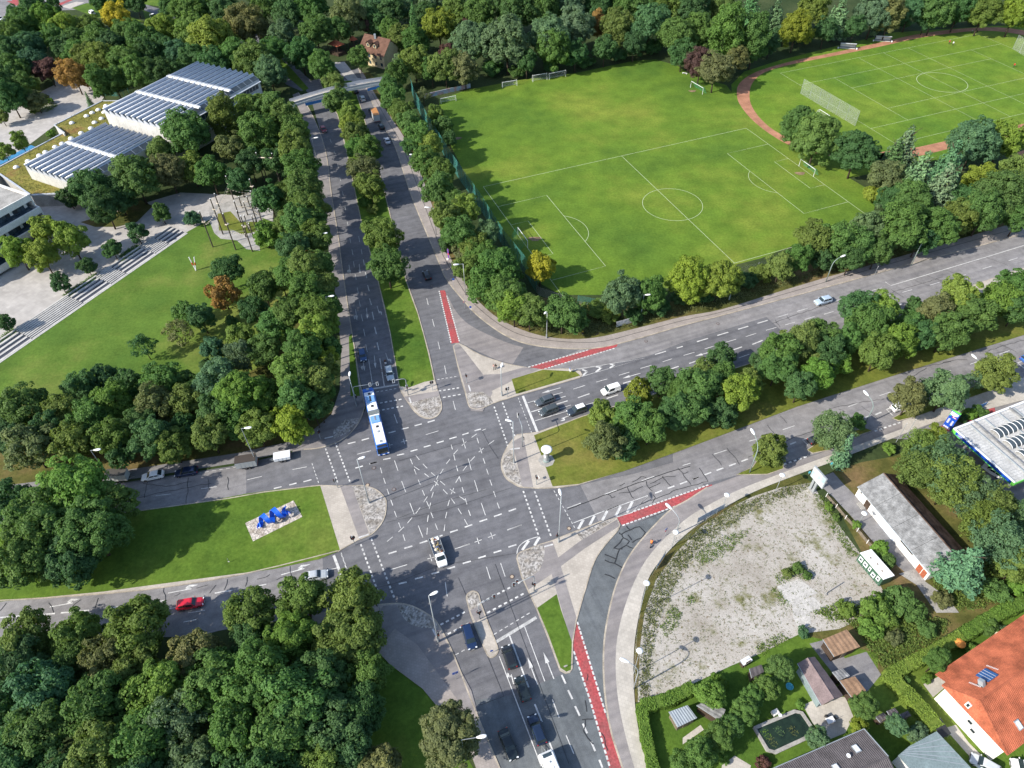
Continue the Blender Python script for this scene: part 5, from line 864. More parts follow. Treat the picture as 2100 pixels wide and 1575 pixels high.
car('hatch', WHT, 'white car at the lower right corner beside the house', *Z9((2150, 1580), (2070, 1560)), group='cars parked at the houses')
# ---- articulated city bus
def bus():
    f = at(788, 935); r = at(756, 805, 3.0); d = Vector((f.x-r.x, f.y-r.y, 0)); L = 18.0; d.normalize(); rz = atan2(d.y, d.x)
    o = thing('articulated_bus', 'blue and white articulated city bus turning through the junction', 'bus', (f.x, f.y, .06), rz)
    M['busblue'] = plain('bus_blue', (.03, .14, .50), .35, .5); M['buswhite'] = plain('bus_white', (.80, .81, .82), .4); M['buspod'] = plain('roof_pod_blue', (.16, .34, .62), .5); M['bellow'] = plain('bellows', (.17, .20, .21), .8)
    hw = 1.27
    def shell(x0, x1, name, fr, rr):
        prof = lambda x, s, z0=.32: [Vector((x, y*s, z)) for y, z in ((-hw, z0), (-hw, 1.0), (-hw, 2.55), (-hw+.12, 2.86), (-hw+.35, 2.98), (hw-.35, 2.98), (hw-.12, 2.86), (hw, 2.55), (hw, 1.0), (hw, z0))]
        mb = MB(); st = []
        if rr: st += [(x0, .93), (x0+.15, 1.)]
        else: st += [(x0, 1.)]
        if fr: st += [(x1-.35, 1.), (x1, .92)]
        else: st += [(x1, 1.)]
        mb.loft([prof(x, s) for x, s in st]); b = mb.build(name, M['busblue'], o)
        t = MB().box(((x0+x1)/2-.05, 0, 2.995), (x1-x0-.25-(1.1 if fr else 0)-(1.0 if rr else 0), 2*hw-.42, .05))
        if fr: t = MB().box(((x0+x1-.9)/2, 0, 2.995), (x1-x0-1.0, 2*hw-.42, .05))
        if rr: t = MB().box(((x0+1.2+x1)/2, 0, 2.995), (x1-x0-1.25, 2*hw-.42, .05))
        t.build('roof_panel', M['buswhite'], b)
        for s in (-1, 1):
            n = int((x1-x0-.8)/1.5)
            for i in range(n):
                xa = x0+.45+i*(x1-x0-.8)/n; MB().box((xa+.66, s*(hw+.004), 1.72), ((x1-x0-.8)/n-.12, .03, 1.15)).build('side_window', M['carglass'], b)
        return b
    b1 = shell(-9.6, 0, 'front_section', 1, 0); b2 = shell(-18., -11.0, 'rear_section', 0, 1)
    mb = MB()
    for i in range(15):
        x = -11.+.1*i; s = 0 if i % 2 else .08
        mb.box((x+.05, 0, 1.68), (.1, 2*hw-.08-s, 2.6-s))
    mb.build('bellows', M['bellow'], o)
    MB().box((.02, 0, 1.75), (.06, 2*hw-.35, 1.7)).build('windscreen', M['carglass'], o); MB().box((-.35, 0, 2.90), (.72, 2*hw-.5, .2)).build('destination_box', M['black'], o, bevel=.05)
    for x, nf in ((-8.0, 3), (-14.3, 4)):
        pd = MB().box((x, 0, 3.16), (2.1, 1.95, .3)).build('roof_unit', M['buspod'], o, bevel=.08)
        for i in range(nf): MB().lathe([(.22, 0), (.22, .05), (.06, .07)], 14, (x-.62+i*.42, 0, 3.31)).build('fan', M['trim' if nf == 4 else 'rim'], pd)
    for x, m_ in ((-5.9, 'trim'), (-12.2, 'trim'), (-16.1, 'trim'), (-4.4, 'steel'), (-1.6, 'steel')): MB().box((x, .05, 3.06), (.62, .55, .10)).build('roof_hatch', M[m_], o, bevel=.02)
    MB().box((-17.45, -.15, 3.05), (.8, 2.1, .18)).build('engine_cover', M['busblue'], o); MB().box((-17.6, -.05, 3.14), (.6, .6, .1)).build('vent', M['steel'], o)
    for x in (-2.7, -8.2, -13.6):
        for y in (-hw+.16, hw-.16): wheel(o, x, y, .48)
    for s in (-1, 1):
        MB().box((.06, s*1.0, .72), (.12, .36, .16)).build('headlight', M['headlight'], o); MB().box((.28, s*1.38, 2.3), (.12, .1, .42)).build('mirror', M['black'], o); MB().box((-18.01, s*1.0, .9), (.08, .22, .4)).build('tail_light', M['taillight'], o)
    MB().box((.05, 0, .47), (.1, .5, .12)).build('number_plate', M['plate'], o)
bus()
# ---- flatbed truck with a load of junk
def pickup():
    p, rz = heading(*ZB((565, 152), (632, 347)), .8); o = thing('flatbed_truck', 'white flatbed truck loaded with mixed junk crossing the junction', 'truck', p, rz)
    L = 6.2; cab = MB(); hw = .98
    prof = lambda x, w_, z0, z1: [Vector((x, y*w_, z)) for y, z in ((-.92, z0), (-1, z0+.2), (-1, z1-.35), (-.9, z1), (.9, z1), (1, z1-.35), (1, z0+.2), (.92, z0))]
    cab.loft([prof(1.05, hw, .35, 1.25), prof(1.9, hw, .35, 1.28), prof(2.6, hw*.97, .36, 1.12), prof(3.0, hw*.88, .4, .95), prof(3.1, hw*.75, .45, .75)])
    cab.loft([[Vector(q) for q in ((a, -w_, z), (b, -w_, z), (b+.06, 0, z), (b, w_, z), (a, w_, z), (a, 0, z))] for a, b, w_, z in ((.95, 2.15, .93, 1.15), (.95, 2.1, .93, 1.3), (.97, 1.5, .82, 1.98), (1.05, 1.4, .7, 2.06))])
    q = cab.build('cab', M['paint'], o); q.color = (*WHT, 1)
    MB().add([(2.13, -.80, 1.34), (2.19, .0, 1.34), (2.13, .80, 1.34), (1.58, .72, 1.93), (1.64, 0, 1.95), (1.58, -.72, 1.93)], [(0, 1, 4, 5), (1, 2, 3, 4)]).build('windscreen', M['carglass'], o)
    for s in (-1, 1):
        MB().box((1.55, s*.905, 1.55), (.7, .04, .42), 0, Matrix.Rotation(-s*.13, 3, 'X')).build('side_window', M['carglass'], o)
        MB().box((2.98, s*.68, .82), (.2, .3, .14)).build('headlight', M['headlight'], o); MB().box((1.95, s*1.12, 1.4), (.12, .22, .26)).build('mirror', M['black'], o); MB().box((-3.1, s*.8, .7), (.06, .2, .15)).build('tail_light', M['taillight'], o)
    bed = MB().box((-1.1, 0, .85), (4.0, 2.1, .1)).build('bed', M['steel'], o)
    for c, d in (((-1.1, 1.03, 1.12), (4.0, .05, .5)), ((-1.1, -1.03, 1.12), (4.0, .05, .5)), ((-3.1, 0, 1.12), (.05, 2.1, .5)), ((.9, 0, 1.3), (.06, 2.1, .9))): MB().box(c, d).build('drop_side', M['steel'], bed)
    MB().box((-.4, 0, .6), (5.2, .8, .25)).build('chassis', M['black'], o)
    for x in (2.1, -1.7):
        for y in (-.88, .88): wheel(o, x, y, .36)
    rq = random.Random(4); cols = [(.35, .26, .15), (.45, .38, .28), (.08, .08, .09), (.30, .12, .06), (.5, .46, .38), (.05, .07, .14), (.38, .30, .08), (.16, .10, .06), (.6, .6, .58)]
    for i in range(26):
        nm, mb = rq.choice(['plank', 'sack', 'box', 'pipe']), MB()
        x, y, z = rq.uniform(-2.7, .4), rq.uniform(-.7, .7), .95+rq.random()*.5
        R_ = Matrix.Rotation(rq.uniform(0, 3), 3, 'Z') @ Matrix.Rotation(rq.uniform(-.4, .4), 3, 'X')
        if nm == 'plank': mb.box((x*.7-.3, y*.7, z+.1), (rq.uniform(1., 1.7), .18, .05), 0, Matrix.Rotation(rq.uniform(-.5, .5), 3, 'Z'))
        elif nm == 'pipe': mb.tube([(x-.4, y, z), (x+.4, y*.6, z+.25)], .05, 7)
        elif nm == 'box': mb.box((x, y, z), (rq.uniform(.3, .6), rq.uniform(.3, .5), rq.uniform(.2, .4)), 0, R_)
        else: mb.lathe([(.12, -.18), (.3, -.12), (.34, .05), (.2, .2), (.08, .24)], 9, (x, y, z))
        b = mb.build(nm, M['coat'], o); b.color = (*cols[i % 9], 1)
    MB().box((-2.6, .1, 1.38), (.8, 1.5, .08)).build('board', M['wht'], o)
pickup()
# ---- trailers and caravan
def box_trailer(label, rear, front, Wd, hh, zb, col, top, name='box_trailer', cover=True):
    p, rz = heading(rear, front, 1.); A, B = at(*rear, 1.), at(*front, 1.); L = (B-A).length
    o = thing(name, label, 'trailer', p, rz, 'trailers')
    b = MB().box((0, 0, zb+hh/2), (L, Wd, hh)).build('box', M['coat'], o, bevel=.04); b.color = (*col, 1)
    t = MB().box((0, 0, zb+hh+.03), (L+.06, Wd+.06, .07)).build('roof', M['coat'], o); t.color = (*top, 1)
    for i in range(1, int(L/.8)): 
        for s in (-1, 1): MB().box((-L/2+i*.8, s*(Wd/2+.012), zb+hh/2), (.05, .024, hh-.05)).build('rib', M['steel'], b)
    MB().tube([(L/2, .35, .45), (L/2+1.1, 0, .45), (L/2, -.35, .45)], .05, 6).build('drawbar', M['steel'], o)
    for x in (-.4, .35):
        for y in (-Wd/2-.02, Wd/2+.02): wheel(o, x-.1, y, .3)
    MB().box((-L/2-.02, 0, zb+.12), (.03, Wd*.9, .12)).build('rear_bar', M['taillight'], o); MB().box((L/2-.05, 0, .42), (L*.0+.1, Wd*.8, .1)).build('axle_frame', M['black'], o)
    return o
box_trailer('tall grey box trailer parked beside big median tree', *ZK((668, 1362), (790, 1352)), 1.9, 1.9, .55, (.40, .42, .42), (.07, .065, .06))
box_trailer('long grey tarpaulin trailer parked behind the dark blue car', *ZK((1582, 1262), (1455, 1282)), 2.0, 1.8, .55, (.30, .32, .33), (.06, .05, .045), 'tarpaulin_trailer')
box_trailer('low white trailer parked nearest the junction under trees', *ZK((1785, 1222), (1685, 1240)), 1.9, .8, .55, (.62, .65, .68), (.72, .74, .78), 'low_trailer')
box_trailer('grey box trailer with orange roof on the avenue', *ZP((810, 530), (770, 440)), 2.2, 2.4, .6, (.50, .52, .54), (.42, .19, .06))
def caravan():
    p, rz = heading(*ZB((1318, 1640), (1258, 1490)), 1.5); o = thing('caravan', 'small white caravan behind the dark blue estate car', 'caravan', p, rz); L, hw = 4.4, 1.08
    prof = lambda x, z0, z1: [Vector((x, y, z)) for y, z in ((-hw, z0), (-hw, z1-.15), (-hw+.15, z1), (hw-.15, z1), (hw, z1-.15), (hw, z0))]
    MB().loft([prof(-L/2, .6, 2.1), prof(-L/2+.3, .45, 2.5), prof(L/2-.7, .45, 2.5), prof(L/2-.2, .5, 2.1), prof(L/2, .6, 1.3)]).build('body', M['wht'], o)
    MB().box((1.35, 0, 2.52), (.55, 1.4, .06)).build('solar_panel', M['glass'], o); MB().lathe([(.16, 2.5), (.16, 2.6), (.05, 2.66)], 12, (.3, 0, 0)).build('roof_vent', M['steel'], o); MB().box((-.6, 0, 2.54), (.6, .6, .08)).build('roof_hatch', M['plate'], o)
    for s in (-1, 1): MB().box((.1, s*(hw+.005), 1.6), (1.3, .03, .6)).build('side_window', M['carglass'], o); wheel(o, -.2, s*.98, .31)
    MB().tube([(L/2-.1, .4, .5), (L/2+1.2, 0, .5), (L/2-.1, -.4, .5)], .05, 6).build('drawbar', M['steel'], o)
caravan()
# ---- people
def person_mesh(name, joints, rad, mats, cut):
    """one continuous skinned body; joints: dict name->(x,y,z), edges fixed"""
    names = list(joints); E_ = [('hip', 'waist'), ('waist', 'chest'), ('chest', 'neck'), ('neck', 'head'), ('head', 'crown'), ('chest', 'shl'), ('shl', 'ell'), ('ell', 'wrl'), ('wrl', 'hal'), ('chest', 'shr'), ('shr', 'elr'), ('elr', 'wrr'), ('wrr', 'har'), ('hip', 'hil'), ('hil', 'knl'), ('knl', 'anl'), ('anl', 'tol'), ('hip', 'hir'), ('hir', 'knr'), ('knr', 'anr'), ('anr', 'tor')]
    me = bpy.data.meshes.new(name); me.from_pydata([joints[n] for n in names], [(names.index(a), names.index(b)) for a, b in E_], []); ob = bpy.data.objects.new(name, me); COL.objects.link(ob)
    md = ob.modifiers.new('skin', 'SKIN'); sv = me.skin_vertices[0].data
    for i, n in enumerate(names): sv[i].radius = (rad[n], rad[n]*(.8 if n in ('chest', 'waist', 'hip') else 1)); sv[i].use_root = (n == 'hip')
    sb = ob.modifiers.new('sub', 'SUBSURF'); sb.levels = sb.render_levels = 1
    dg = bpy.context.evaluated_depsgraph_get(); m2 = bpy.data.meshes.new_from_object(ob.evaluated_get(dg)); bpy.data.objects.remove(ob)
    m2.materials.clear()
    for m_ in mats: m2.materials.append(m_)
    for p in m2.polygons: p.material_index = cut(p.center)
    m2.polygons.foreach_set('use_smooth', [True]*len(m2.polygons)); return m2
RAD = dict(hip=.16, waist=.15, chest=.18, neck=.06, head=.105, crown=.085, shl=.075, ell=.05, wrl=.036, hal=.04, shr=.075, elr=.05, wrr=.036, har=.04, hil=.105, knl=.068, anl=.045, tol=.04, hir=.105, knr=.068, anr=.045, tor=.04)
def walk(st=.28, arm=.22):
    return dict(hip=(0, 0, .93), waist=(.01, 0, 1.12), chest=(.02, 0, 1.36), neck=(.03, 0, 1.52), head=(.05, 0, 1.62), crown=(.04, 0, 1.72), shl=(.02, .19, 1.42), ell=(-arm*.6, .24, 1.16), wrl=(-arm*.3, .25, .93), hal=(-arm*.1, .25, .84), shr=(.02, -.19, 1.42), elr=(arm*.4, -.24, 1.15), wrr=(arm*1.2, -.24, .96), har=(arm*1.5, -.23, .88), hil=(0, .10, .86), knl=(st*.6, .10, .48), anl=(st, .10, .09), tol=(st+.16, .10, .04), hir=(0, -.10, .86), knr=(-st*.25, -.10, .48), anr=(-st, -.10, .11), tor=(-st+.15, -.10, .04))
def bike_pose():
    return dict(hip=(-.12, 0, 1.0), waist=(-.02, 0, 1.16), chest=(.14, 0, 1.36), neck=(.22, 0, 1.49), head=(.28, 0, 1.58), crown=(.27, 0, 1.68), shl=(.15, .19, 1.40), ell=(.32, .24, 1.18), wrl=(.50, .22, 1.06), hal=(.56, .22, 1.04), shr=(.15, -.19, 1.40), elr=(.32, -.24, 1.18), wrr=(.50, -.22, 1.06), har=(.56, -.22, 1.04), hil=(-.10, .10, .95), knl=(.28, .11, .82), anl=(.12, .11, .46), tol=(.27, .11, .42), hir=(-.10, -.10, .95), knr=(.22, -.11, .60), anr=(.02, -.11, .20), tor=(.17, -.11, .17))
PM = {}
def pm(c):
    k = tuple(c)
    if k not in PM: PM[k] = plain('cloth_%d' % len(PM), c, .9, .1)
    return PM[k]
SKIN = (.42, .26, .19)
def person(label, px, py, face, top, legs, hair=(.05, .035, .025), pose=None, sleeves=True, group='people', z=.14, loc=None, rz=None):
    j = pose or walk(); hz = j['hip'][2]
    def cut(c):
        if c.z > j['head'][2]+.03 or (c.z > j['head'][2]-.06 and c.x < j['head'][0]-.03): return 2
        if c.z > j['neck'][2]-.02: return 3
        if c.z > j['hip'][2]-.02 or (abs(c.y) > .17 and c.z > .80): return 3 if (abs(c.y) > .17 and ((c.z < 1.0 and pose is None) or (pose is not None and c.x > .45))) else 0
        return 1 if c.z > .10 else 4
    me = person_mesh('person', j, RAD, [pm(top), pm(legs), pm(hair), pm(SKIN), pm((.03, .03, .03))], cut)
    if loc is None:
        p = at(px, py); q = at(*face); loc = (p.x, p.y, z); rz = atan2((q-p).y, (q-p).x)
    o = link('person', me, None, loc, (0, 0, rz)); tag(o, label, 'person', group); return o
person('pedestrian in dark clothes walking across the triangular island', *ZO((800, 1500))[0], ZO((700, 1560))[0], (.02, .022, .025), (.025, .025, .03))
person('pedestrian in pale top beside the dark-clothed one on the island', *ZO((776, 1505))[0], ZO((680, 1570))[0], (.40, .25, .22), (.05, .05, .06))
person('person in red top standing at the filling car', *ZQ((1215, 1400))[0], ZQ((1150, 1340))[0], (.50, .03, .05), (.02, .03, .08), pose=walk(.05, .05), z=.05)
for l_, q_, c_ in (('player in red on the near edge of the stadium lines', (2035, 415), (.5, .03, .03)), ('player in red near the far stadium corner group', (1637, 272), (.45, .04, .04)), ('player in white next to the red one near far touchline', (1660, 280), (.7, .7, .7)), ('player in black standing at the far corner', (1807, 210), (.03, .03, .03)), ('player in grey at the far touchline corner', (1776, 207), (.2, .2, .22))):
    person(l_, *Z3(q_)[0], Z3((1600, 507))[0], c_, (.03, .03, .04), group='players on the stadium pitch', z=.03)
def bicycle(parent, moto=False):
    for x in (-.52, .52): MB().lathe([(.30, -.02), (.34, -.02), (.34, .02), (.30, .02)], 20).build('wheel', M['tyre'], parent).rotation_euler = (radians(90), 0, 0); parent.children[-1].location = (x, 0, .34)
    fr = MB()
    for a, b in (((-.52, 0, .34), (-.05, 0, .30)), ((-.05, 0, .30), (-.18, 0, .92)), ((-.52, 0, .34), (-.15, 0, .80)), ((-.15, 0, .80), (.38, 0, .82)), ((-.05, 0, .30), (.38, 0, .78)), ((.38, 0, .98), (.52, 0, .34))): fr.tube([a, b], .022, 6)
    fr.build('frame', M['black'], parent); MB().box((-.2, 0, .95), (.24, .14, .05)).build('saddle', M['black'], parent, bevel=.02); MB().tube([(.48, -.28, 1.02), (.38, 0, 1.0), (.48, .28, 1.02)], .018, 6).build('handlebar', M['steel'], parent)
p_, rz_ = heading(*ZM((615, 1045), (640, 975)), .9); p_ = (p_[0], p_[1], .13)
b_ = thing('bicycle', 'dark bicycle under the orange-clad rider on the curved pavement', 'bicycle', p_, rz_); bicycle(b_)
person('cyclist in orange top riding along the curved pavement', 0, 0, None, (.80, .20, .05), (.02, .02, .03), pose=bike_pose(), loc=p_, rz=rz_)
p_, rz_ = heading(*ZA((266, 632), (274, 668)), .8)
mo = thing('motor_scooter', 'white motor scooter waiting behind the silver car', 'scooter', p_, rz_)
MB().loft([[Vector((x, y*w_, z)) for y, z in ((-1, z0), (-1, z1), (1, z1), (1, z0))] for x, w_, z0, z1 in ((-.85, .1, .5, .8), (-.5, .2, .35, .85), (.05, .22, .3, .5), (.35, .2, .3, .55), (.5, .24, .3, 1.0), (.66, .16, .4, .95))]).build('fairing', M['wht'], mo, bevel=.03)
MB().box((-.4, 0, .86), (.6, .3, .1)).build('seat', M['black'], mo, bevel=.03); MB().tube([(.42, -.33, 1.1), (.5, 0, 1.05), (.42, .33, 1.1)], .025, 6).build('handlebar', M['black'], mo)
for x in (-.6, .68): wheel(mo, x, .001, .26)
person('rider with dark helmet sitting on the white scooter', 0, 0, None, (.14, .07, .05), (.03, .03, .04), hair=(.01, .01, .012), pose=bike_pose(), loc=p_, rz=rz_)
p_, rz_ = heading(*ZB((668, 1178), (692, 1190)), .5); b_ = thing('bicycle', 'bicycle leaning at the lower left pavement edge', 'bicycle', (p_[0], p_[1], .13), rz_); bicycle(b_)
# ================================================================== street furniture
def pole_h(base, top):
    """height of a vertical pole from its foot pixel to the pixel of its top"""
    b = at(*base); lo, hi = .5, 30.
    def row(h):
        d = b+Vector((0, 0, h))-CAM; return 787.5-F*d.dot(UP)/d.dot(fw)
    for _ in range(40):
        m_ = (lo+hi)/2
        if row(m_) > top[1]: lo = m_
        else: hi = m_
    return b, (lo+hi)/2
def luminaire(parent, p, d, big=1.):
    """street lantern: grey housing with a pale bowl, pointing along d"""
    d = Vector((d.x, d.y, 0)).normalized(); rz = atan2(d.y, d.x)
    def ring(s, x): return [Vector((x, s*cos(a)*.24, s*.10*sin(a)+(.05 if sin(a) > 0 else 0))) for a in [k*pi/5 for k in range(10)]]
    o = MB().loft([ring(.35, -.15), ring(.6, 0), ring(1., .35), ring(1.05, .75), ring(.75, 1.02), ring(.3, 1.12)]).build('lantern', M['lampglass'], parent, smooth=True); o.location = p; o.rotation_euler = (0, -.12, rz); o.scale = (big,)*3
def lamp(label, base, top, head=None, style='short', h=None, group='street lamps', pole='steel', extra=None):
    b, hh = pole_h(base, top); hh = h or hh; o = thing('street_lamp', label, 'street lamp', (b.x, b.y, .03), group=group)
    hd = at(*head, hh)-b if head else Vector((.8, 0, 0)); hd.z = 0
    if style == 'short':
        MB().tube([(0, 0, 0), (0, 0, hh*.3), (0, 0, hh)], .15, 10, r1=.07).build('pole', M[pole], o, smooth=True); MB().tube([(0, 0, 0), (0, 0, 1.3)], .19, 10).build('base_sleeve', M[pole], o)
        u = hd.normalized(); MB().tube([(0, 0, hh-.05), tuple(u*.5+Vector((0, 0, hh)))], .045, 6).build('arm', M[pole], o); luminaire(o, u*.35+Vector((0, 0, hh)), u, 1.1)
    elif style == 'arm':
        MB().tube([(0, 0, 0), (0, 0, hh)], .10, 8, r1=.07).build('pole', M[pole], o, smooth=True); L = max(hd.length-.5, 1.2); u = hd.normalized()
        MB().tube([(0, 0, hh-.04), tuple(u*L+Vector((0, 0, hh+.1)))], .05, 6).build('arm', M[pole], o); luminaire(o, u*L+Vector((0, 0, hh+.1)), u, 1.2)
    elif style == 'curve':
        u = hd.normalized(); L = max(hd.length, 2.2); r = hh*.22
        pts = [(0, 0, 0), (0, 0, hh*.55), (0, 0, hh*.7)]+[tuple(u*(L*.85*(1-cos(t)))+Vector((0, 0, hh*.7+hh*.28*sin(t)))) for t in [pi/2*k/7 for k in range(1, 8)]]
        MB().tube(pts, .12, 9, r1=.05).build('pole', M[pole], o, smooth=True); luminaire(o, Vector(pts[-1])-u*.1, u, 1.25)
    elif style == 'disc':
        MB().tube([(0, 0, 0), (0, 0, hh-.25)], .06, 8).build('pole', M[pole], o); MB().lathe([(.06, hh-.35), (.16, hh-.30), (.18, hh-.06), (.52, hh-.02), (.55, hh+.03), (.40, hh+.12), (.1, hh+.16)], 20).build('lamp_disc', M['wht'], o, smooth=True)
    return o, b, hh
def zz(Zz, *q): return Zz(*q)
LS = []
lamp('tall grey lamp on the lower left corner cobbles', *ZB((597, 800), (552, 515), (545, 512)))
lamp('tall grey lamp on the west cobbled nose beside the manhole', *ZD((880, 1290), (733, 615), (800, 590)))
lamp('tall grey lamp with signals on the lower right island', *ZE((955, 868), (1000, 250), (975, 200)))
lamp('tall grey lamp on the cobbled nose beside the advertising column', *Z(1000, 840, 7.5)((405, 825), (395, 185), (335, 175)))
lamp('tall grey lamp on the triangular island with pedestrians', *ZA((988, 862), (988, 690), (985, 680)))
lamp('grey lamp in front of the hedge at the curved pavement', *ZO((1405, 1130), (1412, 800), (1395, 825)), pole='steel')
lamp('lamp with long side arm at the start of the red cycle path', *ZO((437, 615), (420, 240), (330, 255)), style='arm')
lamp('side arm lamp nearest the footbridge on the avenue', (826, 262), ZP((1105, 430))[0], ZP((1040, 435))[0], 'arm')
lamp('side arm lamp in the middle of the avenue', (864, 372), ZP((1318, 960))[0], ZP((1245, 960))[0], 'arm')
lamp('side arm lamp above the purple banner on the avenue', (895, 482), Z2((578, 1280))[0], Z2((540, 1280))[0], 'arm')
lamp('slim curved lamp beside the bus stop pole on the upper east road', *ZF((880, 160), (930, 15), (985, 0)), 'curve', pole='steel_green')
lamp('curved lamp farthest right on the upper east pavement', (1868, 545), (1890, 490), (1913, 481), 'curve', pole='steel_green')
lamp('lamp rising from trees behind the white wall sign', *ZA((1838, 405), (1893, 240), (1880, 240)), pole='steel_green')
lamp('lamp half hidden right of the two yellowish trees', *ZF((285, 270), (345, 115), (365, 115)), pole='steel_green')
lamp('pale curved lamp on the grass bulb beside olive street tree', *ZF((410, 1335), (460, 1150), (432, 1080)), 'curve', pole='steel_green')
lamp('pale curved lamp between the two parking bays', *ZF((1118, 1040), (1165, 900), (1130, 845)), 'curve', pole='steel_green')
lamp('pale curved lamp at the right above the filling station', *ZF((1800, 765), (1828, 670), (1795, 620)), 'curve', pole='steel_green')
lamp('curved lamp reaching over the red path at rubble yard', (1386, 1097), *ZM((1000, 650), (865, 515)), 'curve')
lamp('curved lamp with a white box at the lower rubble fence', *ZN((665, 975), (704, 800), (605, 760)), 'curve')
lamp('lamp reaching over the brownish tree at the lower pavement', (955, 1560), ZB((790, 1430))[0], ZB((860, 1385))[0], 'arm', h=9.5)
for lab, q in (('lamp head poking out of the lawn belt trees beside avenue', (678, 608)), ('lamp head among trees above the tarpaulin trailer', (507, 878)), ('lamp head among trees above the tall box trailer', (198, 923)), ('lamp head over the rusty tree beside the avenue', (665, 479)), ('lamp head over the avenue near the dark red car', (647, 283)), ('lamp head in the trees below the red pavilion', (622, 52)), ('lamp head in the far wood right of the yellow tree', (312, 29)), ('lamp head at far top beside the lane', (525, 18))):
    p = at(*q, 11.5); b_, _ = Vector((p.x, p.y, 0)), 0
    o = thing('street_lamp', lab, 'street lamp', (p.x-1.2, p.y, .02), group='street lamps'); MB().tube([(0, 0, 0), (0, 0, 11.4)], .11, 8, r1=.06).build('pole', M['steel'], o); MB().tube([(0, 0, 11.4), (.9, 0, 11.5)], .05, 6).build('arm', M['steel'], o); luminaire(o, Vector((.8, 0, 11.5)), Vector((1, 0, 0)), 1.2)
for lab, b, t in (('white disc lamp at the bend beside green shrub', *ZM((900, 1075), (968, 862))), ('white disc lamp beside the square iron cover', *ZM((1585, 540), (1640, 362))), ('white disc lamp at the middle of the rubble fence', *ZB((1835, 620), (1882, 438))), ('white disc lamp beside the curved lamp with white box', *ZN((665, 860), (705, 685))), ('white disc lamp on the pavement left of the billboard', *ZF((570, 1450), (610, 1348))), ('white disc lamp between rubble yard and long shed', *ZR((1118, 1080), (1150, 930)))):
    lamp(lab, b, t, None, 'disc', group='white disc lamps')
# ---- traffic signals
M['sig_red'] = plain('signal_red', (.16, .02, .012), .4); M['sig_off'] = plain('signal_lens', (.05, .06, .05), .4)
def sighead(parent, p, rz, lens=3, board=True):
    h = .30*lens+.1; o = MB().box((0, 0, 0), (.24, .32, h)).build('signal_head', M['black'], parent, bevel=.03); o.location = p; o.rotation_euler = (0, 0, rz)
    for i in range(lens): MB().tube([(.10, 0, h/2-.2-.3*i), (.22, 0, h/2-.2-.3*i)], .11, 10).build('lens', M['sig_red' if i == 0 else 'sig_off'], o)
    if board: MB().box((-.10, 0, 0), (.03, .55, h+.15)).build('backboard', M['wht'], o)
def signal(label, base, h=3.4, faces=((0, 3),), arm=None, armz=5.5, parent=None):
    b = at(*base); o = thing('traffic_signal', label, 'traffic signal', (b.x, b.y, .12), group='traffic signals')
    if arm:
        e = [at(*q, armz)-b for q in arm]; u = Vector((e[-1].x, e[-1].y, 0)); n = u.normalized(); r = .7
        MB().tube([(0, 0, 0), (0, 0, armz-r)]+[tuple(n*r*(1-cos(t))+Vector((0, 0, armz-r+r*sin(t)))) for t in [pi/2*k/6 for k in range(1, 7)]]+[tuple(u+Vector((0, 0, armz)))], .10, 8, r1=.06).build('mast', M['steel'], o, smooth=True)
        for q in e: sighead(o, Vector((q.x, q.y, armz-.1)), faces[0][0]+0., 3)
    else: MB().tube([(0, 0, 0), (0, 0, h)], .07, 8).build('pole', M['steel'], o)
    for a, n in faces: sighead(o, Vector((.22*cos(a), .22*sin(a), min(h, 3.3)-.6)), a, n, n == 3)
    return o
D = lambda a, b: atan2((at(*b)-at(*a)).y, (at(*b)-at(*a)).x)
S_ = -1.25; N_ = 1.9; E2 = .3; W2 = 3.4
signal('signal mast over the lower lanes on the right island', ZE((625, 1525))[0], 3.4, ((S_, 3), (W2, 2)), ZE((395, 1400), (350, 1440)))
signal('signal mast over the lower lanes on the narrow median', ZB((852, 660))[0], 3.4, ((S_, 3), (E2, 2), (W2, 2)), [ZB((940, 520))[0]])
signal('curved signal pole on the east nose beside tall lamp', Z(1000, 840, 7.5)((535, 578))[0], 3.2, ((E2, 3),), [Z(1000, 840, 7.5)((465, 85))[0]], 6.5)
signal('low signal on the east nose below the advertising column', Z(1000, 840, 7.5)((752, 1162))[0], 3.2, ((N_, 2), (S_, 2)))
signal('signal on the paved wedge of the triangular island', ZA((772, 785))[0], 3.2, ((S_, 2), (N_, 2)))
signal('signal beside the tall lamp on the triangular island', ZA((1022, 868))[0], 3.2, ((E2, 3), (W2, 2)))
signal('signal mast reaching over the silver car', ZA((412, 858))[0], 3.3, ((N_, 3), (S_, 2)), [ZA((320, 768))[0]])
signal('signal at the avenue crossing on the grass median corner', ZA((562, 828))[0], 3.2, ((W2, 2), (E2, 2)))
signal('signal mast over the bus lanes beside the left pavement', ZA((97, 920))[0], 3.3, ((N_, 3), (E2, 2)), [ZA((175, 790))[0], ZA((220, 785))[0]], 6.0)
signal('signal at the shaded upper left corner', ZD((135, 315))[0], 3.2, ((S_, 2), (E2, 2)))
signal('signal with red light on the west island tip', ZD((398, 1060))[0], 3.2, ((W2, 3), (N_, 2)))
signal('double signal at the lower edge of the west island', ZB((85, 205))[0], 3.2, ((W2, 3), (S_, 2), (E2, 2)))
signal('signal beside the dark tree at the lower left corner', ZB((242, 612))[0], 3.6, ((W2, 3), (N_, 2)))
signal('signal at the foot of the lower left tall lamp', ZB((604, 790))[0], 3.1, ((N_, 2), (S_, 2)))
signal('signal at the foot of the lower right island lamp', ZE((948, 872))[0], 3.1, ((W2, 2), (N_, 2)))
# lamp on the bus-lane mast
lamp('tall white lamp over the left pavement by the bus', ZA((95, 925))[0], ZA((62, 745))[0], ZA((50, 735))[0])
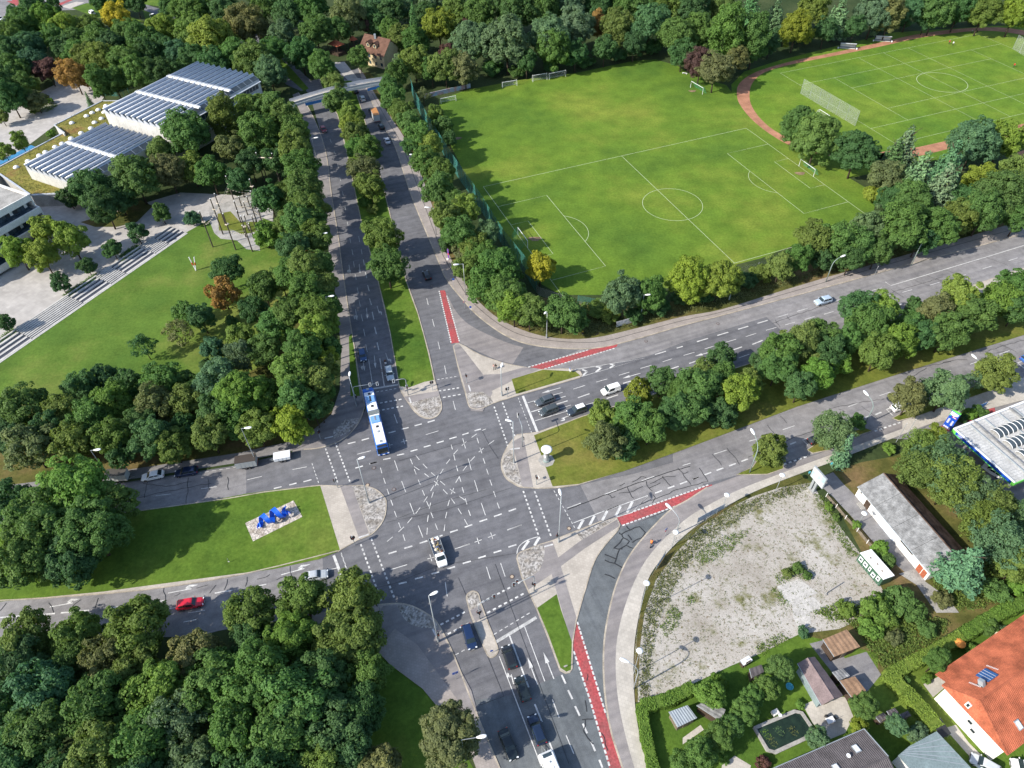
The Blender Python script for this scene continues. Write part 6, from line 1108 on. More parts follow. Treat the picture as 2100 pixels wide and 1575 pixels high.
# ---- signs
M['sign_blue'] = plain('sign_blue', (.02, .09, .42), .4); M['sign_red'] = plain('sign_red', (.55, .03, .04), .4); M['violet'] = plain('violet_print', (.13, .05, .30), .5)
def sign(label, base, plates, h=2.4, rz=-1.4):
    b = at(*base); o = thing('road_sign', label, 'sign', (b.x, b.y, .1), rz, 'road signs'); MB().tube([(0, 0, 0), (0, 0, h)], .035, 7).build('post', M['steel'], o)
    for k, (shape, m_, z, s) in enumerate(plates):
        if shape == 'disc': q = MB().tube([(.04, 0, z), (.065, 0, z)], s, 18)
        elif shape == 'tri': q = MB().add([(.04, -s, z+s*.6), (.04, s, z+s*.6), (.04, 0, z-s), (.06, -s, z+s*.6), (.06, s, z+s*.6), (.06, 0, z-s)], [(0, 1, 2), (5, 4, 3), (0, 3, 4, 1), (1, 4, 5, 2), (2, 5, 3, 0)])
        else: q = MB().box((.05, 0, z), (.025, s*2, s*1.6))
        q.build('plate', M[m_], o)
        if shape == 'disc' and m_ == 'sign_red': MB().tube([(.066, 0, z), (.07, 0, z)], s*.7, 16).build('plate_face', M['wht'], o)
    return o
sign('blue, white and red round signs before the red path', ZO((297, 515))[0], (('disc', 'sign_blue', 2.5, .32), ('disc', 'wht', 1.95, .28), ('disc', 'sign_red', 1.9, .22)), 2.8)
sign('blue round sign on the curved pavement', ZO((500, 845))[0], (('disc', 'sign_blue', 2.4, .32), ('disc', 'wht', 1.8, .2)), 2.6)
sign('blue sign with red disc at the rubble yard bend', ZM((812, 915))[0], (('disc', 'sign_blue', 2.3, .34), ('disc', 'sign_red', 1.7, .30)), 2.6, 2.2)
sign('rectangular dark sign panel on the lower left pavement', ZB((708, 1030))[0], (('rect', 'sign_blue', 2.4, .5),), 2.9, 1.9)
sign('blue arrow sign on the tip of the lower median', ZB((925, 868))[0], (('disc', 'sign_blue', .9, .3),), 1.2, -1.3)
sign('white keep-right bollard on the lower grass tip', ZB((1378, 960))[0], (('rect', 'wht', .8, .3), ('disc', 'sign_red', .8, .22)), 1.2, -1.3)
sign('white keep-right bollard on the grassy point by chevrons', ZA((1403, 720))[0], (('rect', 'wht', .8, .35), ('disc', 'sign_blue', 1.3, .28)), 1.6, .4)
sign('small white sign on the east nose paving', ZA((1213, 1382))[0], (('rect', 'wht', 1.0, .3),), 1.3, .4)
sign('small post on the west grass median', ZJ((200, 1140))[0], (('rect', 'wht', .3, .15),), 1.4)
sign('white sign at the dark upper left corner', (634, 862), (('rect', 'wht', 2.6, .45),), 3.0, -1.2)
sign('thin bus stop pole on the upper east pavement', ZF((1180, 118))[0], (('disc', 'wht', 2.7, .25),), 3.0, -1.)
sign('round blue and red signs on the curved cycle lane post', (953, 633), (('disc', 'sign_red', 2.2, .3),), 2.5, -1.2)
b = at(919, 532); o = thing('banner', 'tall violet feather banner on the avenue pavement', 'banner', (b.x, b.y, .1), -.9)
MB().tube([(0, 0, 0), (0, 0, 3.4), (.25, 0, 3.7)], .025, 6).build('pole', M['steel'], o); MB().box((.32, 0, 2.0), (.6, .03, 3.2)).build('cloth', M['violet'], o, bevel=.01); MB().box((.32, 0, 1.9), (.5, .05, .5)).build('print_panel', M['sign_red'], o); MB().box((0, 0, .08), (.7, .7, .16)).build('foot', M['wht'], o)
# ---- advertising column
b = at(1120.5, 945); o = thing('advertising_column', 'round advertising column with flat white disc on top', 'advertising column', (b.x, b.y, .14))
M['poster'] = surf('posters', (.42, .38, .30), .5, .9, 2.5, .7, .3, c2=(.12, .11, .10), world=False)
MB().lathe([(1.75, -.02), (1.75, .02)], 8).build('plinth', M['concrete'], o); MB().lathe([(.72, .02), (.72, .35), (.62, .38)], 24).build('base', M['steel_green'], o, smooth=False)
MB().lathe([(.61, .36), (.61, 3.3)], 28).build('drum', M['steel'], o)
for k in range(7):
    a0 = k*.9; z0 = .5+(k % 3)*.95
    mb = MB(); 
    vs = [(.625*cos(a0+t), .625*sin(a0+t), z) for t in (0, .2, .4, .6, .78) for z in (z0, z0+.85)]; mb.add(vs, [(2*i, 2*i+2, 2*i+3, 2*i+1) for i in range(4)]).build('poster', M['poster' if k % 2 else 'plate'], o)
MB().lathe([(.66, 3.3), (.70, 3.45), (.3, 3.5), (.3, 3.62), (1.12, 3.66), (1.18, 3.74), (.9, 3.84), (.2, 3.9)], 32).build('top_disc', M['lampglass'], o, smooth=True)
# ---- text
def text_on(parent, body, size, loc, rot, m, name='lettering', depth=.01):
    cu = bpy.data.curves.new(name, 'FONT'); cu.body = body; cu.size = size; cu.extrude = depth; cu.align_x = 'CENTER'; cu.align_y = 'CENTER'; cu.resolution_u = 2
    t = bpy.data.objects.new(name, cu); COL.objects.link(t); dg = bpy.context.evaluated_depsgraph_get(); me = bpy.data.meshes.new_from_object(t.evaluated_get(dg)); bpy.data.objects.remove(t)
    me.materials.clear(); me.materials.append(M[m]); return link(name, me, parent, loc, rot)
# ---- big billboard at the rubble yard
b = at(*ZR((470, 575))[0]); c1 = at(*ZR((500, 250))[0], 6.); a_ = at(*ZR((430, 380))[0], 3.2); e_ = at(*ZR((605, 580))[0], 3.2); d_ = (e_-a_); L = hypot(d_.x, d_.y); rz = atan2(d_.y, d_.x); mid_ = (a_+e_)/2
o = thing('billboard', 'framed billboard on a stout post at the rubble yard corner', 'billboard', (mid_.x, mid_.y, 0), rz)
M['ad'] = surf('poster_print', (.20, .30, .33), .6, .45, 1.5, .5, .4, c2=(.62, .62, .60), world=False)
MB().box((0, .1, 4.7), (L, .35, 3.2)).build('frame', M['steel'], o, bevel=.06); MB().box((0, -.085, 4.7), (L-.35, .03, 2.8)).build('poster', M['ad'], o); MB().box((0, .29, 4.7), (L-.3, .03, 2.8)).build('back_panel', M['coat'], o).color = (.3, .42, .5, 1)
MB().box((-.6, .1, 1.6), (.5, .4, 3.2)).build('post', M['steel'], o); MB().box((.2, .1, 1.6), (.5, .4, 3.2)).build('post', M['steel'], o); MB().box((-.2, .1, .1), (1.8, 1., .25)).build('footing', M['concrete'], o)
# low white wall sign by the hedge
A, B = at(*ZA((1690, 440))[0]), at(*ZA((1803, 408))[0]); rz = atan2((B-A).y, (B-A).x); o = thing('hoarding', 'long white hoarding panel below the trees on upper east pavement', 'hoarding', tuple((A+B)/2), rz)
Lh = (B-A).length; M['hoard'] = surf('hoarding_print', (.55, .56, .57), .5, 1.2, 3, .6, .3, c2=(.20, .22, .24), world=False)
MB().box((0, 0, 1.0), (Lh, .08, 1.7)).build('panel', M['hoard'], o)
for s in (-1, 0, 1): MB().tube([(s*(Lh/2-.1), .1, 0), (s*(Lh/2-.1), .1, 1.9)], .05, 6).build('post', M['steel'], o)
# dog-waste bin, e-scooter lying, grit box
b = at(*ZA((1483, 488))[0]); o = thing('litter_bin', 'yellow topped bin at the hedge on upper pavement', 'bin', (b.x, b.y, .12)); M['yel'] = plain('yellow_plastic', (.55, .42, .04), .5)
MB().tube([(0, 0, 0), (0, 0, 1.3)], .04, 6).build('post', M['steel'], o); MB().box((.0, -.15, .95), (.4, .3, .6)).build('bin', M['black'], o, bevel=.03); MB().box((0, -.15, 1.3), (.44, .34, .1)).build('lid', M['yel'], o)
b = at(*ZA((1572, 485))[0]); o = thing('electric_scooter', 'dark kick scooter standing on the upper pavement', 'scooter', (b.x, b.y, .13), .5)
MB().box((0, 0, .12), (.8, .16, .06)).build('deck', M['black'], o); MB().tube([(.42, 0, .1), (.36, 0, 1.1)], .03, 6).build('stem', M['black'], o); MB().tube([(.36, -.22, 1.1), (.36, .22, 1.1)], .02, 6).build('handlebar', M['black'], o)
for x in (-.45, .45): MB().tube([(x, -.03, .1), (x, .03, .1)], .1, 12).build('wheel', M['tyre'], o)
# ---- blue ribbon sculpture on its pebble bed
bed = ZJ((415, 615), (1065, 310), (1185, 530), (520, 860)); g = G(bed)
o = MB().prism(g, 0, .17).build('pebble_bed', M['gravel_grey']); o['kind'] = 'structure'
A, B = at(*ZJ((560, 660))[0], .5), at(*ZJ((1020, 450))[0], .5); A.z = B.z = 0; ctr = (A+B)/2; u = (B-A).normalized(); Ls = (B-A).length
o = thing('ribbon_sculpture', 'bright blue twisted steel ribbon sculpture on pebble bed', 'sculpture', (ctr.x, ctr.y, .17), atan2(u.y, u.x))
M['sculpt'] = plain('blue_steel', (.010, .10, .62), .3, .5)
N = 130; R0 = 1.25; turns = 2.6; wdt = .95; th = .07; rows = []
for i in range(N):
    t = i/(N-1); a = t*turns*2*pi+pi*1.1; env = R0*(.62+.38*sin(pi*t)); x = (t-.5)*Ls*.86
    rad = Vector((0, cos(a), sin(a))); tan = Vector((Ls*.86/(turns*2*pi), -sin(a)*env, cos(a)*env)).normalized(); side = (Vector((1, 0, 0))*1.0+rad*.25-tan*tan.dot(Vector((1, 0, 0)))).normalized()
    c = Vector((x, rad.y*env, env*.98+rad.z*env+.03)); n = tan.cross(side)
    hw_ = wdt*(.5+.5*min(1, 6*t, 6*(1-t)))/2
    rows.append([c-side*hw_-n*th, c+side*hw_-n*th, c+side*hw_+n*th, c-side*hw_+n*th])
mb = MB(); mb.loft(rows); zmin = min(v.z for v in mb.v)
for v in mb.v: v.z -= zmin
mb.build('ribbon', M['sculpt'], o, smooth=False)
for s, tt in ((-1, .05), (1, .96)):
    MB().box((s*Ls*.40, 0, .45), (.5, 1.1, .06), 0, Matrix.Rotation(s*.7, 3, 'Y')).build('fin', M['sculpt'], o); MB().box((s*Ls*.45, .1, .25), (.1, .9, .55), s*.5).build('foot_plate', M['sculpt'], o)
MB().box((.9, -.5, .12), (.7, .35, .25), .4).build('boulder', M['kerb'], o, bevel=.08)
# ---- V-shaped sign and climbing poles
M['timber'] = surf('weathered_timber', (.10, .085, .07), .25, 1., 6, .9, .1, world=False); M['board'] = plain('pale_board', (.55, .48, .38), .8)
b = at(402, 555); o = thing('v_sculpture', 'white and red V-shaped pole sculpture on the school lawn', 'sculpture', (b.x, b.y, .03))
for s, c in ((-.45, 'wht'), (.75, 'wht')): MB().tube([(0, 0, 0), (s*1.2, .2, 4.4)], .14, 8).build('bar', M[c], o); MB().tube([(s*.5, .09, 1.8), (s*.75, .12, 2.7)], .16, 8).build('red_band', M['sign_red'], o)
poles = [((345, 1375), (187, 930)), ((628, 1410), (480, 960)), ((835, 1430), (700, 990)), ((470, 1215), (318, 775)), ((505, 1110), (368, 712)), ((600, 780), (528, 495)), ((890, 830), (790, 533)), ((655, 950), (610, 805)), ((775, 975), (722, 815)), ((900, 1100), (825, 820)), ((950, 1050), (930, 930)), ((710, 890), (660, 750)), ((810, 890), (765, 752)), ((795, 1175), (735, 980)), ((850, 1265), (760, 1080)), ((880, 900), (840, 680)), ((880, 1160), (845, 990)), ((985, 565), (890, 205)), ((1180, 590), (1092, 212)), ((1020, 550), (1002, 470)), ((755, 1250), (725, 1130)), ((690, 1070), (660, 965))]
PT = []
for i, (b_, t_) in enumerate(poles):
    b, h = pole_h(*ZT(b_, t_)); h = min(max(h, 4), 13.)
    nm = ['at the lawn edge', 'on the gravel', 'at the back of the course'][0 if b_[1] > 1350 else 1 if b_[1] > 850 else 2]
    o = thing('climbing_pole', f'weathered climbing pole {nm}, {ordinal(sorted(poles).index((b_, t_))+1)} from the left', 'pole', (b.x, b.y, .03), group='poles of the rope course')
    MB().tube([(0, 0, 0), (.0, 0, h)], .20, 8, r1=.16).build('shaft', M['timber'], o); MB().lathe([(.16, h), (.17, h+.12), (.05, h+.2)], 10).build('cap', M['wht'], o)
    if i in (0, 1, 3, 4, 5, 6, 2):
        MB().box((.1, 0, h*.72), (1.0, .8, .12), i).build('platform', M['board'], o)
    PT.append((b, h))
M['rope'] = plain('rope', (.20, .22, .20), .9)
for n_, (i, j, f) in enumerate(((3, 4, .7), (5, 6, .55), (0, 3, .7), (1, 2, .6), (4, 5, .7), (7, 8, .9), (8, 9, .9), (11, 12, .9), (13, 14, .8), (9, 10, .8))):
    A = PT[i][0]+Vector((0, 0, PT[i][1]*f)); B = PT[j][0]+Vector((0, 0, PT[j][1]*f)); pts = [A.lerp(B, k/8)-Vector((0, 0, .5*sin(pi*k/8))) for k in range(9)]
    o = thing('rope_bridge', f'rope bridge strung between climbing poles, {ordinal(n_+1)} listed from the lawn side', 'rope bridge', tuple(A), group='rope bridges'); mb = MB(A).tube(pts, .035, 5); mb.tube([p+Vector((0, 0, -.9)) for p in pts], .03, 5); mb.build('rope', M['rope'], o)
    for k in range(1, 8): MB(A).box(pts[k]-Vector((0, 0, .9)), (.5, .18, .06), atan2((B-A).y, (B-A).x)+1.57).build('rung', M['board'], o)
A = PT[17][0]+Vector((0, 0, PT[17][1]-1.5)); B = PT[18][0]+Vector((0, 0, PT[18][1]-1.5)); o = thing('cross_beam', 'pale cross beam between the two tallest back poles', 'beam', tuple(A)); MB(A).tube([A-(B-A).normalized()*.4, B+(B-A).normalized()*.4], .18, 8).build('log', M['board'], o)
# ---- football goals
M['net_green'] = plain('green_net', (.03, .26, .13), .9); M['net_white'] = plain('white_net', (.55, .58, .56), .9)
def goal(label, pl, pr, wd=7.32, hh=2.44, dep=2.0, net='net_white', back=None, name='football_goal', mesh=.28):
    A, B = at(*pl), at(*pr); m_ = (A+B)/2; u = (B-A); u.z = 0; u.normalize(); o = thing(name, label, 'goal', (m_.x, m_.y, .03), atan2(u.y, u.x), 'football goals'); a = wd/2
    MB().tube([(-a, 0, 0), (-a, 0, hh), (a, 0, hh), (a, 0, 0)], .075, 6).build('frame', M['wht'], o)
    s = back or 1; mb = MB(); nb = MB()
    MB().tube([(-a, 0, hh), (-a, s*.6, hh), (-a, s*dep, 0), (a, s*dep, 0), (a, s*.6, hh), (a, 0, hh)], .04, 5).build('net_frame', M['wht' if net == 'net_white' else 'net_green'], o)
    pts = lambda x: [(x, 0, hh), (x, s*.6, hh), (x, s*dep, 0)]
    n = int(wd/mesh)
    for i in range(n+1):
        x = -a+wd*i/n; q = pts(x); nb.tube(q, .012, 3, False)
    for k in range(1, 11): t = k/11; p = Vector((0, s*.6, hh)).lerp(Vector((0, s*dep, 0)), t); nb.tube([(-a, p.y, p.z), (a, p.y, p.z)], .012, 3, False)
    for x in (-a, a):
        for k in range(1, 8): nb.tube([(x, 0, hh*k/8), (x, s*(.6+(dep-.6)*(1-k/8)), hh*k/8)], .012, 3, False)
    q = nb.build('net', M[net], o); q['kind'] = 'stuff'
    return o
gl = lambda s, v0: None
for s, lab in ((-1, 'green-netted goal at the left end of the near football pitch'), (1, 'green-netted goal at the right end of the near football pitch')):
    m_ = PA(s*L_/2, 0); u = ay; o = goal(lab, (1000, 500), (1010, 490), net='net_green', back=-s); o.location = (m_.x, m_.y, .03); o.rotation_euler = (0, 0, atan2(ay.y, ay.x)); o.children[0].name = 'frame'
goal('white goal standing by the corner before the shrubbery', *Z3((50, 540), (118, 580)), net='net_green', back=1)
goal('small white goal at the far left corner by graffiti wall', *Z2((618, 638), (702, 622)), 6.0, 2.0, 1.4, 'net_white', 1)
goal('white goal at the wood edge, middle of three', *Z2((995, 542), (1078, 528)), 6., 2.2, 1.4, 'net_white', 1)
goal('tall white goal at the wood edge beside a twin', *Z2((1182, 505), (1262, 492)), 6., 2.6, 1.4, 'net_white', 1)
goal('wide white goal at the wood edge, rightmost', *Z2((1275, 492), (1385, 470)), 7.3, 2.44, 1.4, 'net_white', 1)
go = goal('white goal on the stadium pitch before the ball fence', (1690, 205), (1720, 225), 7.32, 2.44, 2., 'net_white', 1); m_ = SA(-a_, 0); go.location = (m_.x, m_.y, .03); go.rotation_euler = (0, 0, atan2(sy.y, sy.x))
go = goal('white goal at the far right stadium end', (2090, 100), (2098, 105), 7.32, 2.44, 2., 'net_white', -1); m_ = SA(a_, 0); go.location = (m_.x, m_.y, .03); go.rotation_euler = (0, 0, atan2(sy.y, sy.x))
# ---- ball fences
M['mesh_green'] = plain('green_wire', (.05, .22, .20), .8); M['mesh_grey'] = plain('grey_wire', (.42, .45, .44), .7)
def fence(label, pts, h, m='mesh_green', step=4., cell=.45, name='ball_fence', post=.06, solid_=None, group='fences', wire=.018, world=False):
    g = pts if world else G(pts); o = thing(name, label, 'fence', tuple(g[0]), group=group); org = g[0]; nb = MB(org)
    for a, b in zip(g[:-1], g[1:]):
        L = (b-a).length; n = max(1, round(L/step)); u = (b-a)/L; 
        for i in range(n+1): p = a.lerp(b, i/n); MB(org).tube([p, p+Vector((0, 0, h))], post, 6).build('post', M[m if m != 'mesh_grey' else 'steel'], o)
        k = max(2, int(L/cell))
        for i in range(k+1): p = a.lerp(b, i/k); nb.add([p-u*wire, p+u*wire, p+u*wire+Vector((0, 0, h)), p-u*wire+Vector((0, 0, h))], [(0, 1, 2, 3)])
        kz = max(2, int(h/cell))
        for i in range(kz+1): z = Vector((0, 0, .05+(h-.05)*i/kz)); w_ = Vector((0, 0, wire)); nb.add([a+z-w_, b+z-w_, b+z+w_, a+z+w_], [(0, 1, 2, 3)])
    q = nb.build('wire_mesh', M[m], o); q['kind'] = 'stuff'
    return o
fence('tall blue green ball fence along the left of football pitch', [(845, 190), (852, 215), (880, 268), (930, 350), (985, 430), (1035, 510), (1075, 560), (1100, 600)], 6.0, wire=.045, cell=.4)
fence('lower fence with white top rail at the pitch corner', [(1100, 600), (1105, 605), (1165, 625)], 2.6, 'mesh_grey', 4., .3)
fence('green fence panels showing between the shrubs', [(1185, 622), (1235, 632)], 2.6, 'mesh_green', 3., .25)
fence('grey low fence behind the yellowish trees', [(1300, 615), (1380, 590), (1520, 560), (1620, 530)], 2.0, 'mesh_grey', 5., .4)
A, B = at(*Z3((725, 575))[0]), at(*Z3((1060, 775))[0]); fence('tall white ball-stop fence behind the stadium goal', [A, B], 5.5, 'mesh_grey', 5., .35, 'ball_stop_fence', wire=.02, world=True)
A, B = at(*Z3((2030, 300))[0]), at(*Z3((2110, 350))[0]); fence('tall white ball-stop fence at the right stadium end', [A, B], 5.5, 'mesh_grey', 5., .35, 'ball_stop_fence', wire=.02, world=True)
fence('wire fence between curved footway and rubble yard', [(1490, 1040), (1425, 1085), (1412, 1105), (1385, 1112), (1362, 1140), (1338, 1180), (1315, 1240), (1305, 1300), (1300, 1370), (1303, 1400), (1312, 1440)], 1.8, 'mesh_grey', 3., .35, 'yard_fence', .035, wire=.015)
fence('dark wire fence behind the sports hall', Z(0, 100, 6)((1480, 640), (1640, 500), (2060, 300)), 3., 'mesh_green', 4., .5, wire=.03)
fence('short blue green fence at the hall roof corner', Z(0, 100, 6)((1250, 570), (1450, 585)), 1.5, 'mesh_green', 2., .3, wire=.03)
M['fabric'] = plain('grey_fence_fabric', (.40, .44, .52), .85)
for lab, a, b in (('pale fence screen at the rubble yard bend', (1240, 740), (1420, 640)), ('pale fence screen nearest the square iron cover', (1420, 640), (1600, 550)), ('narrow grey screen lower on the yard fence', (690, 1370), (805, 1190))):
    A, B = at(*ZM(a)[0]), at(*ZM(b)[0]); o = thing('fence_screen', lab, 'screen', tuple(A), group='fence screens'); MB(A).prism([A, B, B+Vector((.03, .05, 0)), A+Vector((.03, .05, 0))], .15, 1.75).build('fabric', M['fabric'], o)
    for q in (A, B): MB(A).tube([q, q+Vector((0, 0, 1.9))], .04, 6).build('post', M['steel'], o)
# wooden plank fence with white caps beside the shed drive
P_ = G(ZR((655, 690), (795, 850), (930, 1010), (1100, 1190), (1240, 1360), (1330, 1450))); M['plank'] = surf('grey_planks', (.20, .17, .13), .3, 1.5, 6, .9, .1, world=False)
for i in range(len(P_)-1):
    o = thing('plank_fence', f'weathered plank fence bay beside the shed drive, {ordinal(i+1)} from the billboard', 'fence', tuple(P_[i]), group='plank fence bays'); d = P_[i+1]-P_[i]
    MB(P_[i]).tube([P_[i], P_[i]+Vector((0, 0, 1.2))], .07, 6).build('post', M['wht'], o)
    for k in range(3): MB(P_[i]).box(P_[i]+d/2+Vector((0, 0, .25+.3*k)), (d.length*.97, .04, .22), atan2(d.y, d.x)).build('plank', M['plank'], o)
# ---- dugouts, graffiti wall, corner details
M['perspex'] = plain('dugout_shell', (.55, .58, .58), .3, .5)
for lab, q in (('left white team shelter beside the cinder track', (1012, 300)), ('right white team shelter beside the cinder track', (1228, 255))):
    b = at(*Z3(q)[0]); o = thing('team_shelter', lab, 'shelter', (b.x, b.y, .03), -.22, 'team shelters'); pr = [(0, 0), (1.2, 0), (1.15, 1.2), (.8, 1.9), (.2, 2.2), (-.6, 2.2), (-.6, 2.12), (.15, 2.1), (.7, 1.82), (1.05, 1.15), (1.1, .08), (0, .08)]
    MB().loft([[Vector((x, y, z)) for y, z in pr] for x in (-3.2, 3.2)]).build('shell', M['perspex'], o); MB().box((0, .6, .45), (5.8, .4, .1)).build('bench', M['black'], o)
    for s in (-1, 1): MB().box((s*3.2, .4, 1.), (.05, 1.4, 1.9)).build('side_panel', M['glass'], o); MB().box((s*3.7, -.3, .3), (.5, .6, .5)).build('box', M['wht'], o)
A, B, C = at(*Z2((510, 605))[0]), at(*Z2((620, 580))[0]), at(*Z2((795, 540))[0]); M['graf'] = surf('graffiti', (.22, .34, .42), .7, .5, 1.2, .8, .2, c2=(.45, .20, .16))
o = thing('graffiti_wall', 'low concrete wall covered in faded graffiti at pitch corner', 'wall', tuple(A)); MB(A).prism([A, B, C, C+Vector((0, .3, 0)), B+Vector((0, .3, 0)), A+Vector((0, .3, 0))], 0, 1.6).build('wall_slab', M['graf'], o)
b = at(1404, 152); o = thing('white_bench', 'white bench at the pitch edge by the shrubbery', 'bench', (b.x, b.y, .03), -.5); MB().box((0, 0, .45), (2., .4, .08)).build('seat', M['wht'], o)
for s in (-.8, .8): MB().box((s, 0, .2), (.1, .35, .42)).build('leg', M['wht'], o)
# utility boxes and cyan pumps near the billboard
for lab, q in (('turquoise bin bag post beside the billboard', (400, 375)), ('turquoise object at the foot of the spruce', (718, 250))):
    b = at(*ZR(q)[0]); M.setdefault('cyan', plain('cyan_plastic', (.08, .38, .48), .5)); o = thing('bag_post', lab, 'post', (b.x, b.y, .1), group='turquoise posts'); MB().tube([(0, 0, 0), (0, 0, 1.)], .04, 6).build('post', M['steel'], o); MB().box((.1, 0, .7), (.35, .2, .6)).build('box', M['cyan'], o, bevel=.03)
for lab, a, b in (('slim mast left of the yellow shrub at filling station', (95, 1015), (195, 805)), ('slim mast right of its twin at filling station', (205, 950), (303, 762))):
    p, h = pole_h(*ZQ(a, b)); o = thing('flag_mast', lab, 'mast', (p.x, p.y, .02), group='masts'); MB().tube([(0, 0, 0), (0, 0, h)], .07, 8, r1=.04).build('shaft', M['steel'], o); MB().lathe([(.06, h), (.07, h+.06), (.01, h+.12)], 8).build('finial', M['wht'], o)
# ================================================================== buildings
M['roofglass'] = glass_mat('roof_glazing', (.045, .06, .07), .42); M['alu'] = plain('aluminium', (.50, .53, .58), .4, .5, .2); M['panelwhite'] = surf('white_panels', (.50, .50, .48), .1, .3, 4, .7, .3, world=False)
M['dome'] = plain('dome_skylight', (.72, .72, .70), .3)
class Frame:
    """local frame: o origin, u along, v across (horizontal unit vectors)"""
    def __init__(s, o, ang_u, ang_v=None): s.o = Vector((o[0], o[1], 0)); s.u = Vector((cos(ang_u), sin(ang_u), 0)); s.v = Vector((cos(ang_v), sin(ang_v), 0)) if ang_v is not None else Vector((s.u.y, -s.u.x, 0))
    def __call__(s, a, b, z): return s.o+s.u*a+s.v*b+Vector((0, 0, z))
def quad(mb, *p): mb.add(p, [tuple(range(len(p)))])
def hall(label, corner, ztop, lu, lv, teeth, bands, z0, name, clere=True):
    fr = Frame(at(*corner, ztop), radians(61.8), radians(-28.4)); o = thing(name, label, 'hall', tuple(fr(0, 0, 0)), group='sports hall'); org = fr(0, 0, 0); tw = lv/teeth; hz = 1.55
    MB(org).prism([fr(0, 0, 0), fr(lu, 0, 0), fr(lu, lv, 0), fr(0, lv, 0)], z0, ztop-.05).build('wall', M['panelwhite'], o)
    # wall panels on the front and left faces
    n = round(lv/2.8); 
    for i in range(n): MB(org).box(fr(-.04, (i+.5)*lv/n, (z0+ztop)/2), (.06, lv/n-.06, ztop-z0-.1), radians(61.8)).build('wall_panel', M['panelwhite'], o)
    for k in range(teeth):
        v0 = k*tw; pr = [(v0+.02, 0), (v0+.02, hz*.9), (v0+.28, hz), (v0+tw-.05, .12), (v0+tw-.05, 0)]
        t = MB(org); t.loft([[fr(a, v, ztop+z) for v, z in pr] for a in (0, lu)]); tb = t.build('shed_roof', M['alu'], o)
        # glazing in bays on the slope, with bars between
        nb = round(lu/3.2); ang = atan2(hz-.12, tw-.33)
        for i in range(nb):
            a0, a1 = i*lu/nb+.08, (i+1)*lu/nb-.08; g = MB(org); p0, p1 = (v0+.55, hz-.06-(.27)*(hz-.12)/(tw-.33)), (v0+tw-.12, .16)
            q = [fr(a0, p0[0], ztop+p0[1]+.05), fr(a0, p1[0], ztop+p1[1]+.05), fr(a1, p1[0], ztop+p1[1]+.05), fr(a1, p0[0], ztop+p0[1]+.05)]
            g.add(q+[x-Vector((0, 0, .08)) for x in q], [(0, 1, 2, 3), (7, 6, 5, 4), (0, 4, 5, 1), (1, 5, 6, 2), (2, 6, 7, 3), (3, 7, 4, 0)]).build('glazing', M['roofglass'], tb)
        MB(org).tube([fr(-.1, v0+.22, ztop+hz-.02), fr(lu+.1, v0+.22, ztop+hz-.02)], .34, 8).build('ridge_tube', M['alu'], tb, smooth=True)
    for a in bands:
        MB(org).box(fr(a, lv/2, ztop+hz+.08), (1.1, lv+.6, .35), radians(61.8)).build('walkway', M['wht'], o)
        for s in (-.5, .5): MB(org).tube([fr(a+s, 0, ztop+hz+.55), fr(a+s, lv, ztop+hz+.55)], .05, 5).build('rail', M['alu'], o)
    if clere:
        MB(org).box(fr(lu/2, lv+.35, ztop-.6), (lu, .7, .25), radians(61.8)).build('eave', M['wht'], o)
        for i in range(int(lu/1.6)): MB(org).box(fr(i*1.6+.9, lv+.03, ztop-1.9), (1.35, .1, 1.6), radians(61.8)).build('window', M['glass'], o)
        for i in range(4): MB(org).tube([fr(2, lv+.5+.25*i, ztop-3.3-.9*i), fr(lu-4, lv+.5+.25*i, ztop-3.3-.9*i)], .22, 7).build('louvre', M['alu'], o)
    return fr
hall('large sports hall with ridged glass roof in three sections', Z1((645, 695))[0], 11., 44.5, 30., 11, (14.8, 29.6), 0, 'sports_hall')
hall('lower gym wing with ridged glass roof beside the meadow roof', Z1((165, 1040))[0], 7.6, 31.5, 24.5, 9, (16.,), 0, 'gym_wing', False)
# planted podium roof
pod = [(-40, 366), (0, 342), (132, 272), (112, 257), (210, 207), (247, 207), (300, 250), (345, 290), (330, 330), (200, 400), (150, 392), (120, 397), (63, 400), (0, 357), (-40, 378)]
g = [at(x, y, 4.2) for x, y in pod]; o = thing('podium', 'low podium with planted meadow roof around the sports halls', 'building', (g[0].x, g[0].y, 0))
MB(o.location).prism(g, 0, 4.1).build('wall', M['concrete'], o); MB(o.location).strip(g, .5, 4.4, True, wall=.45).build('parapet', M['alu'], o)
me = MB(o.location).poly([(p.x, p.y, 4.16) for p in g]).build('meadow_roof', M['roof_green'], o)
for q in ((1300, 695), (1205, 745), (1130, 780), (1060, 820), (880, 905), (1280, 773), (1245, 852), (1160, 900), (1115, 970), (1295, 935), (995, 1030), (870, 1095), (935, 1112), (760, 1160), (675, 1200), (555, 1265), (480, 1305), (340, 1375), (405, 1398), (195, 1450)):
    p = at(*Z(0, 100, 6)(q)[0], 4.6); d = MB(o.location).lathe([(.95, 4.15), (.95, 4.4), (.85, 4.6), (.55, 4.85), (.1, 4.95)], 14, (p.x, p.y, 0)).build('dome_skylight', M['dome'], o, smooth=True)
MB(o.location).prism([at(x, y, 5.2) for x, y in ((113, 257), (133, 272), (131, 274))], 0, 5.2).build('wing_wall', M['panelwhite'], o)
r_ = random.Random(5); P, Nn, T = [], [], []
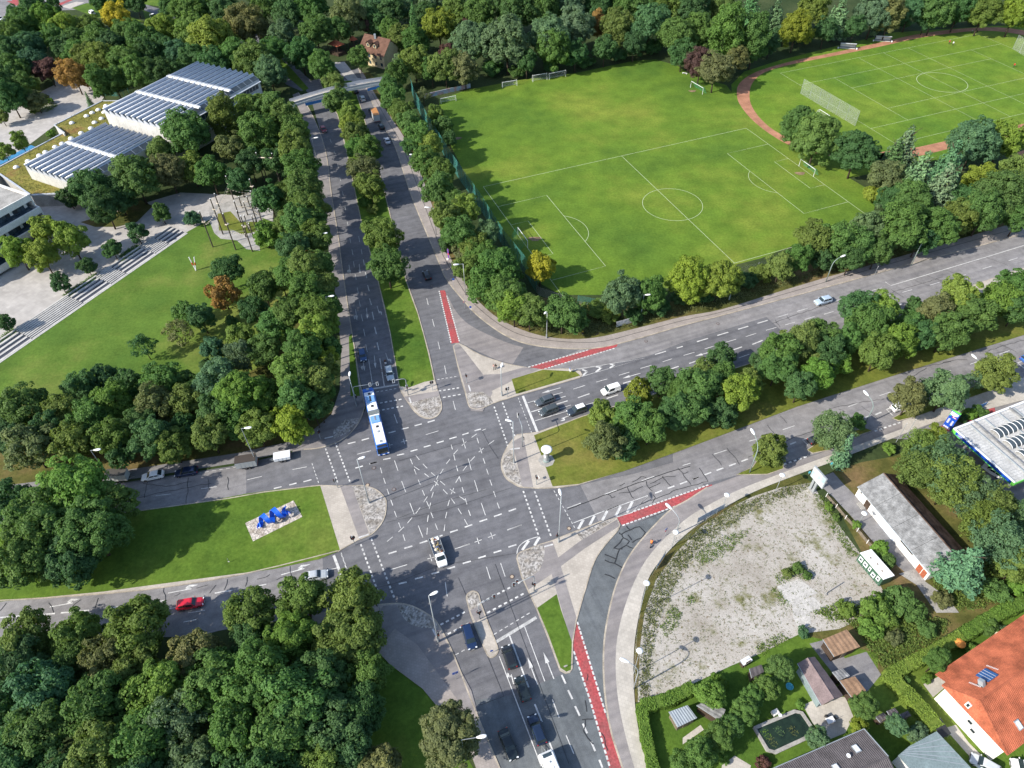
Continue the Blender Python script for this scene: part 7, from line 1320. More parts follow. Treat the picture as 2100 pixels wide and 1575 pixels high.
for _ in range(5200):
    x, y = r_.uniform(0, 245), r_.uniform(205, 402); p = at(x, y, 4.2); q = [(a.x, a.y) for a in g]; ins = False; j = len(q)-1
    for i in range(len(q)):
        if (q[i][1] > p.y) != (q[j][1] > p.y) and p.x < (q[j][0]-q[i][0])*(p.y-q[i][1])/(q[j][1]-q[i][1])+q[i][0]: ins = not ins
        j = i
    if ins: P.append((p.x-g[0].x, p.y-g[0].y, 4.2+r_.random()*.35)); Nn.append((r_.gauss(0, .5), r_.gauss(0, .5), 1)); T.append(min(1, max(0, r_.gauss(.55, .2))))
lf = link('meadow_plants', leaf_mesh('meadow_plants', np.array(P), np.array(Nn), .45, np.array(T), 9), o); lf.color = (.16, .15, .05, 1); lf['kind'] = 'stuff'
# ---- school block with set-back floors, at the left edge
K = at(56, 402, 13.); fr = Frame((K.x, K.y), radians(-118), radians(152)); o = thing('school_building', 'white school block with stepped balconies at the left edge', 'building', (K.x, K.y, 0)); org = o.location
nrm = Vector((cos(radians(-28)), sin(radians(-28)), 0)); LL = 34.
for f in range(4):
    z1 = 13.-3.6*f; z0 = z1-3.6; out = 1.7*f
    fl = [fr(0, 24, 0), fr(LL, 24, 0), fr(LL, -out, 0), fr(0, -out, 0)]
    MB(org).prism([fr(.6, 24, 0), fr(LL, 24, 0), fr(LL, -out+1.0, 0), fr(.6, -out+1.0, 0)], max(z0, 0), z1-.02).build('storey', M['glass'], o)
    MB(org).prism([fr(-.4, -out, 0), fr(LL, -out, 0), fr(LL, -out-.3, 0), fr(-.4, -out-.3, 0)], z1-1.5, z1+.35).build('parapet', M['wall_white'], o)
    MB(org).prism([fr(-.4, 24, 0), fr(LL, 24, 0), fr(LL, -out, 0), fr(-.4, -out, 0)], z1-.5, z1-.12 if f else z1).build('slab', M['concrete'], o)
    MB(org).prism([fr(-.7, 20, 0), fr(-.35, 20, 0), fr(-.35, -out-.3, 0), fr(-.7, -out-.3, 0)], max(z1-3.6, 0), z1+.3).build('end_wall', M['wall_white'], o)
    for i in range(14):
        w_ = MB(org).prism([fr(1+i*2.3, -out+.93, 0), fr(2.9+i*2.3, -out+.93, 0), fr(2.9+i*2.3, -out+.99, 0), fr(1+i*2.3, -out+.99, 0)], max(z0+.3, .1), z1-1.55).build('window', M['trim' if i % 3 else 'glass'], o)
        MB(org).prism([fr(1.05+i*2.3, -out+.9, 0), fr(1.9+i*2.3, -out+.9, 0), fr(1.9+i*2.3, -out+.925, 0), fr(1.05+i*2.3, -out+.925, 0)], max(z0+.4, .2), z1-1.7).build('frame', M['roofglass' if i % 2 else 'wall_white'], w_)
MB(org).prism([fr(.3, 23, 0), fr(LL, 23, 0), fr(LL, .4, 0), fr(.3, .4, 0)], 13., 13.08).build('roof_gravel', M['concrete'], o)
MB(org).prism([fr(-.4, 24, 0), fr(0, 24, 0), fr(0, 0, 0), fr(-.4, 0, 0)], 12.9, 13.4).build('roof_edge', M['wall_white'], o)
# low passage beside it
A = at(65, 400, 4.2); B = at(120, 397, 4.2)
# ---- steps along the plaza
M['step'] = surf('step_concrete', (.50, .49, .47), .12, .5, 5, .85, .2); M['stepdark'] = plain('step_dark_wood', (.05, .055, .075), .8)  # pale concrete bars, and the dark wood tone seen in the gaps between them
lo0, lo1, up0, up1 = at(-30, 763), at(383, 478), at(-30, 727), at(368, 460)
W_s = ((up0-lo0).length+(up1-lo1).length)/2; du = (lo1-lo0).normalized(); dn = Vector((-du.y, du.x, 0)); Ls_ = (lo1-lo0).length
o = thing('bleacher_steps', 'long concrete seating steps between plaza and school lawn', 'steps', tuple(lo0))
flights = [(.0, .06, 1), (.06, .20, 0), (.20, .42, 0), (.205, .42, 1), (.42, .56, 0), (.56, .70, 1), (.70, .86, 0), (.86, .90, 1), (.90, 1., 0)]
sg = [(0, .20, 0), (.20, .44, 1), (.44, .58, 0), (.58, .66, 1), (.66, .82, 0), (.82, .90, 1), (.90, 1., 0)]
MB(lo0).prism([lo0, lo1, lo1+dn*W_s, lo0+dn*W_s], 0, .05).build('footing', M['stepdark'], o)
for a, b, fine in sg:
    n = 9 if fine else 4
    for i in range(n):
        p0 = lo0+du*(a*Ls_+.1)+dn*(i*W_s/n); p1 = lo0+du*(b*Ls_-.1)+dn*(i*W_s/n); wd = W_s/n*(.52 if fine else .42); z = .12+.045*i*(1 if fine else 2.2)
        MB(lo0).prism([p0, p1, p1+dn*wd, p0+dn*wd], .05, z).build('step', M['step'], o)
MB(lo0).prism([lo0-dn*.45, lo1-dn*.45, lo1-dn*.05, lo0-dn*.05], 0, .1).build('edge_slab', M['step'], o); MB(lo0).prism([lo0+dn*W_s, lo1+dn*W_s, lo1+dn*(W_s+.5), lo0+dn*(W_s+.5)], 0, .45).build('edge_slab', M['step'], o)
# ---- footbridge
A, B = at(596, 210, 5.6), at(800, 162, 5.6); d = (B-A); L = d.length; d.normalize(); n = Vector((-d.y, d.x, 0)); o = thing('footbridge', 'pale arched footbridge crossing the avenue with blue soffit panels', 'bridge', (A.x, A.y, 0)); org = o.location
def arch(s0, s1, z0, z1, k=14):
    mb = MB(org); rows = []
    for i in range(k+1):
        t = i/k; c = A+d*L*t; zz_ = 5.0+1.0*sin(pi*t); rows.append([Vector((c.x+n.x*s, c.y+n.y*s, zz_+z)) for s, z in ((s0, z0), (s1, z0), (s1, z1), (s0, z1))])
    return mb.loft(rows)
arch(-1.7, 1.7, -.5, 0).build('deck', M['paving_light'], o); arch(-1.85, -1.68, -.55, .25).build('edge_beam', M['wall_white'], o); arch(1.68, 1.85, -.55, .25).build('edge_beam', M['wall_white'], o)
for s in (-1.75, 1.75):
    arch(s-.03, s+.03, 1.05, 1.15).build('handrail', M['alu'], o); arch(s-.015, s+.015, .3, 1.0).build('railing_panel', M['alu'], o)
M['blue_panel'] = plain('blue_banner', (.05, .22, .55), .6)
for t0, t1 in ((.12, .36), (.74, .88)):
    c0, c1 = A+d*L*t0, A+d*L*t1; MB(org).prism([c0-n*1.9, c1-n*1.9, c1-n*1.87, c0-n*1.87], 3.9, 4.95).build('blue_panel', M['blue_panel'], o)
for t in (.02, .47, .98): c = A+d*L*t; MB(org).box(Vector((c.x, c.y, 2.2)), (.6, 2.4, 4.6), atan2(d.y, d.x)).build('pier', M['concrete'], o)
# ---- roof helper: corrugated or tiled slopes as real ribs
def ribbed(org, p0, p1, p2, p3, step, rad, name, m, parent, along=True):
    """slope p0-p1 (lower edge) to p3-p2 (upper edge) with ribs running up the slope"""
    n_ = (p1-p0).cross(p3-p0).normalized(); n_ = n_ if n_.z > 0 else -n_
    k = max(2, int((p1-p0).length/step)); secs0, secs1 = [], []
    prof = []
    for i in range(k):
        for f, h in ((0, 0), (.25, rad), (.5, rad), (.75, 0)): prof.append(((i+f)/k, h))
    prof.append((1., 0)); mb = MB(org); vs = [p0.lerp(p1, t)+n_*h for t, h in prof]+[p3.lerp(p2, t)+n_*h for t, h in prof]; q = len(prof)
    mb.add(vs, [(i, i+1, i+1+q, i+q) for i in range(q-1)]); mb.add([p-n_*.12 for p in (p0, p1, p2, p3)], [(3, 2, 1, 0)]); return mb.build(name, m, parent)
def tiled(org, p0, p1, p2, p3, rows, cols, m, parent, name='roof_tile', lift=.08):
    """courses of tiles: each course one stepped strip with ribs"""
    n_ = (p1-p0).cross(p3-p0).normalized(); n_ = n_ if n_.z > 0 else -n_
    for r in range(rows):
        a0, a1 = p0.lerp(p3, r/rows), p1.lerp(p2, r/rows); b0, b1 = p0.lerp(p3, (r+1)/rows), p1.lerp(p2, (r+1)/rows); k = max(3, int((a1-a0).length/cols)); vs = []
        for t in [i/(2*k) for i in range(2*k+1)]:
            h = lift if int(round(t*2*k)) % 2 else lift*.35
            vs += [a0.lerp(a1, t)+n_*(h+lift), b0.lerp(b1, t)+n_*h*.6, a0.lerp(a1, t)-n_*.03]
        fs = []
        for i in range(2*k): j = 3*i; fs += [(j, j+3, j+4, j+1), (j, j+2, j+5, j+3)]
        MB(org).add(vs, fs).build(name, m, parent)
M['tile_red'] = surf('red_clay_tiles', (.42, .125, .065), .3, .5, 5, .85, .2, world=False); M['tile_dark'] = surf('brown_grey_tiles', (.11, .10, .105), .2, .6, 6, .85, .2, world=False); M['eternit'] = surf('weathered_fibre_cement', (.26, .265, .27), .3, .8, 3, .9, .2, world=False); M['brownroof'] = surf('brown_roofing', (.30, .19, .12), .2, .7, 5, .8, .2, world=False); M['purple_roof'] = surf('plum_brown_roofing', (.20, .155, .155), .15, .7, 5, .8, .2, world=False); M['litter_roof'] = surf('leaf_covered_roof', (.11, .075, .06), .4, .7, 4, .95, .1, world=False); M['tealroof'] = surf('teal_grey_felt', (.20, .26, .27), .15, .5, 5, .85, .2, world=False); M['darkwood'] = surf('dark_wood', (.07, .05, .038), .2, .8, 6, .9, .1, world=False)
M['solar'] = plain('solar_cells', (.03, .09, .24), .2, .6); M['zinc'] = plain('zinc', (.36, .40, .43), .4, .5, .3)
# ---- house with red hipped roof
P1, P2 = at(*Z9((1545, 1150))[0]), at(*Z9((1895, 1530))[0]); gd = (P2-P1).normalized(); inn = Vector((-gd.y, gd.x, 0)); GW = (P2-P1).length; LEN = 26.
o = thing('red_roof_house', 'white house with bright red tiled roof at lower right', 'house', tuple(P1)); org = o.location
MB(org).prism([P1, P2, P2+inn*LEN, P1+inn*LEN], 0, 4.45).build('wall', M['wall_white'], o)
ov = .55; e0 = P1-gd*ov-inn*.15+Vector((0, 0, 4.5)); e1 = P2+gd*ov-inn*.15+Vector((0, 0, 4.5)); rm = (P1+P2)/2-gd*1.26+inn*.95+Vector((0, 0, 7.4)); rend = rm+inn*LEN; f0 = e0+inn*LEN; f1 = e1+inn*LEN
lw = 1.6; e0l = e0-gd*lw+inn*1.2+Vector((0, 0, -.8)); 
tiled(org, e0, f0, rend, rm, 13, .32, M['tile_red'], o); tiled(org, f1, e1, rm, rend, 15, .32, M['tile_red'], o); tiled(org, e1, e0, rm+gd*.01, rm, 8, .32, M['tile_red'], o)
pl = e0-gd*1.7+inn*.9+Vector((0, 0, -.75)); tiled(org, pl, pl+inn*LEN, e0+inn*(LEN+.9)+Vector((0, 0, .03)), e0+inn*.9+Vector((0, 0, .03)), 4, .32, M['tile_red'], o)
MB(org).tube([rm, rend], .14, 7).build('ridge_cap', M['tile_red'], o); MB(org).tube([e0, rm], .12, 6).build('hip_cap', M['tile_red'], o); MB(org).tube([e1, rm], .12, 6).build('hip_cap', M['tile_red'], o); MB(org).tube([e0, e1], .09, 6).build('gutter', M['zinc'], o)
def onslope(a, b, c, t, s, lift): 
    n_ = (b-a).cross(c-a).normalized(); n_ = n_ if n_.z > 0 else -n_; return a+(b-a)*t+(c-a)*s+n_*lift, n_
def slope_box(a, b, c, t, s, dims, lift, name, m, rot=0):
    p, n_ = onslope(a, b, c, t, s, lift); x = (b-a).normalized(); y = n_.cross(x); R_ = Matrix((x, y, n_)).transposed() @ Matrix.Rotation(rot, 3, 'Z'); return MB(org).box(p, dims, 0, R_).build(name, M[m], o)
sp = slope_box(e0, f0, rm, .215, .55, (2.3, 2.0, .14), .28, 'solar_panel', 'solar')
for k in range(1, 4): p, n_ = onslope(e0, f0, rm, .215, .55, .36); x = (f0-e0).normalized(); y = n_.cross(x); R_ = Matrix((x, y, n_)).transposed(); MB(org).box(p+x*(-1.15+2.3*k/4), (.06, 2.0, .04), 0, R_).build('cell_bar', M['alu'], sp)
slope_box(e0, f0, rm, .125, .68, (.6, .8, 1.2), .5, 'chimney', 'zinc'); slope_box(e0, f0, rm, .13, .66, (1.1, .9, .1), .12, 'chimney_flashing', 'trim')
for t, s0 in ((.105, .42), (.30, .30)):
    for k in range(9): slope_box(e0, f0, rm, t, s0+.035*k, (.28, .07, .05), .17, 'roof_ladder_rung', 'wht')
def hip_window(): 
    p, n_ = onslope(e1, e0, rm, .55, .45, .12); return None
slope_box(e1, e0, rm, .42, .38, (.7, .9, .25), .16, 'roof_window', 'wht'); slope_box(e1, e0, rm, .42, .38, (.4, .6, .06), .30, 'roof_window_pane', 'carglass')
slope_box(f1, e1, rend, .84, .30, (.9, 1.4, .2), .15, 'roof_window', 'zinc'); slope_box(f1, e1, rend, .84, .30, (.6, 1.1, .06), .27, 'roof_window_pane', 'wht')
for t, z in ((.50, 3.0), (.60, 1.9)): MB(org).box(P1+gd*GW*t-inn*.03+Vector((0, 0, z)), (.7, .06, .6), atan2(gd.y, gd.x)).build('window', M['carglass'], o)
# ---- dark tiled house at the bottom edge
q = [at(*p, 3.4) for p in Z9((540, 1585), (1115, 1335), (1310, 1510))]; uu = (q[1]-q[0]); uu.z = 0; LN = 16.5; uu.normalize(); vv = Vector((uu.y, -uu.x, 0)); c0 = q[1]-uu*LN
o = thing('dark_roof_house', 'house with brown grey corrugated roof at the bottom edge', 'house', (c0.x, c0.y, 0)); org = o.location
MB(org).prism([c0+uu*.4+vv*.4, q[1]-uu*.4+vv*.4, q[1]-uu*.4+vv*9, c0+uu*.4+vv*9], 0, 3.3).build('wall', M['wall_white'], o)
up_ = vv*4.6+Vector((0, 0, 1.5)); ribbed(org, c0, q[1], q[1]+up_, c0+up_, .3, .07, 'roof', M['tile_dark'], o); dn_ = vv*4.6+Vector((0, 0, -1.5)); ribbed(org, c0+up_+dn_, q[1]+up_+dn_, q[1]+up_, c0+up_, .3, .07, 'roof', M['tile_dark'], o)
MB(org).tube([c0+up_, q[1]+up_], .13, 6).build('ridge_cap', M['tile_dark'], o); MB(org).tube([c0, q[1]], .09, 6).build('gutter', M['zinc'], o); MB(org).box((q[1]+q[1]+up_)/2+Vector((0, 0, .03)), (.12, up_.length, .22), 0, Matrix((uu, up_.normalized(), uu.cross(up_.normalized()))).transposed()).build('bargeboard', M['zinc'], o)
for t, s in ((.80, .45), (.52, .72)): slope_box(c0, q[1], c0+up_, t, s, (.9, 1.2, .18), .14, 'roof_window', 'zinc'); slope_box(c0, q[1], c0+up_, t, s, (.65, .95, .06), .25, 'roof_window_pane', 'wht')
p, n_ = onslope(c0, q[1], c0+up_, .68, .55, .1); sdz = MB(org).lathe([(.05, 0), (.2, .06), (.32, .16)], 14, p+Vector((0, 0, .3))).build('satellite_dish', M['wht'], o); MB(org).tube([p, p+Vector((0, 0, .35))], .03, 6).build('dish_post', M['steel'], o)
# ---- teal flat roof
g = [at(*p, 3.0) for p in Z9((1330, 1500), (1395, 1445), (1560, 1355), (1790, 1600), (1560, 1760))]; o = thing('teal_garage', 'flat garage with teal grey felt roof beside dark tiled house', 'garage', (g[0].x, g[0].y, 0)); org = o.location
MB(org).prism(g, 0, 2.95).build('wall', M['wall_white'], o); MB(org).prism([p+(p-sum(g, Vector())/5)*.03 for p in g], 2.95, 3.08).build('roof', M['tealroof'], o)
for k in range(1, 6): MB(org).strip([g[2].lerp(g[3], k/6), g[1].lerp(g[0], k/6)], .1, 3.1).build('felt_seam', M['zinc'], o)
g = [at(*p, 1.2) for p in Z9((1530, 1310), (1580, 1275), (1645, 1370), (1590, 1400))]; o = thing('dark_canopy', 'small black sloping canopy between garage and white house', 'canopy', (g[0].x, g[0].y, 0)); MB(o.location).prism(g, 1.6, 1.7).build('roof', M['trim'], o)
for p in g: MB(o.location).tube([Vector((p.x, p.y, 0)), Vector((p.x, p.y, 1.62))], .05, 6).build('post', M['zinc'], o)
# ---- long shed
E0, E1 = at(1758.6, 998, 2.8), at(1908, 1178, 2.8); u = (E1-E0).normalized(); n = Vector((-u.y, u.x, 0)); LN = (E1-E0).length
o = thing('long_shed', 'long white shed with weathered corrugated grey roof', 'shed', (E0.x, E0.y, 0)); org = o.location; G0 = E0+n*5.2+Vector((0, 0, 2.2)); G1 = E1+n*5.2+Vector((0, 0, 2.2)); B0 = E0+n*9.4+Vector((0, 0, -.2)); B1 = E1+n*9.4+Vector((0, 0, -.2))
a0, a1, b0_, b1_ = (Vector((p.x, p.y, 0)) for p in (E0+u*.2+n*.35, E1-u*.2+n*.35, E0+u*.2+n*9., E1-u*.2+n*9.))
MB(org).prism([a0, a1, b1_, b0_], 0, 2.6).build('wall', M['wall_white'], o)
for w0, w1 in ((a0, b0_), (a1, b1_)): mb = MB(org); mid_ = w0.lerp(w1, .56); mb.add([w0+Vector((0, 0, 2.55)), w1+Vector((0, 0, 2.55)), mid_+Vector((0, 0, 4.7))], [(0, 1, 2)]); mb.build('gable', M['wall_white'], o)
for k in range(4):
    t0, t1 = k/4, (k+1)/4; ribbed(org, E0.lerp(E1, t0), E0.lerp(E1, t1-.003), G0.lerp(G1, t1-.003), G0.lerp(G1, t0), .26, .06, 'roof_sheet', M['eternit'], o); 
ribbed(org, B0, B1, G1, G0, .3, .05, 'leafy_slope', M['litter_roof'], o); MB(org).tube([G0, G1], .14, 6).build('ridge_cap', M['litter_roof'], o)
for t, w_, h, z, m_ in ((.16, 1.2, 2.1, 1.05, 'darkwood'), (.70, 3.2, .6, 2.2, 'trim'), (.90, 1.0, 1.9, 1.0, 'tile_red'), (.955, .9, 1.9, 1.0, 'tile_red')):
    MB(org).box(a0.lerp(a1, t)+Vector((0, 0, z))-n*.03, (w_, .08, h), atan2(u.y, u.x)).build('door' if h > 1 else 'window_band', M[m_], o)
q = MB(org).box(a0.lerp(a1, .46)+Vector((0, 0, 1.3))-n*.025, (4.2, .05, 2.5), atan2(u.y, u.x)).build('blue_wall_panel', M['coat'], o); q.color = (.52, .58, .64, 1)
MB(org).box(a0.lerp(a1, .045)+Vector((0, 0, 2.1))-n*.04, (.35, .06, .35), atan2(u.y, u.x)).build('round_vent', M['trim'], o); MB(org).tube([E0-Vector((0, 0, .05)), E1-Vector((0, 0, .05))], .08, 6).build('gutter', M['zinc'], o); MB(org).box(a0.lerp(a1, .13)-n*.6+Vector((0, 0, .12)), (1.6, .9, .24), atan2(u.y, u.x)).build('door_step', M['concrete'], o)
E0, E1 = at(1890, 1150, 2.2), at(1915, 1185, 2.2)
# ---- site container
g = [at(*p, 2.7) for p in ((1765, 1134), (1787, 1127), (1834, 1180), (1812, 1188))]; o = thing('site_container', 'green site container with white roof beside the scrub', 'container', (g[0].x, g[0].y, 0)); org = o.location
q = MB(org).prism(g, .15, 2.55).build('wall', M['coat'], o); q.color = (.04, .095, .06, 1); c = sum(g, Vector())/4; MB(org).prism([p+(p-c)*.02 for p in g], 2.55, 2.75).build('roof', M['wht'], o)
d = (g[2]-g[1]).normalized(); side = g[3]-g[0]; nn = Vector((-side.y, side.x, 0)).normalized(); nn = nn if nn.dot(c-g[0]) < 0 else -nn
for t, w_, hz_ in ((.12, .8, 1.5), (.32, .9, 1.5), (.50, .5, 1.6), (.68, .8, 1.2), (.86, .7, 1.6)):
    p = g[0].lerp(g[3], t); p.z = hz_; wn = MB(org).box(p+nn*.03, (w_, .06, 1.1), atan2(side.y, side.x)).build('window', M['wht'], o); MB(org).box(p+nn*.07, (w_*.55, .04, .5), atan2(side.y, side.x)).build('pane', M['glass'], wn)
for i in range(9):
    p = g[0].lerp(g[3], (i+.5)/9); p.z = .5; MB(org).box(p+nn*.02, (.06, .05, .6), atan2(side.y, side.x)).build('rib', M['steel_green'], o)
for t, s in ((.25, .4), (.5, .5), (.75, .4)): p = g[0].lerp(g[3], t)+(g[1]-g[0])*s; p.z = 2.76; MB(org).lathe([(.18, 0), (.15, .03)], 9, p).build('rust_spot', M['bare'], o)
# ---- garden huts
def hut(label, corners, z, rise, m, wall='darkwood', ridge=None, ribs=.5, name='garden_hut'):
    g = [at(*p, z) for p in corners]; o = thing(name, label, 'hut', (g[0].x, g[0].y, 0), group='garden huts'); org = o.location; c = sum(g, Vector())/4
    MB(org).prism([c+(p-c)*.86 for p in g], 0, z-.1).build('wall', M[wall], o)
    if ridge:
        r0, r1 = (g[0]+g[1])/2+Vector((0, 0, rise)), (g[3]+g[2])/2+Vector((0, 0, rise)); ribbed(org, g[0], g[3], r1, r0, ribs*1.6, .035, 'roof', M[m], o); ribbed(org, g[2], g[1], r0, r1, ribs*1.6, .035, 'roof', M[m], o); MB(org).tube([r0, r1], .07, 6).build('ridge_cap', M[m], o)
    else: ribbed(org, g[0], g[1], g[2]+Vector((0, 0, rise)), g[3]+Vector((0, 0, rise)), ribs*1.6, .035, 'roof', M[m], o)
    MB(org).tube([g[3], g[0]], .06, 6).build('gutter', M['zinc'], o); MB(org).box(c+(g[3]-g[0]).normalized()*0+Vector((0, 0, -z+1.)), (.05, .05, 2.), 0).build('corner_post', M['darkwood'], o)
    d_ = (g[2]+g[3])/2; dd = c+(d_-c)*.87; MB(org).box(Vector((dd.x, dd.y, 1.)), (.9, .1, 1.9), atan2((g[2]-g[3]).y, (g[2]-g[3]).x)).build('door', M['plank'], o)
hut('brown flat-roofed hut at the top of the allotments', Z9((862, 785), (1010, 722), (1090, 830), (932, 892)), 2.6, .15, 'brownroof')
hut('plum brown gabled hut above the pond', Z9((705, 932), (812, 890), (988, 1132), (852, 1190)), 2.5, .9, 'purple_roof', 'tealroof', True, .9)
hut('light brown lean-to roof beside the gabled hut', Z9((965, 1040), (1060, 1010), (1128, 1100), (1040, 1142)), 2.2, .1, 'brownroof')
hut('grey lean-to roof beside the light brown one', Z9((920, 985), (985, 962), (1028, 1008), (962, 1038)), 2.1, .1, 'eternit', ribs=.25)
hut('grey hut with mossy roof under the garden tree', Z9((85, 1190), (150, 1160), (262, 1220), (235, 1288)), 2.4, .3, 'eternit', ribs=.4)
hut('white metal carport roof beside the long hedge', Z9((-85, 1230), (30, 1188), (88, 1268), (-30, 1325)), 2.2, .1, 'zinc', 'plank', ribs=.25)
hut('tiny dark hut with striped roof below the yard fence', Z9((410, 965), (485, 938), (500, 985), (425, 1022)), 2.0, .1, 'tile_dark', ribs=.4)
hut('small white board roof at the rubble yard edge', Z9((352, 915), (405, 882), (432, 912), (375, 945)), 1.4, .05, 'wht', ribs=.4)
hut('first dark compost shed below the hedge corner', Z9((1185, 1260), (1235, 1232), (1268, 1270), (1215, 1295)), 1.5, .15, 'tile_dark', ribs=.3)
hut('second dark compost shed below the hedge corner', Z9((1255, 1225), (1305, 1205), (1330, 1240), (1280, 1265)), 1.5, .15, 'tile_dark', ribs=.3)
hut('third dark compost shed nearest the hedge', Z9((1335, 1245), (1385, 1222), (1405, 1255), (1355, 1275)), 1.4, .15, 'tile_dark', ribs=.3)
# pond with stone edge
M['pond'] = plain('pond_water', (.018, .035, .020), .08, .5, var=.3, s=1.); pp = Z9((430, 1330), (690, 1222), (735, 1232), (805, 1335), (782, 1388), (562, 1490), (512, 1475)); g = G(pp); o = thing('garden_pond', 'dark green garden pond with stone rim and water lilies', 'pond', (g[0].x, g[0].y, 0)); org = o.location
c = sum(g, Vector())/7; MB(org).prism(g, .0, .16).build('basin', M['concrete'], o); inner = [c+(p-c)*.88 for p in g]; MB(org).poly([(p.x, p.y, .19) for p in inner]).build('water', M['pond'], o); MB(org).strip([c+(p-c)*.94 for p in g], .55, .34, True, wall=.3).build('rim', M['concrete'], o)
for q_, cl in (((515, 1365), 'b'), ((595, 1345), 's'), ((680, 1345), 'n'), ((552, 1412), 'n')):
    p = at(*Z9(q_)[0], .2); r_ = np.random.RandomState(3); n_ = 36; P = np.stack([r_.normal(scale=.35, size=n_)+p.x-org.x, r_.normal(scale=.35, size=n_)+p.y-org.y, .21+r_.uniform(0, .05, n_)], 1); lf = link('water_lilies', leaf_mesh('water_lilies', P, np.tile([0, 0, 1.], (n_, 1)), .22, r_.uniform(.3, .8, n_), 2), o); lf.color = (*C_[cl][0], 1)
p = at(*Z9((565, 1240))[0]); o = thing('fountain_figure', 'white box fountain at the pond head', 'fountain', (p.x, p.y, .1)); MB().box((0, 0, .35), (1.1, .8, .7), .4).build('box', M['wall_white'], o, bevel=.05); MB().lathe([(.08, .7), (.06, 1.1), (.3, 1.2), (.25, 1.25)], 12, (.4, -.7, 0)).build('bowl', M['wht'], o)
p = at(*Z9((900, 1290))[0]); o = thing('garden_table', 'white garden table on the slab terrace', 'table', (p.x, p.y, .05), .3); MB().box((0, 0, .74), (1.3, .9, .06)).build('top', M['wht'], o)
for x in (-.55, .55):
    for y in (-.35, .35): MB().box((x, y, .36), (.06, .06, .72)).build('leg', M['wht'], o)
for lab, q_, a in (('dark garden chair left of the white table', (880, 1265), .5), ('dark garden chair below the white table', (930, 1275), 2.)):
    p = at(*Z9(q_)[0]); o = thing('garden_chair', lab, 'chair', (p.x, p.y, .05), a, 'garden chairs'); MB().box((0, 0, .45), (.5, .5, .06)).build('seat', M['black'], o); MB().box((-.24, 0, .8), (.05, .5, .6)).build('backrest', M['black'], o)
    for x in (-.2, .2):
        for y in (-.2, .2): MB().box((x, y, .22), (.05, .05, .44)).build('leg', M['black'], o)
for lab, q_, c in (('orange parasol on the lawn behind the house', (1680, 835), (.65, .25, .06)), ('pale cream parasol beside the garden shrubs', (1925, 795), (.7, .62, .45))):
    p = at(*Z9(q_)[0]); o = thing('parasol', lab, 'parasol', (p.x, p.y, .03), group='parasols'); MB().tube([(0, 0, 0), (0, 0, 2.1)], .03, 6).build('pole', M['wht'], o); q = MB().lathe([(.9, 1.75), (.88, 1.8), (.4, 2.05), (.03, 2.2)], 10).build('canopy', M['cloth'], o); q.color = (*c, 1)
p = at(*Z9((655, 1078))[0]); o = thing('satellite_bowl', 'turquoise paddling tub on the garden lawn', 'tub', (p.x, p.y, .03)); MB().lathe([(.5, 0), (.62, .35), (.56, .35), (.46, .08)], 18).build('tub', M['cyan'], o)
p = at(*Z9((885, 500))[0]); o = thing('leaning_post', 'leaning concrete post beside the broken slab', 'post', (p.x, p.y, .03)); MB().tube([(-.3, -.2, 0), (.6, .5, 2.6)], .09, 7).build('shaft', M['concrete'], o); MB().box((-.3, -.2, .1), (.5, .5, .2)).build('foot', M['concrete'], o)
# ---- filling station canopy, pylon
c0 = at(*ZQ((740, 868))[0], 5.6); u = Vector((cos(radians(-68.8)), sin(radians(-68.8)), 0)); v = Vector((cos(radians(20.8)), sin(radians(20.8)), 0)); LU, LV = 14.8, 32.; o = thing('station_canopy', 'filling station canopy with white roof and blue green fascia', 'canopy', (c0.x, c0.y, 0)); org = o.location
X = lambda a, b, z: Vector((c0.x, c0.y, 0))+u*a+v*b+Vector((0, 0, z)); ru = atan2(u.y, u.x); rv = atan2(v.y, v.x); M['eternit_pale'] = surf('pale_roof_sheet', (.50, .50, .49), .15, .4, 3, .8, .2, world=False); M['fgreen'] = plain('fascia_green', (.16, .62, .10), .4); M['fblue'] = plain('fascia_blue', (.01, .07, .42), .4)
MB(org).box(X(LU/2, LV/2, 5.15), (LU-.2, LV-.2, .5), ru).build('deck', M['eternit_pale'], o)
MB(org).box(X(LU/2, -.06, 5.25), (LU+.2, .14, .75), ru).build('fascia', M['fblue'], o); MB(org).box(X(LU/2, -.07, 4.80), (LU+.24, .2, .18), ru).build('fascia_edge', M['fgreen'], o); MB(org).box(X(LU/2, .05, 5.72), (LU+.2, .4, .16), ru).build('fascia_cap', M['wht'], o)
MB(org).box(X(.35, -.075, 5.25), (.9, .15, .76), ru).build('green_corner', M['fgreen'], o); MB(org).box(X(LU-.1, -.075, 5.25), (.6, .16, .78), ru).build('green_corner', M['fgreen'], o)
MB(org).box(X(LU+.06, LV/2, 5.25), (.14, LV, .75), ru+0).build('fascia', M['fgreen'], o); MB(org).box(X(-.05, LV/2, 5.6), (.45, LV, .35), ru).build('fascia', M['wht'], o)
text_on(o, 'OMV', .62, tuple(X(2.0, -.15, 5.24)-org), (radians(90), 0, ru), 'wht')
for i in range(22): MB(org).box(X(.9+i*(LU-1.6)/21, LV/2, 5.43), (.03, LV-1.2, .06), ru).build('roof_rib', M['zinc'], o)
for i in range(1, 8): MB(org).box(X(LU/2, i*4., 5.62), (LU-.6, .16, .30), ru).build('purlin', M['zinc'], o)
for b_ in (5.2, 15.): MB(org).box(X(LU/2, b_, 5.85), (LU, .35, .28), ru).build('beam', M['eternit'], o)
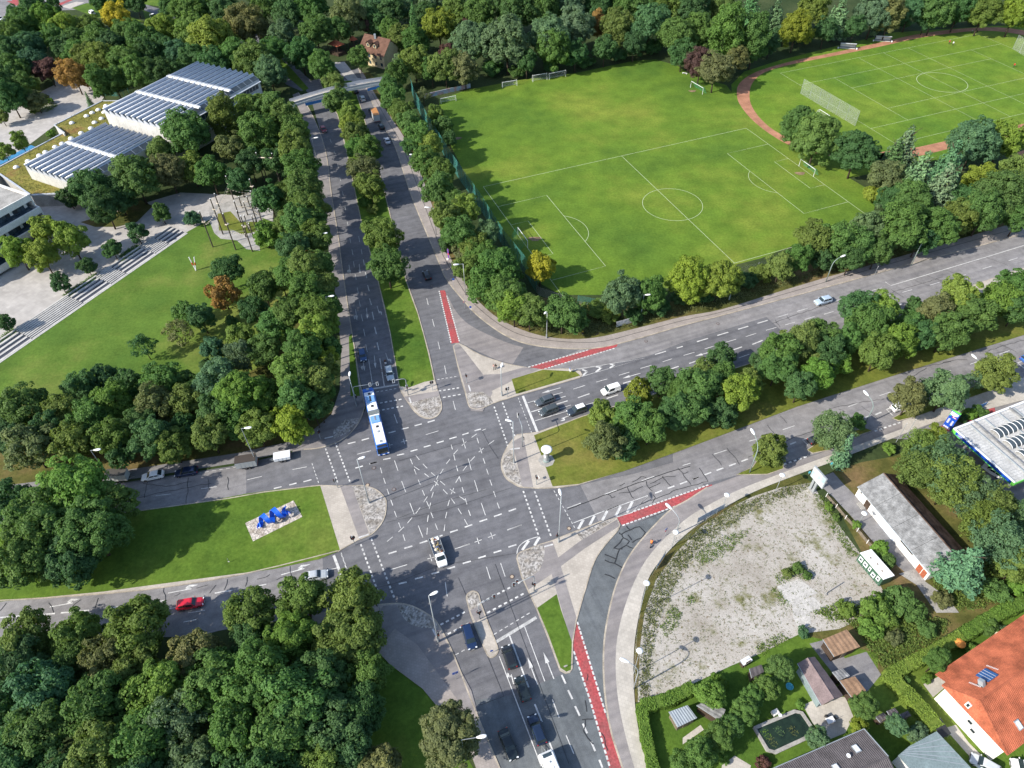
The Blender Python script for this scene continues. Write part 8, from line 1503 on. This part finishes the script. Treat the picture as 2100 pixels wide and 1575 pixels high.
for k in range(3):
    cb = X(4.0+k*3.1, 12., 0); mb = MB(org); vs = []
    for i in range(9):
        a = pi*i/8; off = -1.15*cos(a); z = 5.5+.75*sin(a); vs += [X(4.2+k*3.1+off, 6.4, z), X(4.2+k*3.1+off, 24., z)]
    mb.add(vs, [(2*i, 2*i+1, 2*i+3, 2*i+2) for i in range(8)]); va = mb.build('barrel_rooflight', M['roofglass'], o, smooth=True)
    for j in range(14):
        b_ = 6.6+j*1.25; MB(org).tube([X(4.2+k*3.1-1.17*cos(pi*i/8), b_, 5.5+.77*sin(pi*i/8)) for i in range(9)], .07, 5).build('rib', M['wht'], va)
for a in (3.2, 11.4):
    for b_ in (4., 14., 24.): MB(org).box(X(a, b_, 2.45), (.4, .4, 4.9), ru).build('column', M['wht'], o)
for i, (a, b_) in enumerate(((3.4, 1.6), (11.8, 1.8))):
    p = X(a, b_, 0); t = thing('fuel_pump', ['fuel pump under the canopy near the pylon', 'fuel pump under the canopy beside the red-topped person'][i], 'fuel pump', tuple(p), ru, 'fuel pumps'); MB().box((0, 0, .95), (.9, .5, 1.8)).build('cabinet', M['fblue'], t, bevel=.05); MB().box((0, -.26, 1.35), (.6, .03, .5)).build('display', M['glass'], t); MB().box((0, 0, .06), (2.4, 1., .14)).build('kerb', M['concrete'], t); MB().tube([(.46, -.1, 1.2), (.6, -.2, .6), (.5, -.25, .9)], .025, 6).build('hose', M['black'], t)
# price pylon
a, b = at(*ZQ((614, 834))[0]), at(*ZQ((694, 886))[0]); rz = atan2((b-a).y, (b-a).x); m_ = (a+b)/2; o = thing('price_pylon', 'tall blue price pylon of the filling station', 'sign', (m_.x, m_.y, .05), rz); Wp = (b-a).length+.15; Hp = 5.0
MB().box((0, .2, Hp/2), (Wp, .42, Hp)).build('body', M['fblue'], o, bevel=.03); MB().box((0, .2, Hp+.06), (Wp+.02, .44, .14)).build('cap', M['fgreen'], o)
MB().add([(-Wp/2+.08, -.03, Hp-.2), (Wp/2-.15, -.03, Hp-.2), (Wp/2-.2, -.03, Hp-.75), (0, -.03, Hp-1.25), (-Wp/2+.08, -.03, Hp-1.0)], [(0, 4, 3, 2, 1)]).build('emblem_field', M['wht'], o); MB().add([(-Wp/2+.02, -.028, Hp-1.0), (-Wp/2+.5, -.028, Hp-1.2), (-Wp/2+.02, -.028, Hp-1.5)], [(0, 2, 1)]).build('emblem_corner', M['fgreen'], o)
text_on(o, 'OMV', .36, (.1, -.04, Hp-.48), (radians(90), 0, 0), 'fblue'); MB().box((.25, -.03, Hp-1.45), (.95, .05, .26)).build('red_panel', M['sign_red'], o); MB().box((.25, -.05, Hp-1.45), (.6, .04, .16)).build('panel_face', M['wht'], o)
for i in range(5): MB().box((-Wp*.25, -.03, 2.7-.28*i), (.42, .04, .13)).build('fuel_name', M['wht'], o); MB().box((Wp*.22, -.03, 2.5-.28*i), (.4, .04, .15)).build('price_row', M['plate'], o)
for i in range(4): MB().box((-Wp/2+.3+i*.37, -.03, .35), (.28, .04, .36)).build('pictogram', M['wht'], o)
sheet('red_bed', ZQ((525, 860), (615, 828), (700, 890), (660, 895)), 'red', .06); sheet('red_bed', ZQ((880, 740), (1190, 615), (1205, 690), (860, 830)), 'red', .06)
A, B = at(*ZQ((875, 705))[0]), at(*ZQ((1090, 612))[0]); o = thing('station_banner', 'blue banner on a low frame at the station hedge', 'banner', tuple(A), group='station banners'); MB(A).prism([A, B, B+Vector((.05, .08, 0)), A+Vector((.05, .08, 0))], .3, 1.3).build('cloth', M['blue_panel'], o)
for q in (A, B): MB(A).tube([q, q+Vector((0, 0, 1.4))], .04, 6).build('post', M['steel'], o)
TREES.clear(); grove('in the red bed behind the price pylon', 'station shrubs', [(1988, 850, 14, 'b', 'shrub'), (2008, 845, 13, 'g', 'shrub'), (1972, 858, 12, 'd', 'shrub')])
# ---- inn by the footbridge, pavilions
R0, R1 = Vector((-57.4, 309.9, 0)), Vector((-46.6, 303.0, 0)); u = (R1-R0).normalized(); n = Vector((u.y, -u.x, 0)); o = thing('inn', 'cream inn with brown tiled roof and two dormers near footbridge', 'house', (R0.x, R0.y, 0)); org = o.location; M['cream'] = surf('cream_render', (.55, .45, .28), .12, .5, 4, .9, .2, world=False); M['tile_brown'] = surf('brown_tiles', (.15, .085, .062), .2, .5, 5, .9, .1, world=False)
hwid = 5.2; zE, zR = 5.6, 10.2; c = [R0+n*hwid, R1+n*hwid, R1-n*hwid, R0-n*hwid]; MB(org).prism(c, 0, zE).build('wall', M['cream'], o)
for p in (R0, R1): MB(org).add([p+n*hwid+Vector((0, 0, zE)), p-n*hwid+Vector((0, 0, zE)), p+Vector((0, 0, zR-.2))], [(0, 1, 2)]).build('gable', M['cream'], o)
for s in (1, -1):
    l0, l1, t0, t1 = R0-u*.5+n*s*(hwid+.5)+Vector((0, 0, zE-.5)), R1+u*.5+n*s*(hwid+.5)+Vector((0, 0, zE-.5)), R0-u*.5+Vector((0, 0, zR)), R1+u*.5+Vector((0, 0, zR)); tiled(org, l0, l1, t1, t0, 12, .5, M['tile_brown'], o)
MB(org).tube([R0-u*.5+Vector((0, 0, zR+.05)), R1+u*.5+Vector((0, 0, zR+.05))], .15, 6).build('ridge_cap', M['tile_brown'], o); MB(org).box(R0.lerp(R1, .45)+n*.8+Vector((0, 0, zR+.3)), (.8, .8, 1.8)).build('chimney', M['zinc'], o)
for t in (.33, .60):
    p = R0.lerp(R1, t)+n*3.0; d_ = MB(org).box(p+Vector((0, 0, 8.0)), (1.5, 2.2, 1.5), atan2(u.y, u.x)).build('dormer', M['cream'], o); MB(org).box(p+n*1.12+Vector((0, 0, 8.0)), (.9, .08, 1.0), atan2(u.y, u.x)).build('window', M['glass'], d_)
    for s in (-1, 1): ribbed(org, p+u*s*1.1+n*1.4+Vector((0, 0, 8.5)), p+u*s*1.1-n*1.3+Vector((0, 0, 8.5)), p-n*1.3+Vector((0, 0, 9.5)), p+n*1.4+Vector((0, 0, 9.5)), .4, .04, 'roof', M['tile_brown'], d_)
for t in (.15, .4, .65, .88):
    for z in (1.6, 4.2): MB(org).box(R0.lerp(R1, t)+n*(hwid+.02)+Vector((0, 0, z)), (1.1, .1, 1.3), atan2(u.y, u.x)).build('window', M['glass'], o)
Zv = Z(600, 0, 6)
for lab, q, s in (('open beer garden pavilion with red hipped roof left of inn', ((430, 545), (545, 580), (640, 545), (520, 490)), 4.), ('second small red pavilion roof beside the inn', ((690, 495), (750, 505), (800, 485), (740, 462)), 4.)):
    g = [at(*p, s) for p in Zv(*q)]; c = sum(g, Vector())/4; o = thing('pavilion', lab, 'pavilion', (c.x, c.y, 0), group='red pavilions'); org = o.location; ap = c+Vector((0, 0, 1.6))
    for i in range(4): tiled(org, g[i], g[(i+1) % 4], ap+Vector((0, 0, .01)), ap, 6, .5, M['tile_red'], o); MB(org).box(Vector((g[i].x, g[i].y, 2.)), (.2, .2, 4.)).build('post', M['darkwood'], o)
    MB(org).prism(g, 0, .3).build('floor', M['darkwood'], o); MB(org).prism([c+(p-c)*.95 for p in g], .3, 1.2).build('balustrade', M['darkwood'], o)
